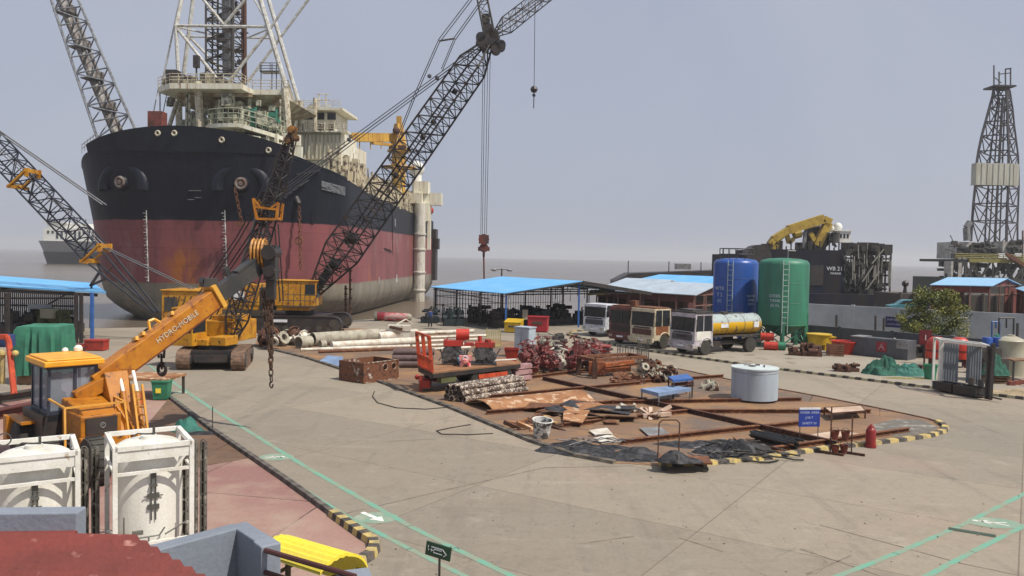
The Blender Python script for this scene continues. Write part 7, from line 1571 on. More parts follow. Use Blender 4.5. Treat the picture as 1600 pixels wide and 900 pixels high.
gable('gable_shed', 'shed with a bright blue roof behind the maroon ones', at(1100, 470, 104), at(1190, 470, 110), (-.62, .78, 0), 13, at(1125, 444, 104).z, at(1118, 432.5, 106).z, 'roof_blue')
# ---- trucks
def truck(label, fx, fy, rx, ry, cabm, doorm, frontm, roofz=2.85, body=None, grp='trucks parked side by side behind the striped kerb', lights='pipe_cream'):
    """fx, fy and rx, ry: ground pixels of the near front wheel and the near rear wheel"""
    a, c = G(fx, fy), G(rx, ry); hd_ = (a - c).normalized(); wb = (a - c).length; ang = math.atan2(hd_.y, hd_.x) + math.pi / 2   # local -y is the front
    t = thing('truck', label, 'truck', (0, 0, 0), ang, grp); m3 = Matrix.Rotation(ang, 4, 'Z'); half_w = 1.08
    near = m3 @ V((half_w, 0, 0)); sgn = 1 if near.y < 0 else -1
    o = a - (m3 @ V((sgn * half_w, 0, 0))); t.location = (o.x, o.y, .05); MW[t] = Matrix.Translation(t.location) @ m3
    w2 = 1.2; zc = .62; zs = 1.62; yb = .62; yf = -1.12
    b = B()
    b.bx(-w2, w2, yf, yf + .10, zc, zs); b.bx(-w2, -w2 + .06, yf + .1, -.52, zc, zs); b.bx(w2 - .06, w2, yf + .1, -.52, zc, zs)
    for s in (-1, 1): b.bx(s * w2, s * (w2 - .06), -.52, yb, 1.02, zs); b.bx(s * w2, s * (w2 - .06), .45, yb, zc, 1.02)
    b.bx(-w2 + .06, w2 - .06, yb - .05, yb, zc, roofz - .1)
    for x in (-w2, w2): 
        b.bar((x * .985, yf + .03, zs), (x * .95, yf + .17, roofz), .1); b.bar((x * .985, yb - .05, zs), (x * .95, yb - .05, roofz), .1); b.bar((x * .98, -.28, zs), (x * .95, -.25, roofz), .07)
    b.bx(-w2 * .97, w2 * .97, yf + .08, yb, roofz - .12, roofz); b.bx(-w2 * .98, w2 * .98, yf + .05, yf + .22, roofz - .26, roofz - .1)
    cab_ = b.build('cab', cabm, t, bevel=.04)
    b = B(); b.bx(-w2 * .94, w2 * .94, yf + .08, yf + .10, zs, roofz - .12); b.build('windscreen', 'glass_dark', cab_)
    for s in (-1, 1):
        b = B(); b.bx(s * (w2 + .012), s * (w2 - .02), -.92, .38, 1.04, zs + .02); d_ = b.build('door', doorm, cab_)
        b = B(); b.bx(s * w2 * .965, s * w2 * .95, -.9, .5, zs + .04, roofz - .14); b.build('side_window', 'glass_dark', cab_)
        b = B(); b.box(s * (w2 + .2), yf + .05, 2.2, .05, .16, .34); b.bar((s * w2, yf + .1, 2.4), (s * (w2 + .2), yf + .05, 2.35), .03); b.build('mirror', 'black_steel', cab_)
    b = B(); b.bx(-w2 * .78, w2 * .78, yf - .03, yf, 1.0, 1.42)
    for k in range(5): b.bx(-w2 * .8, w2 * .8, yf - .05, yf - .03, 1.02 + k * .09, 1.05 + k * .09)
    b.build('grille', frontm, cab_)
    b = B(); b.bx(-w2, w2, yf - .16, yf - .0, .52, .82); b.bx(-w2 * .9, w2 * .9, yf - .10, yf, .38, .5); b.build('bumper', cabm, cab_)
    b = B(); b.bx(-.3, .3, yf - .175, yf - .16, .58, .7); b.build('number_plate', 'sign_white', cab_)
    b = B(); b.bx(-w2 * .6, w2 * .6, yf + .02, yf + .08, roofz - .30, roofz - .24); b.bar((-.7, yf + .06, zs + .03), (-.2, yf + .08, zs + .5), .03); b.bar((.3, yf + .06, zs + .03), (.8, yf + .08, zs + .5), .03); b.bar((0, yf + .07, zs), (0, yf + .09, roofz - .2), .05); b.bx(-w2 * .7, w2 * .7, yf - .012, yf, 1.46, 1.58); b.build('wiper', 'black_steel', cab_)
    b = B(); b.torus((-w2 - .01, 0, .58), .6, .05, 'X', 16, 5, R(0), R(180)); b.torus((w2 + .01, 0, .58), .6, .05, 'X', 16, 5, R(0), R(180)); b.each('wheel_arch', cabm, cab_)
    for s in (-1, 1): B().bx(s * w2 * .88, s * w2 * .62, yf - .18, yf - .16, .6, .76).build('headlight', lights, cab_)
    for s in (-1, 1):
        wheel(s * half_w * .97, 0, .52, .3, 'rim_dust', t, Matrix(), 'tyre_dusty'); wheel(s * half_w * .95, wb, .54, .36, 'rim_dust', t, Matrix(), 'tyre_dusty')
    b = B(); b.bx(-.42, -.3, -.6, wb + 2.0, .55, .82); b.bx(.3, .42, -.6, wb + 2.0, .55, .82); b.bx(-w2 * .9, w2 * .9, wb - .12, wb + .12, .45, .6)
    for s in (-1, 1): b.bx(s * w2, s * (w2 - .45), wb - .75, wb + .75, 1.06, 1.12); b.bx(s * .95, s * .5, .9, 1.7, .45, .85)
    b.build('chassis', 'black_steel', t)
    return t, wb
tk, wb = truck('grey and white tanker truck with a yellow and silver barrel, nearest of the parked trucks', 1101, 556, 1171, 551, mat('cab_greywhite', (.52, .48, .50), .55, c2=(.36, .33, .36), c3=(.07, .06, .06), amt3=.2, scale=2), 'white_paint', mat('grille_grey', (.10, .10, .11), .6), 2.82)
z_ = 1.95; r_ = .74
b = B(); m_ = Matrix.Translation((0, .95, z_)) @ Matrix.Rotation(R(-90), 4, 'X'); b.M = m_; b.lathe([(.02, -.06), (r_ * .8, -.04), (r_, .04), (r_, 5.15), (r_ * .8, 5.28), (.02, 5.32)], 28)
def two_tone():
    m = bpy.data.materials.new('tank_two_tone'); N_, L_, p_ = ngeo(m); p_.inputs['Roughness'].default_value = .32
    g = N_.new('ShaderNodeNewGeometry'); s = N_.new('ShaderNodeSeparateXYZ'); L_.new(g.outputs['Position'], s.inputs[0]); nz_ = N_.new('ShaderNodeTexNoise'); nz_.inputs['Scale'].default_value = 3; L_.new(g.outputs['Position'], nz_.inputs[0])
    ad = N_.new('ShaderNodeMath'); ad.operation = 'MULTIPLY_ADD'; L_.new(nz_.outputs[0], ad.inputs[0]); ad.inputs[1].default_value = .12; L_.new(s.outputs[2], ad.inputs[2])
    r__ = N_.new('ShaderNodeMapRange'); r__.inputs[1].default_value = 2.22; r__.inputs[2].default_value = 2.27; L_.new(ad.outputs[0], r__.inputs[0]); x = N_.new('ShaderNodeMix'); x.data_type = 'RGBA'; L_.new(r__.outputs[0], x.inputs[0]); x.inputs[6].default_value = (.62, .36, .01, 1); x.inputs[7].default_value = (.36, .42, .42, 1)
    r2 = N_.new('ShaderNodeMapRange'); r2.inputs[1].default_value = .58; r2.inputs[2].default_value = .68; L_.new(nz_.outputs[0], r2.inputs[0]); y = N_.new('ShaderNodeMix'); y.data_type = 'RGBA'; L_.new(r2.outputs[0], y.inputs[0]); L_.new(x.outputs[2], y.inputs[6]); y.inputs[7].default_value = (.16, .12, .06, 1); L_.new(y.outputs[2], p_.inputs['Base Color']); return m
tkb = b.build('tank_barrel', two_tone(), tk, smooth=40)
b = B(m_)
for k in (.1, 1.7, 3.4, 5.0): b.torus((0, 0, k), r_ + .01, .025, 'Z', 28, 5)
b.build('barrel_band', 'grey_steel', tkb)
b = B()
for s in (-1, 1): b.bx(s * (r_ + .012), s * (r_ - .01), 1.9, 2.65, 1.78, 2.06); b.bx(s * (r_ + .012), s * (r_ - .01), 5.3, 5.8, 1.72, 2.12)
b.each('pale_placard', 'sign_white', tkb)
b = B(); text_to(b, 'E', .36, Matrix.Translation((-r_ - .014, 5.55, 1.91)) @ Matrix.Rotation(R(-90), 4, 'Z') @ Matrix.Rotation(R(90), 4, 'X'), .002); b.build('lettering', 'black_steel', tkb)
b = B(); b.bx(-.7, .7, 1.0, 6.0, 1.12, 1.22); b.box(0, 2.9, z_ + r_ + .08, .5, .5, .16); b.tube((0, 1.2, z_ + r_ + .06), (0, 5.0, z_ + r_ + .06), .03); b.build('walkway', 'dark_steel', tkb)
b = B()
for i in range(10): b.bx(-1.15, 1.15, -1.0 + i * .16, -.92 + i * .16, 2.9, 2.98)
b.bx(-1.2, -1.12, -1.05, .6, 2.84, 2.98); b.bx(1.12, 1.2, -1.05, .6, 2.84, 2.98); b.bx(-.9, .5, -.6, .4, 2.98, 3.08); b.build('roof_rack', 'dark_steel', tk)
b = B(); b.bx(-.5, .5, -1.17, -1.155, 1.18, 1.4); b.build('front_emblem_panel', 'black_steel', tk)
tk2, _ = truck('brown truck with cream cab edges, second nearest of the parked trucks', 1036, 546, 1100, 541, mat('cab_cream', (.60, .53, .38), .6, c2=(.42, .33, .22), c3=(.14, .06, .035), amt3=.1, amt=.2, scale=2.5), mat('door_brown', (.30, .105, .035), .6, c2=(.16, .06, .03)), mat('grille_brown', (.12, .05, .04), .6), 2.9)
b = B(); b.bx(-1.1, 1.1, .8, 4.8, 1.1, 1.2); b.bx(-1.1, -1.05, .8, 4.8, 1.2, 2.2); b.bx(1.05, 1.1, .8, 4.8, 1.2, 2.2); b.bx(-1.1, 1.1, .8, .85, 1.2, 2.9); b.build('cargo_bed', 'door_brown', tk2)
b = B(); b.bx(-1.1, 1.1, -.9, .55, 2.9, 3.0); b.build('roof_board', 'rust', tk2)
tk3, _ = truck('dark maroon truck squeezed between the white truck and the brown one', 1002, 540, 1062, 534, mat('cab_maroon', (.10, .028, .025), .55, c2=(.16, .05, .045), scale=2), 'cab_maroon', mat('grille_m', (.04, .03, .03), .6), 2.85)
b = B(); b.bx(-1.1, 1.1, .8, 4.6, 1.1, 2.3); b.build('cargo_bed', 'barn_maroon', tk3)
b = B(); b.bx(-1.15, 1.15, -.8, .5, 2.85, 2.95); b.box(.5, -.2, 3.15, .5, .5, .4); b.build('roof_board', 'rust', tk3)
tk4, _ = truck('white truck cab with a blue body, leftmost of the parked trucks', 957, 527, 1012, 522, mat('cab_white', (.62, .64, .68), .5, c2=(.42, .44, .48), c3=(.12, .10, .10), scale=2, amt3=.1), 'cab_white', mat('grille_b', (.07, .08, .11), .5), 2.7)
b = B(); b.bx(-1.1, 1.1, .8, 4.6, 1.1, 2.4); b.build('cargo_bed', 'cloth_blue', tk4)
# small yellow awning behind the white truck
q = W(934, 457, 84); t = thing('awning', 'small sloping yellow canopy on thin posts behind the white truck', 'canopy', (q.x, 84, 0)); b = B(); b.slab([(-1.15, -1, q.z - .25), (1.0, -1, q.z - .05), (1.15, 1, q.z + .35), (-.7, 1, q.z + .2)], .05); b.build('canopy_sheet', 'bright_yellow', t)
for x in (-.9, .9): B().tube((x, 0, 0), (x, 0, q.z - .05), .05).build('post', 'dark_steel', t)
# ---- two big tanks
def silo(label, px, pyb, rad_px, ytop, ybot, m, legs, Y, conebot, name='storage_tank', lad=0.0):
    c_ = W(px, 450, Y); t = thing(name, label, 'tank', (c_.x, Y, .05)); r = rad_px * Y / 1250; zt_ = W(px, ytop, Y).z; zb_ = W(px, ybot, Y).z
    prof = [(r, zb_), (r, zt_ - r * .28), (r * .97, zt_ - r * .18), (r * .88, zt_ - r * .09), (r * .6, zt_ - r * .03), (.3, zt_), (.02, zt_)]
    if conebot: prof = [(.25, zb_ - r * .5), (.3, zb_ - r * .48)] + prof
    b = B(); b.lathe(prof, 48); sh_ = b.build('shell', m, t, smooth=35)
    b = B(); a = R(lad); ux_, uy_ = math.sin(a), -math.cos(a); tx, ty = math.cos(a), math.sin(a)
    for s in (-.2, .2): b.tube((ux_ * (r + .14) + tx * s, uy_ * (r + .14) + ty * s, zb_ - (0 if not conebot else r * .3)), (ux_ * (r + .14) + tx * s, uy_ * (r + .14) + ty * s, zt_ - r * .1), .028, n=5)
    n = int((zt_ - zb_) / .4)
    for i in range(n): z = zb_ + .2 + i * .4; b.tube((ux_ * (r + .14) - tx * .2, uy_ * (r + .14) - ty * .2, z), (ux_ * (r + .14) + tx * .2, uy_ * (r + .14) + ty * .2, z), .018, n=4)
    b.build('ladder', mat('ladder_pale', (.45, .55, .52), .5), sh_)
    b = B()
    for z in [zb_ + (zt_ - zb_) * f for f in (.0, .33, .62)]: b.torus((0, 0, z), r + .002, .014, 'Z', 48, 4)
    b.build('weld_seam', m, sh_)
    for i in range(legs):
        aa = math.pi * 2 * (i + .5) / legs; x, y = r * .95 * math.cos(aa), r * .95 * math.sin(aa); B().bar((x, y, 0), (x, y, zb_ + .9), .26).build('leg', m, t)
    b = B()
    for i in range(legs):
        a0_, a1_ = math.pi * 2 * (i + .5) / legs, math.pi * 2 * (i + 1.5) / legs; p_ = [V((r * .95 * math.cos(a), r * .95 * math.sin(a), 0)) for a in (a0_, a1_)]; z1 = zb_ - .1
        b.bar(p_[0] + V((0, 0, .2)), p_[1] + V((0, 0, z1)), .07); b.bar(p_[1] + V((0, 0, .2)), p_[0] + V((0, 0, z1)), .07); b.bar(p_[0] + V((0, 0, z1)), p_[1] + V((0, 0, z1)), .09)
    if legs: b.build('bracing', m, t)
    return t, sh_, r, zt_, zb_
t, s_, r, zt_, zb_ = silo('tall royal blue storage tank with a railed top, behind the tanker truck', 1149, 545, 34, 404, 488, 'tank_blue', 6, 65, False, lad=-28)
b = B(); rr = r * .75; n = 14
for k in (.45, .9): b.torus((0, 0, zt_ + k - .15), rr, .03, 'Z', 24, 4)
for i in range(n): a = 2 * math.pi * i / n; b.tube((rr * math.cos(a), rr * math.sin(a), zt_ - .35), (rr * math.cos(a), rr * math.sin(a), zt_ + .75), .03, n=4)
b.build('top_railing', 'dark_steel', s_)
def plate_on(par, r, az, z, lines, size, m='letter_white'):
    mat('letter_white', (.60, .66, .74), .6, bump=0); a = R(az); nrm = V((math.sin(a), -math.cos(a), 0)); b = B()
    for i, l in enumerate(lines): text_to(b, l, size, face_m(nrm * (r + .02) + V((0, 0, z - i * size * 1.2)), nrm), .003)
    b.build('lettering', m, par)
plate_on(s_, r, -58, zb_ + 1.9, ['WTR', 'T 2', '60'], .42); plate_on(s_, r, 28, zb_ + 1.35, ['WATER', 'TANK', '20 KL'], .26)
t, s_, r, zt_, zb_ = silo('tall green storage tank on braced legs, right of the blue one', 1224, 548, 38, 404, 507, 'tank_green', 5, 61.5, True, lad=-14)
b = B(); b.path([V((.2, -.2, zt_ - .1)), V((.2, -.2, zt_ + .55)), V((.8, -.2, zt_ + .55))], .04, 6); b.build('vent_pipe', 'grey_steel', s_)
plate_on(s_, r, -36, zb_ + 2.2, ['DIESEL', 'TANK', '25 KL'], .30)
# drums by the tank
for i, (x, y, zz, lb) in enumerate(((1200, 541, .82, 'red drum with a white lid stacked on top beside the tanker'), (1206, 545, .32, 'red drum lying lowest beside the green tank leg'), (1218, 545, .3, 'dark green drum lying against the green tank leg'))):
    q = G(x - 2, y + 3); t = thing('drum', lb, 'drum', (q.x, q.y, .05), R(-15)); m_ = 'drum_red' if i < 2 else 'green_paint'; b = B(Matrix.Translation((0, 0, zz)) @ Matrix.Rotation(R(90), 4, 'Y')); b.lathe([(.30, -.48), (.32, -.45), (.30, -.42), (.30, -.02), (.32, 0), (.30, .02), (.30, .42), (.32, .45), (.30, .48)], 20); b.build('shell', m_, t, smooth=30); b = B(Matrix.Translation((0, 0, zz)) @ Matrix.Rotation(R(90), 4, 'Y')); b.lathe([(.28, .485), (.28, .50)], 20); b.tube((.1, 0, .5), (.1, 0, .52), .05); b.build('lid', 'white_paint' if i == 0 else m_, t)
# ---- low grey wall and the higher white wall behind
def wallthing(name, label, p, q, z0, z1, th, m, zq=None):
    t = thing(name, label, 'wall', ((p[0] + q[0]) / 2, (p[1] + q[1]) / 2, z0)); b = B(); wallseg(b, p, q, th, z0, z1, zq); b.build('panel', m, t, world=True)
    b = B(); wallseg(b, p, q, th + .12, z1, z1 + .08, (zq or z1)); 
    b = B(); p_, q_ = V((p[0], p[1], 0)), V((q[0], q[1], 0)); n_ = max(2, int((q_ - p_).length / 4)); nv = V((-(q_ - p_).y, (q_ - p_).x, 0)).normalized()
    for i in range(n_ + 1): c_ = p_.lerp(q_, i / n_); b.box(c_.x, c_.y, (z0 + lerp(z1, zq or z1, i / n_)) / 2 + .04, .28, th + .14, lerp(z1, zq or z1, i / n_) - z0 + .08, math.atan2(nv.y, nv.x) - R(90))
    b.build('pier', m, t, world=True); return t
GL0, GL1 = G(1240, 536), G(1640, 592); gz = W(1262, 508, G(1262, 539).y).z; gz2 = W(1600, 533, G(1600, 586).y).z
wallthing('boundary_wall', 'low dark grey wall running behind the coloured bins to the right edge', (GL0.x, GL0.y), (GL1.x + 8, GL1.y - 6.0), .05, gz, .25, 'wall_grey', gz2 - .2)
HL0, HL1 = W(1250, 500, 74), W(1640, 520, 62); hz0, hz1 = W(1258, 474, 74).z, W(1600, 491, 63.2).z
wallthing('boundary_wall', 'higher weathered white wall behind the dark grey one', (HL0.x, HL0.y), (HL1.x + 12, HL1.y - 4.5), .0, hz0, .3, 'wall_white', hz1 - .15)
def wall_y(px): t_ = (W(px, 500, 60).x / 60); return (HL0.y - HL0.x * (HL1.y - HL0.y) / (HL1.x - HL0.x)) / (1 - t_ * (HL1.y - HL0.y) / (HL1.x - HL0.x))
yw = wall_y(1406) - .3; q = W(1406, 504, yw); t = thing('banner_sign', 'dark blue banner with two rows of white lettering on the white wall', 'sign', (q.x, yw, q.z - .45), R(-38)); t.rotation_euler[2] = math.atan2(HL1.y - HL0.y, HL1.x - HL0.x); MW[t] = Matrix.Translation(t.location) @ Matrix.Rotation(t.rotation_euler[2], 4, 'Z')
b = B(); b.bx(-1.15, 1.15, -.04, 0, 0, .92); bd = b.build('board', mat('banner_navy', (.012, .02, .11), .6, bump=0), t); b = B(); text_to(b, 'SHIP REPAIR YARD', .25, face_m((0, -.045, .66), (0, -1, 0)), .003); text_to(b, 'SAFETY FIRST ALWAYS', .21, face_m((0, -.045, .26), (0, -1, 0)), .003); b.build('lettering', mat('letter_grey', (.45, .48, .55), .6, bump=0), bd)
# posts and pipes before the wall
for i, (x, y0, y1) in enumerate(((1307, 492, 512), (1368, 493, 514), (1381, 497, 507), (1590, 505, 517))):
    Y = wall_y(x) - .5; p_, q_ = W(x, y1, Y), W(x, y0, Y); tag(B().bar(p_ - V((0, 0, 1.0)), q_, .13).build('pole', 'black_steel'), ('thin black post before the white wall near the green tank', 'thin black post before the white wall, left of the blue banner', 'short black post touching the left side of the blue banner', 'short black post before the white wall near the right edge')[i], 'post')
for i, (x0, x1, y0, y1, m_, lb) in enumerate(((1561, 1584, 497, 512, 'black_steel', 'black pipe rail frame before the white wall at the right'), (1550, 1562, 503, 512, 'blue_paint', 'small blue valve frame before the white wall'), (1500, 1512, 497, 512, 'pipe_cream', 'pale pipe loop before the white wall right of the tree'))):
    Y = wall_y(x0) - .7; b = B(); a, c, d, e = W(x0, y1, Y), W(x0, y0, Y), W(x1, y0, Y), W(x1, y1 + 1, Y); b.path([a - V((0, 0, .8)), c, d, e - V((0, 0, .8))], .07); b.tube(c.lerp(d, .5), a.lerp(e, .5), .06); tag(b.build('pipe_rail', m_), lb, 'rail')
# ---- tree
def tree(px, Y, ytop, ybot, sx_px, label):
    base = W(px, 540, Y); base.z = 0; t = thing('tree', label, 'tree', base); zt_ = W(px, ytop, Y).z; zb_ = W(px, ybot, Y).z; rx = sx_px * Y / 1250; random.seed(88)
    b = B(); b.tube((0, 0, 0), (.1, 0, zb_), .16, .12, 8); tips = []
    for i in range(9):
        a = random.uniform(0, 6.28); e = V((math.cos(a) * rx * random.uniform(.4, .85), math.sin(a) * rx * random.uniform(.3, .7), lerp(zb_, zt_, random.uniform(.3, .9)))); mid = V((.1, 0, zb_)).lerp(e, .5) + V((0, 0, .2)); b.tube((.1, 0, zb_ - .1), mid, .07, .045, 6); b.tube(mid, e, .045, .015, 5); tips += [e, mid]
    b.build('trunk', 'bark', t)
    b = B(); cl = []
    for i in range(84):
        a = random.uniform(0, 6.28); h = random.random(); rr_ = math.sqrt(random.random()) * (1 - .55 * abs(h - .42) ** 1.3 * 1.6); k_ = 1 + .35 * noise.noise(V((math.cos(a) * 1.4, math.sin(a) * 1.4, h * 2.2))) * 2; cl.append(V((math.cos(a) * rr_ * rx * k_, math.sin(a) * rr_ * rx * .8 * k_, lerp(zb_, zt_, h * .96))))
    for c_ in cl:
        R_ = random.uniform(.35, .75); tone = random.randint(0, 2)
        for k in range(150):
            d = V((random.gauss(0, 1), random.gauss(0, 1), random.gauss(0, .7))).normalized() * R_ * random.random() ** .4; p_ = c_ + d; s = random.uniform(.05, .11); u = V((random.gauss(0, 1), random.gauss(0, 1), random.gauss(0, .5))).normalized() * s; v = u.cross(V((random.gauss(0, 1), random.gauss(0, 1), random.gauss(0, 1)))).normalized() * s * .6
            b.cur = tone if random.random() < .75 else random.randint(0, 2); b.add([p_ - u, p_ - v, p_ + u, p_ + v], [(0, 1, 2, 3)])
    b.build('crown', [mat('leaf_a', (.125, .15, .02), .6, bump=0), mat('leaf_b', (.22, .225, .035), .6, bump=0), mat('leaf_c', (.055, .075, .018), .6, bump=0)], t)
tree(1464, 62.6, 453, 527, 54, 'bushy yellow green tree growing between the two walls')
# cars behind the white wall
def car(px, py, Y, m, label, sc=1.0, rz=0.0, z=None):
    q = W(px, py, Y); t = thing('parked_car', label, 'car', (q.x, Y, (q.z - 1.5) if z is None else z), rz)
    b = B(); b.ext([(-2.0, .35), (-2.05, .8), (-1.2, .95), (1.5, .95), (2.0, .85), (2.05, .35)], -.85, .85); body = b.build('body', m, t, bevel=.05)
    b = B(); b.ext([(-1.15, .95), (-.55, 1.42), (-.2, 1.5), (.8, 1.48), (1.55, .95)], -.75, .75); b.build('cabin', m, t, bevel=.04)
    b = B(); b.ext([(-.98, 1.0), (-.5, 1.36), (.75, 1.40), (1.35, 1.0)], -.765, .765); b.build('window', 'glass_dark', t)
    for x in (-1.3, 1.3):
        for y in (-.8, .8): B().tube((x, y - .1, .32), (x, y + .1, .32), .32, n=16).build('wheel', 'rubber', t)
car(1416, 468, 92, mat('car_teal', (.05, .22, .26), .3, bump=0), 'teal car whose roof shows above the white wall', rz=R(-8)); car(1447, 466, 96, mat('car_sky', (.12, .36, .62), .3, bump=0), 'sky blue car partly hidden behind the tree', rz=R(-5))
# ---- red sheds at the far right
gable('gable_shed', 'red walled shed with a pale blue roof behind the tree at the right', at(1545, 482, 91), at(1588, 482, 99), (-1, .1, 0), 6.4, at(1542, 446.5, 91).z + .1, at(1562, 434.5, 95).z, mat('roof_skyblue', (.22, .42, .62), .5, c2=(.27, .46, .66)), mat('barn_red', (.17, .03, .025), .8, c2=(.10, .025, .02)), bays=3)
gable('gable_shed', 'red shed with a pale blue roof cut by the right edge of the photo', V((52.5, 80, 0)), V((59.5, 76.5, 0)), (.47, .88, 0), 20, 3.95, 5.2, 'roof_skyblue', 'barn_red', bays=5)
# ---- bright clutter in front of the grey wall
def tub(name, label, px, py, r0, r1, h, m, dome=0, z=.05, cat='tub', legs=0, dy=0):
    q = GD(px, py, r1 + dy); t = thing(name, label, cat, (q.x, q.y, z)); b = B(); pr_ = [(r0, legs), (r1, h), (r1 * 1.08, h), (r1 * 1.08, h + .08)] + ([(r1 * .8, h + dome * .6), (r1 * .4, h + dome), (.02, h + dome)] if dome else [(r1 * .95, h + .08), (r1 * .9, h - .1), (.02, h - .1)]); b.lathe(pr_, 24); b.build('body', m, t, smooth=40)
    b = B()
    if legs:
        for i in range(4): a = i * math.pi / 2 + .4; b.bar((r0 * .8 * math.cos(a), r0 * .8 * math.sin(a), 0), (r0 * .8 * math.cos(a), r0 * .8 * math.sin(a), legs + .02), .12)
    else: b.lathe([(r0 + .03, 0), (r0 + .03, .06), (r0, .06)], 24)
    b.build('base', m, t); return t
tub('round_tub', 'yellow round topped tub on legs beside the green tank', 1279, 549, .75, .85, 1.1, 'bin_yellow', .12, legs=.4)
t = thing('waste_bin', 'small upright yellow bin right of the yellow tub', 'bin', (G(1297, 549).x, G(1297, 549).y + .4, .05)); b = B(); b.bx(-.35, .4, -.35, .35, 0, .95); b.build('body', 'bin_yellow', t); b = B(); b.bx(-.4, .45, -.4, .4, .95, 1.02); b.build('lid', 'bin_yellow', t)
tub('round_tub', 'bright red wide lipped tub before the grey wall', 1318, 556, .62, .85, .85, 'drum_red', 0)
for i, (x, y, s, h, m_, lb) in enumerate(((1248, 557, 1.1, .7, 'rust_dark', 'black rusty engine part on the pavement, left of its taller neighbour'), (1270, 558, 1.3, .95, 'rust_dark', 'black rusty machine part below the yellow tub'), (1320, 583, .9, .4, 'rust_dark', 'brown scrap lying by the kerb left of the round one'), (1335, 583, .7, .6, 'rust_dark', 'round brown scrap lump by the kerb left of the tarpaulin'))):
    q = G(x, y); lump('machine_part', lb, 'scrap', (q.x, q.y + .4, .05), s, s * .8, h, m_, 14, seed=60 + i)
q = G(1308, 558); t = thing('slatted_crate', 'brown slatted crate in front of the red tub', 'crate', (q.x, q.y + .4, .05), R(-10)); b = B()
for k in range(5): b.bx(-.5, .5, -.42, -.38, .05 + k * .16, .15 + k * .16); b.bx(-.5, .5, .38, .42, .05 + k * .16, .15 + k * .16); b.bx(-.52, -.48, -.38, .38, .05 + k * .16, .15 + k * .16); b.bx(.48, .52, -.38, .38, .05 + k * .16, .15 + k * .16)
b.build('slats', mat('crate_brown', (.20, .085, .05), .8), t); b = B()
for x in (-.46, .46):
    for y in (-.36, .36): b.bx(x - .04, x + .04, y - .04, y + .04, 0, .84)
b.build('corner_post', 'crate_brown', t)
# long grey skip with a red patch
q = GD(1379, 561, .9); ang = math.atan2(GL1.y - GL0.y, GL1.x - GL0.x) * .75; t = thing('skip_container', 'long dark grey steel container with a square red emblem patch', 'container', (q.x, q.y, .05), ang); MW[t] = Matrix.Translation(t.location) @ Matrix.Rotation(ang, 4, 'Z')
b = B(); b.bx(-1.95, 1.95, -.7, .7, 0, 1.28); b.build('body', mat('skip_grey', (.09, .095, .11), .6, c2=(.07, .07, .08)), t); b = B(); b.bx(-2.0, -1.1, -.74, .74, 1.28, 1.34); b.bx(1.2, 1.98, -.74, -.70, .75, 1.28); b.bar((-1.1, -.6, 1.31), (1.9, -.6, 1.31), .05); b.ball((1.0, -.6, 1.36), .1); b.build('top_rail', 'grey_steel', t)
b = B(); b.bx(-.15, .55, -.72, -.701, .42, 1.1); pt = b.build('emblem_panel', mat('patch_red', (.30, .02, .035), .6, bump=0), t)
b = B(Matrix.Translation((.2, -.725, .76))); 
for a, c in (((-.2, -.22), (-.02, .12)), ((-.02, .12), (.2, -.2)), ((-.1, -.05), (.15, .02)), ((-.05, .12), (.1, .22))): b.bar((a[0], 0, a[1]), (c[0], 0, c[1]), .008, .07)
b.build('emblem', mat('patch_pink', (.50, .25, .26), .6, bump=0), pt)
q = G(1420, 561); t = thing('tyre', 'large black tyre standing against the grey container', 'tyre', (q.x, q.y + .3, .05), R(25)); b = B(Matrix.Rotation(R(90), 4, 'X') @ Matrix.Translation((0, .5, 0))); b.torus((0, 0, 0), .36, .17, 'Z', 26, 10); b.build('tread', 'rubber', t, smooth=50); b = B(Matrix.Rotation(R(90), 4, 'X') @ Matrix.Translation((0, .5, 0))); b.lathe([(.2, -.06), (.2, .06), (.05, .04)], 18); b.build('rim', 'grey_steel', t)
lump('scrap_heap', 'black scrap bundle beside the standing tyre', 'scrap', (G(1436, 561).x, G(1436, 561).y + .5, .05), .9, .7, .95, 'black_steel', 14, seed=66)
# red numbered board
q = G(1447, 600); Y = 52; p_ = W(1446, 527, Y); t = thing('numbered_board', 'dark red square board with a white figure 1 on a post by the grey wall', 'sign', (p_.x, Y, .05)); b = B(); b.box(0, 0, p_.z - .05, .82, .05, .95); bd = b.build('board', mat('board_darkred', (.14, .012, .015), .5, bump=0), t); b = B(); text_to(b, '1', .5, face_m((0, -.03, p_.z - .08), (0, -1, 0)), .004); b.build('lettering', 'sign_white', bd); b = B(); b.tube((0, .04, 0), (0, .04, p_.z - .4), .06); b.build('post', 'rust_dark', t)
# tarps, little green bin
heap('tarpaulin_heap', 'dark green tarpaulin heap with a hump, by the striped kerb', 'tarpaulin', 1384, 589, 2.6, 1.5, .95, 'tarp_green', 51, .8, n=40, z=.05)
heap('tarpaulin_heap', 'lighter teal tarpaulin sprawled right of the dark green hump', 'tarpaulin', 1418, 590, 2.6, 1.3, .75, 'tarp_teal', 52, 1.0, n=40, z=.05)
heap('rope_heap', 'yellow brown ropes and weeds along the kerb below the tarpaulin', 'rope', 1420, 594, 2.6, .5, .1, mat('straw', (.22, .20, .07), .9, scale=6), 53, 1.2, z=.05)
t = tub('small_bin', 'small dark green round bin between the tarpaulin and the white frame', 1453, 595, .28, .36, .75, 'green_paint', 0, cat='bin', dy=0)
lump('scrap_heap', 'brown fittings heaped behind the small green bin', 'scrap', (G(1440, 588).x, G(1440, 588).y + .4, .05), .8, .6, .6, 'rust_dark', 12, seed=67)
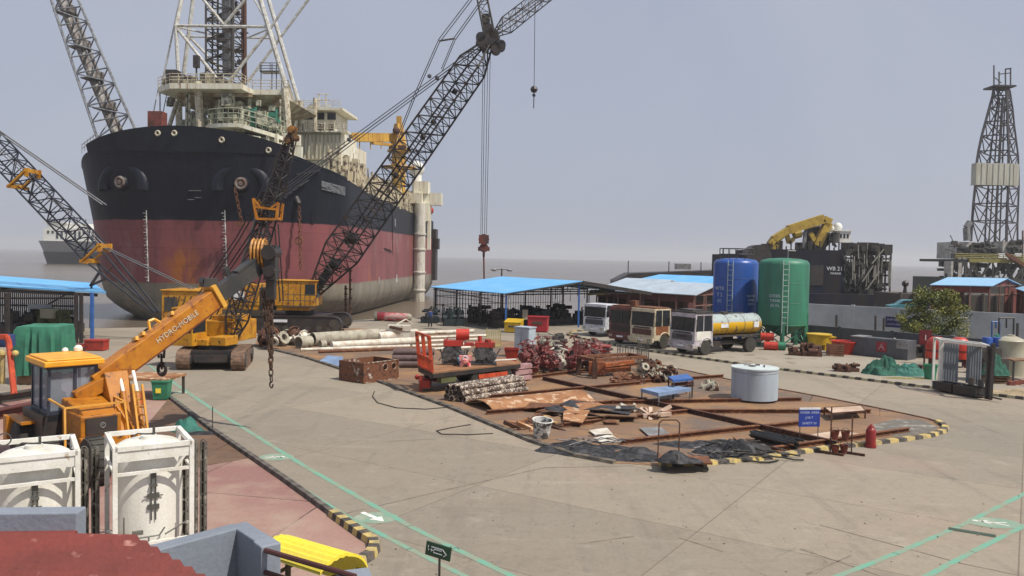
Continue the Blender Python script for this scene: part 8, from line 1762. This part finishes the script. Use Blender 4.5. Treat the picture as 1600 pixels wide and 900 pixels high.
# open frame with grey panels and dark gear
fr = thing('panel_frame', 'white framed open stand holding two grey corrugated panels over black bases', 'equipment frame', (G(1505, 612).x, G(1505, 612).y + .6, .05))
A_, B_, C_, D_ = G(1468, 611), G(1541, 625), G(1480 + 3, 598), G(1551, 611); hF = W(1470, 533, A_.y).z
A_, B_ = V((*A_.xy, .05)), V((*B_.xy, .05)); sd_ = V((.28, 1.2, 0)); H_ = V((0, 0, hF))
B().bar(A_, A_ + H_, .16).build('post', 'white_paint', fr, world=True); B().bar(B_, B_ + H_ * 1.0, .12).build('post', 'dark_steel', fr, world=True); B().bar(A_ + sd_, A_ + sd_ + H_, .1).build('post', 'white_paint', fr, world=True); B().bar(B_ + sd_, B_ + sd_ + H_, .1).build('post', 'white_paint', fr, world=True)
b = B()
for p_, q_ in ((A_, B_), (A_, A_ + sd_), (B_, B_ + sd_), (A_ + sd_, B_ + sd_)): b.bar(p_ + H_, q_ + H_, .1)
b.bar(A_ + H_ * .97 + sd_ * .4, B_ + H_ * .97 + sd_ * .4, .08); b.build('top_rail', 'white_paint', fr, world=True)
def pnl(f0, f1, off):
    b = B(); p_, q_ = A_.lerp(B_, f0) + sd_ * off, A_.lerp(B_, f1) + sd_ * off; n = 12
    for i in range(n): b.bar(p_.lerp(q_, (i + .5) / n) + V((0, (i % 2) * .03, .55)), p_.lerp(q_, (i + .5) / n) + V((0, (i % 2) * .03, hF - .12)), (q_ - p_).length / n * .98, .03)
    b.build('panel', mat('panel_grey', (.20, .22, .25), .6, c2=(.15, .17, .2)), fr, world=True)
pnl(.06, .42, .15); pnl(.66, .98, .55)
for f0, f1 in ((.06, .48), (.52, 1.0)):
    p_, q_ = A_.lerp(B_, f0) + sd_ * .4, A_.lerp(B_, f1) + sd_ * .4; b = B(); b.bar(p_ + V((0, 0, .25)), q_ + V((0, 0, .25)), 1.0, .42); b.bar(p_ - sd_ * .3 + V((0, 0, .5)), q_ - sd_ * .3 + V((0, 0, .5)), .06, .06); b.build('base_unit', 'black_steel', fr, world=True)
b = B()
for f in (.7, .9): p_ = A_.lerp(B_, f) + sd_ * .1; b.tube(p_ + V((0, 0, .55)), p_ + V((0, 0, .9)), .14, n=10)
p_ = A_.lerp(B_, .94) + sd_ * .1
for k in range(6): b.tube(p_ + V((0, 0, .9 + k * .25)), p_ + V((.06, 0, 1.0 + k * .25)), .05)
b.bar(A_.lerp(B_, .5) + V((0, 0, .2)), A_.lerp(B_, 1.3) + V((0, 0, .12)), .07); b.each('insulator', 'dark_steel', fr, world=True)
B().bar(B_ + V((.05, -.2, 0)), B_ + V((.12, -.2, hF * 1.06)), .16).build('outer_post', 'black_steel', fr, world=True)
# red buoys behind it
for i, (x, y, r, lb) in enumerate(((1462, 565, .62, 'red domed buoy tank left behind the white frame'), (1498, 566, .62, 'red domed buoy tank seen through the white frame'))):
    q = GD(x, y + 14, 1.6); t = thing('buoy_tank', lb, 'tank', (q.x, q.y, .05)); b = B(); b.lathe([(r, .55), (r, 1.35), (r * .92, 1.6), (r * .65, 1.8), (.3, 1.88), (.02, 1.9)], 24); b.build('shell', 'drum_red', t, smooth=40); b = B()
    for k in range(4): a = k * math.pi / 2 + .5; b.bar((r * .7 * math.cos(a), r * .7 * math.sin(a), 0), (r * .7 * math.cos(a), r * .7 * math.sin(a), .6), .12)
    b.lathe([(r * 1.03, 1.0), (r * 1.03, 1.08)], 24); b.build('leg_frame', 'maroon_paint', t)
# green covered stacks, beige tank, blue drums, table
heap('tarpaulin_heap', 'teal green cloth draped over the upper stack right of the white frame', 'tarpaulin', 1551, 575, 1.5, 1.0, .7, 'tarp_teal', 61, .9, n=34, z=1.35)
heap('tarpaulin_heap', 'green cloth draped over the lower stack right of the white frame', 'tarpaulin', 1551, 602, 1.7, 1.1, .95, 'tarp_green', 62, .8, n=34, z=.5)
q = GD(1551, 602, .8); t = thing('pallet_stack', 'dark pallet stack under the green cloths', 'pallets', (q.x, q.y, .05)); b = B(); 
for k in range(4): b.bx(-.75, .75, -.5, .5, .02 + k * .14, .1 + k * .14)
b.build('boards', 'plank', t); b = B(); b.bx(-.7, .5, .1, 1.2, .6, 1.9); b.bx(-.6, .6, -.4, .1, .6, 1.35); b.build('crate', 'dark_steel', t)
q = GD(1577, 592, 1.4); t = thing('water_tank', 'beige plastic water tank standing near the right edge', 'tank', (q.x, q.y, .05)); b = B(); b.lathe([(.78, 0), (.78, 1.0), (.8, 1.04), (.78, 1.08), (.78, 2.0), (.8, 2.04), (.76, 2.1), (.3, 2.3), (.02, 2.32)], 30); b.build('shell', 'beige_plastic', t, smooth=35); b = B(); b.lathe([(.22, 2.3), (.22, 2.38), (.02, 2.4)], 16); b.build('lid', 'beige_plastic', t)
for i, (x, y, zz, lb) in enumerate(((1562, 600, 0, 'blue plastic drum low beside the green cloths'), (1540, 583, 1.3, 'blue plastic drum high behind the upper teal cloth'), (1556, 583, 1.3, 'navy drum behind the beige tank top'))):
    q = GD(x, y + (0 if zz == 0 else 12), .9 + (i > 0) * 1.6); t = thing('plastic_drum', lb, 'drum', (q.x, q.y, .05)); h0 = zz; b = B()
    if zz: b.bx(-.35, .35, -.35, .35, 0, zz)
    if zz: b.build('stand', 'dark_steel', t); b = B()
    b.lathe([(.27, h0), (.3, h0 + .08), (.3, h0 + .4), (.31, h0 + .44), (.3, h0 + .48), (.3, h0 + .8), (.25, h0 + .9), (.02, h0 + .9)], 20); b.build('body', 'tank_blue', t, smooth=30)
q = G(1592, 596); t = thing('work_table', 'brown topped table at the right edge', 'table', (q.x + .2, q.y + .3, .05)); B().bx(-.7, .9, -.5, .5, 1.12, 1.2).build('tabletop', 'plank', t)
for x, y in ((-.6, -.4), (.8, -.4), (-.6, .4), (.8, .4)): B().bx(x - .04, x + .04, y - .04, y + .04, 0, 1.12).build('leg', 'dark_steel', t)
for i in range(3): q = G(1582 + i * 9, 604 - i); tag(B().bx(q.x - .16, q.x + .16, q.y, q.y + .25, .05, .27).build('brick_stack', mat('brick_red', (.25, .06, .04), .8, c2=(.15, .05, .04))), ('red block at the left of the row near the right edge', 'red block in the middle of the row near the right edge', 'red block at the right of the row near the right edge')[i], 'block', 'red blocks near the right edge')
heap('sand_pile', 'low pile of sandy earth on the kerb at the right edge', 'sand', 1592, 621, 3.4, 1.6, .3, mat('sand', (.36, .28, .18), .95), 71, .6, z=.05)
# ---- dark dock structure behind: the long low barge, the big block with a yellow crane
barge = thing('barge', 'long low black barge lined with tyre fenders beyond the maroon sheds', 'barge', (W(1045, 440, 165).x, 165, ZW))
def LBp(px, py, Y=165): return W(px, py, Y) - V(barge.location)
a, c = LBp(962, 440).x, LBp(1130, 440).x; z1, z2 = LBp(975, 430).z, LBp(1115, 422).z
b = B(); b.add([(a, 0, 0), (c, 0, 0), (c, 9, 0), (a, 9, 0), (a, 0, z1 * .8), (c, 0, z2), (c, 9, z2), (a, 9, z1 * .8), (a + 3, 0, z1 + .4), (a + 3, 9, z1 + .4)], [(0, 1, 5, 8, 4), (1, 2, 6, 5), (2, 3, 7, 9, 6), (3, 0, 4, 7), (4, 8, 9, 7), (8, 5, 6, 9)]); b.build('hull', 'black_steel', barge)
b = B()
for i in range(12): x = lerp(a + 1, c - 1, i / 11); b.torus((x, -.3, z1 * .55), .9, .3, 'Y', 14, 5)
b.each('tyre_fender', 'rubber', barge); b = B()
for i in range(6): x = lerp(a + 1.2, a + 9, i / 5); b.box(x, -.06, z1 * .78, 1.0, .1, .6)
b.box(c - 8, 2, z2 + .6, 3, 2, 1.2); b.build('opening', 'grey_steel', barge); b = B()
for f in (.12, .5, .8): x = lerp(a, c, f); b.tube((x, 1, z1), (x, 1, z2 + 1.6), .1)
b.each('bollard', 'black_steel', barge)
YD = 135; dock = thing('dredger', 'large dark blue black work vessel carrying a yellow folded crane and a white cabin', 'ship', (W(1285, 430, YD).x, YD, ZW))
def LD(px, py, dy=0): return W(px, py, YD + dy) - V(dock.location)
xl, xr, xm = LD(1172, 430).x, LD(1400, 430).x, LD(1319, 430).x; zt_ = LD(1250, 390).z; zl = LD(1250, 455).z; zdk = LD(1360, 455).z
b = B(); b.bx(LD(1200, 430).x, xm, 0, 20, 0, zt_); b.bx(xl - 2, LD(1200, 430).x, .5, 18, 0, LD(1180, 397).z); b.bx(xm, xr, 1, 18, 0, LD(1380, 457).z); b.bx(LD(1256, 0).x, xr + 14, -2.5, -.1, 0, LD(1380, 458).z - .2)
hull_ = b.build('hull', mat('navy_hull', (.004, .008, .028), .7, spec=.2, c2=(.022, .017, .014), streak=True, amt=.5, scale=.5), dock)
b = B(); q = LD(1183, 402); b.lathe([(2.1, 0), (2.1, 3)], 20) if 0 else b.tube((q.x, -1.2, q.z), (q.x, 2, q.z), 2.1, n=22); b.build('fender_drum', 'black_steel', dock)
b = B(); q = LD(1276, 430); b.box(q.x, -.04, q.z, 2.2, .1, 3.4); b.build('hatch', 'black_steel', hull_)
b = B(); q = LD(1304, 420); text_to(b, 'WB 21', .95, face_m((q.x, -.05, q.z), (0, -1, 0)), .02); text_to(b, 'MARINE', .5, face_m((q.x + .2, -.05, q.z - .8), (0, -1, 0)), .02); b.build('lettering', 'sign_white', hull_)
# open steelwork to the right of the block
random.seed(19); b = B(); x0, x1 = xm + .2, LD(1391, 430).x; zb_, ztop = LD(1360, 456).z, LD(1360, 391).z
for i in range(10):
    x = lerp(x0, x1, i / 9)
    for y in (0, 3): b.bar((x, y, zb_), (x, y, ztop - random.uniform(0, 1.6)), .22)
for z in [lerp(zb_, ztop, k / 5) for k in range(1, 6)]: b.bar((x0, 0, z), (x1, 0, z), .22, .3); b.bar((x0, 3, z), (x1, 3, z), .2)
for i in range(16): x = random.uniform(x0, x1 - 3); z = random.uniform(zb_, ztop - 4); b.bar((x, -.2, z), (x + random.choice((-1, 1)) * 2.4, -.2, z + 3.6), .14)
st = b.build('steelwork', mat('steel_olive', (.05, .05, .038), .7, c2=(.03, .03, .028)), dock)
b = B()
for i in range(110): x, z = random.uniform(x0, x1), random.uniform(zb_, ztop + .5); b.box(x, random.uniform(-.3, 3.5), z, random.uniform(.2, 1.4), random.uniform(.5, 2), random.uniform(.2, 1.1))
b.build('deck_machinery', 'steel_olive', st)
b = B()
for i in range(26): x, z = random.uniform(x0, x1), random.uniform(zb_, ztop - 1.5); b.tube((x, -.5, z), (x + random.uniform(-.2, .2), -.5, z + random.uniform(1.5, 3.5)), random.uniform(.06, .13), n=6)
for p_, q_ in (((1360, 412), (1378, 390)), ((1352, 452), (1372, 424)), ((1345, 440), (1362, 415))): b.tube(LD(*p_) - V((0, .6, 0)), LD(*q_) - V((0, .6, 0)), .12)
b.build('pale_pipes', mat('pale_olive', (.30, .29, .24), .7), st)
b = B()
for i in range(26): x = LD(1200 + i * 7.5, 390).x; b.tube((x, .5, zt_ - .3), (x, .5, zt_ + random.uniform(.4, 1.6)), .12, n=5)
for i in range(24): x = LD(random.choice((random.uniform(1215, 1298), random.uniform(1336, 1392))), 390).x; b.box(x, random.uniform(1, 8), zt_ + .4, random.uniform(.5, 2.2), 1.2, random.uniform(.6, 2.4))
b.build('deck_fittings', 'black_steel', dock)
b = B(); b.tube(LD(1268, 378, 6), LD(1283, 366, 6), 2.3, n=16); b.ball(LD(1275, 366, 5), 2.2, 12); b.build('crane_house', 'black_steel', dock)
b = B(); pts = [(1203, 382), (1208, 374), (1232, 359), (1286, 342), (1297, 347)]
for (p_, q_), w_ in zip(zip(pts, pts[1:]), (.9, 1.1, 1.5, 1.0)): b.bar(LD(*p_, 2), LD(*q_, 2), 1.6, w_)
b.bar(LD(1206, 386, 2), LD(1214, 388, 2), 1.0, 1.2); b.bar(LD(1212, 378, 2), LD(1226, 366, 2), .7, .7); b.bar(LD(1294, 348, 2), LD(1276, 384, 2), 1.3, 1.3); b.bar(LD(1236, 362, 2), LD(1290, 345, 2), .5, .5)
cr = b.build('crane_arm', mat('crane_mustard', (.48, .33, .04), .55, c2=(.32, .20, .03)), dock)
b = B(); b.bar(LD(1278, 386, 2), LD(1266, 364, 2), .7, .7); b.bar(LD(1228, 362, 2), LD(1233, 380, 2), .7, .6); b.tube(LD(1240, 366, 2), LD(1250, 363, 2), .9, n=10); b.bar(LD(1233, 380, 2), LD(1240, 373, 2), .6); b.each('crane_strut', 'crane_mustard', cr)
b = B(); b.bar(LD(1256, 388, 2), LD(1258, 362, 2), .5); b.bar(LD(1290, 358, 3), LD(1306, 386, 3), .35); b.bar(LD(1300, 362, 3), LD(1302, 384, 3), .3); b.each('pale_strut', 'grey_steel', cr)
a, c = LD(1305, 361, -.5), LD(1331, 379, -.5); b = B(); b.bx(a.x + 1.0, c.x, 0, 4, c.z, a.z); b.bx(a.x - .6, a.x + 1.0, .2, 4, c.z + 1.6, a.z - .1); b.bx(a.x, c.x + .2, -.2, 4.2, a.z, a.z + .2); cb = b.build('white_cabin', 'white_paint', dock)
b = B()
for f in (.42, .62, .82): x = lerp(a.x, c.x, f); b.bx(x - .16, x + .16, -.05, 0, c.z + .75, a.z - .45)
b.bx(a.x - .3, a.x + .6, .15, .2, c.z + 1.7, a.z - .4); b.each('cabin_window', 'glass_dark', cb); b = B(); b.ball((lerp(a.x, c.x, .5), 2, a.z + .8), .75, 12); b.ball((lerp(a.x, c.x, .2), 2, a.z + .5), .4, 10); b.each('satellite_dome', 'white_paint', cb)
# ---- dark breakwater reaching right
b = B(); q0, q1 = W(1385, 470, 120), W(1480, 470, 118); b.bx(q0.x, q1.x + 30, 116, 124, -3, W(1440, 458, 120).z); t = thing('jetty', 'low dark jetty behind the tree, joining the work vessel to the rig', 'jetty', (q0.x, 120, -3)); b.build('deck', mat('jetty_dark', (.07, .06, .05), .9), t, world=True)
b = B()
for i in range(8): x = q0.x + i * 2; b.tube((x, 115.8, -3), (x, 115.8, W(1440, 458, 120).z + .2), .25)
b.each('pile', 'jetty_dark', t, world=True); q = W(1414, 456, 118); tag(B().tube((q.x, 118, q.z - .6), (q.x, 118, q.z + .9), .35, .2).ball((q.x, 118, q.z + 1.2), .5).build('bollard', 'black_steel'), 'black bollard standing on the dark jetty', 'bollard')
# ---- the jack-up rig
YR = 185; rig = thing('drilling_rig', 'tall lattice derrick with a pale box halfway up, over a cluttered rig deck', 'rig', (W(1556, 430, YR).x, YR, ZW))
def LR(px, py, dy=0): return W(px, py, YR + dy) - V(rig.location)
ctr = LR(1556, 373).x; tp_ = LR(1566, 135); 
def lvl(py, x0_, x1_): a, c = LR(x0_, py), LR(x1_, py); w_ = (c.x - a.x) / 2; z = a.z; return [V((LR(x0_ + (x1_ - x0_) * f, py, g_ * w_).x, g_ * w_, z)) for f, g_ in ((0, 0), (.76, -.5), (1, 1.2), (.3, 1.7))]
LV = [lvl(y, x0_, x1_) for y, x0_, x1_ in ((377, 1517, 1590), (345, 1519, 1590), (318, 1521, 1591), (290, 1524, 1592), (262, 1525, 1592), (236, 1529, 1591), (212, 1534, 1588), (190, 1540, 1585), (168, 1546, 1583), (150, 1551, 1580), (137, 1553, 1578))]
dm = mat('rig_steel', (.05, .05, .065), .6, c2=(.045, .035, .035))
for k in range(4):
    b = B()
    for l0, l1 in zip(LV, LV[1:]): b.bar(l0[k], l1[k], .42 if k < 2 else .3)
    b.build('derrick_leg', dm, rig)
b = B()
for l0, l1 in zip(LV, LV[1:]):
    for k in range(4):
        j = (k + 1) % 4; b.bar(l1[k], l1[j], .24); m = (l0[k] + l0[j]) / 2; b.bar(m, l1[k], .2); b.bar(m, l1[j], .2)
b.build('derrick_brace', dm, rig)
b = B()
for dx in (-1.2, 0.2, 1.3): b.bar((LR(1553, 377, 1.5).x + dx, 1.5, LV[0][0].z), (LR(1566, 150, 1.5).x + dx * .5, 1.5, LV[-2][0].z), .4 if dx == .2 else .25)
b.build('pipe_string', 'dark_steel', rig)
a, c = LR(1523, 289, -3), LR(1593, 256, -3); b = B(); 
for i in range(13): x = lerp(a.x, c.x - 1.6, i / 13); w_ = (c.x - 1.6 - a.x) / 13; b.bx(x, x + w_, -3.4 + (i % 2) * .12, -3.2, a.z, c.z)
b.bx(c.x - 1.2, c.x, -3.0, -1, a.z, c.z); b.bx(a.x, a.x + .15, -3.2, -1.4, a.z, c.z); b.build('monkey_board_box', mat('box_pale', (.52, .52, .45), .6, c2=(.40, .38, .3), streak=True), rig)
b = B(); a, c = LR(1548, 136), LR(1582, 136); b.bx(a.x, c.x, -1.5, 3, a.z - .1, a.z + .25)
for x, y0, y1 in ((1553, 102, 136), (1561, 112, 136), (1571, 108, 136), (1579, 107, 136)): b.bar(LR(x, y1), LR(x, y0), .22)
b.bar(LR(1561, 116), LR(1579, 114), .2); b.bar(LR(1571, 108), LR(1580, 107), .3); b.bar(LR(1553, 120), LR(1565, 130), .15); b.build('crown_block', dm, rig)
random.seed(13); b = B(); x0, x1 = LR(1475, 400).x, LR(1660, 400).x; zt_ = LR(1500, 409).z; zb_ = LR(1500, 434).z
b.bx(x0 + 1.5, x1, -2, 14, zt_, zt_ + .6); b.bx(x0, x1, -3, 14, zb_ - 6, zb_); pl = b.build('rig_deck', 'steel_olive', rig)
b = B()
for i in range(40): x = random.uniform(x0 + .5, x1); b.bar((x, -2.2, zb_), (x + random.choice((-2, 0, 2)), -2.2, zt_), random.uniform(.15, .45))
for i in range(70): b.box(random.uniform(x0 + 1, x1), random.uniform(-2, 5), random.uniform(zb_, zt_), random.uniform(.4, 2.4), 1, random.uniform(.4, 2))
b.build('substructure', 'steel_olive', rig)
b = B(); rail([(x0 + 1.5, -2.2, zt_ + .6), (x1, -2.2, zt_ + .6)], 1.2, .09, 1.3, b); b.bx(LR(1505, 400).x, x1, -2.6, -2.1, zt_ - .1, zt_ + .75); b.build('yellow_walkway', mat('walk_yellow', (.28, .25, .06), .7), pl)
b = B(); z3, z4 = LR(1500, 404).z, LR(1500, 378).z; b.bx(LR(1492, 400).x, LR(1520, 400).x, -1, 8, z3, z4); b.bx(LR(1520, 400).x, LR(1560, 400).x, 0, 8, z3, z4 - 1); b.bx(LR(1562, 400).x, LR(1592, 400).x, -1, 8, z3 + 1.5, z4 + .3); hs = b.build('deckhouse', mat('rig_white', (.52, .52, .48), .6, c2=(.32, .30, .26), amt=.6, scale=.7), rig)
b = B()
for x in (1497, 1504, 1524, 1533, 1543, 1575): q = LR(x, 394); b.box(q.x, -1.05, q.z, random.uniform(.9, 2.2), .12, random.uniform(1.4, 2.4))
b.each('door_opening', 'black_steel', hs)
b = B()
for i in range(70): q = LR(random.uniform(1490, 1620), random.uniform(378, 407), -1.3); b.box(q.x, -1.3, q.z, random.uniform(.3, 2.2), .5, random.uniform(.3, 1.5)) if i % 2 else b.bar(q, q + V((random.uniform(-2, 2), 0, random.uniform(-2, 2))), .14)
b.build('outer_gear', 'steel_olive', hs)
b = B(); b.path([LR(1511, 376, -1), LR(1510, 356, -1), LR(1516, 347, -1)], .75, 10); b.tube(LR(1483, 385, -1), LR(1530, 385, -1), .12); b.build('exhaust_pipe', 'grey_steel', rig, smooth=40)
b = B(); b.bx(LR(1475, 420).x, LR(1478, 420).x, -3, 0, zb_, LR(1475, 408).z); b.bx(LR(1486, 420).x, LR(1491, 420).x, -3.1, -2.9, zb_, LR(1475, 410).z); b.bx(LR(1570, 420).x, LR(1580, 420).x, -3.3, -3.1, LR(0, 433).z, LR(0, 425).z); b.each('pale_panel', 'rig_white', pl)
b = B(); b.bar(LR(1578, 400, -3), LR(1600, 415, -3), .8, .8); b.bar(LR(1572, 396, -3), LR(1584, 408, -3), .6); b.bar(LR(1598, 360, 0), LR(1598, 420, 0), .25); b.bar(LR(1598, 372, 0), LR(1610, 372, 0), .2); b.each('rusty_chute', 'rust', rig)
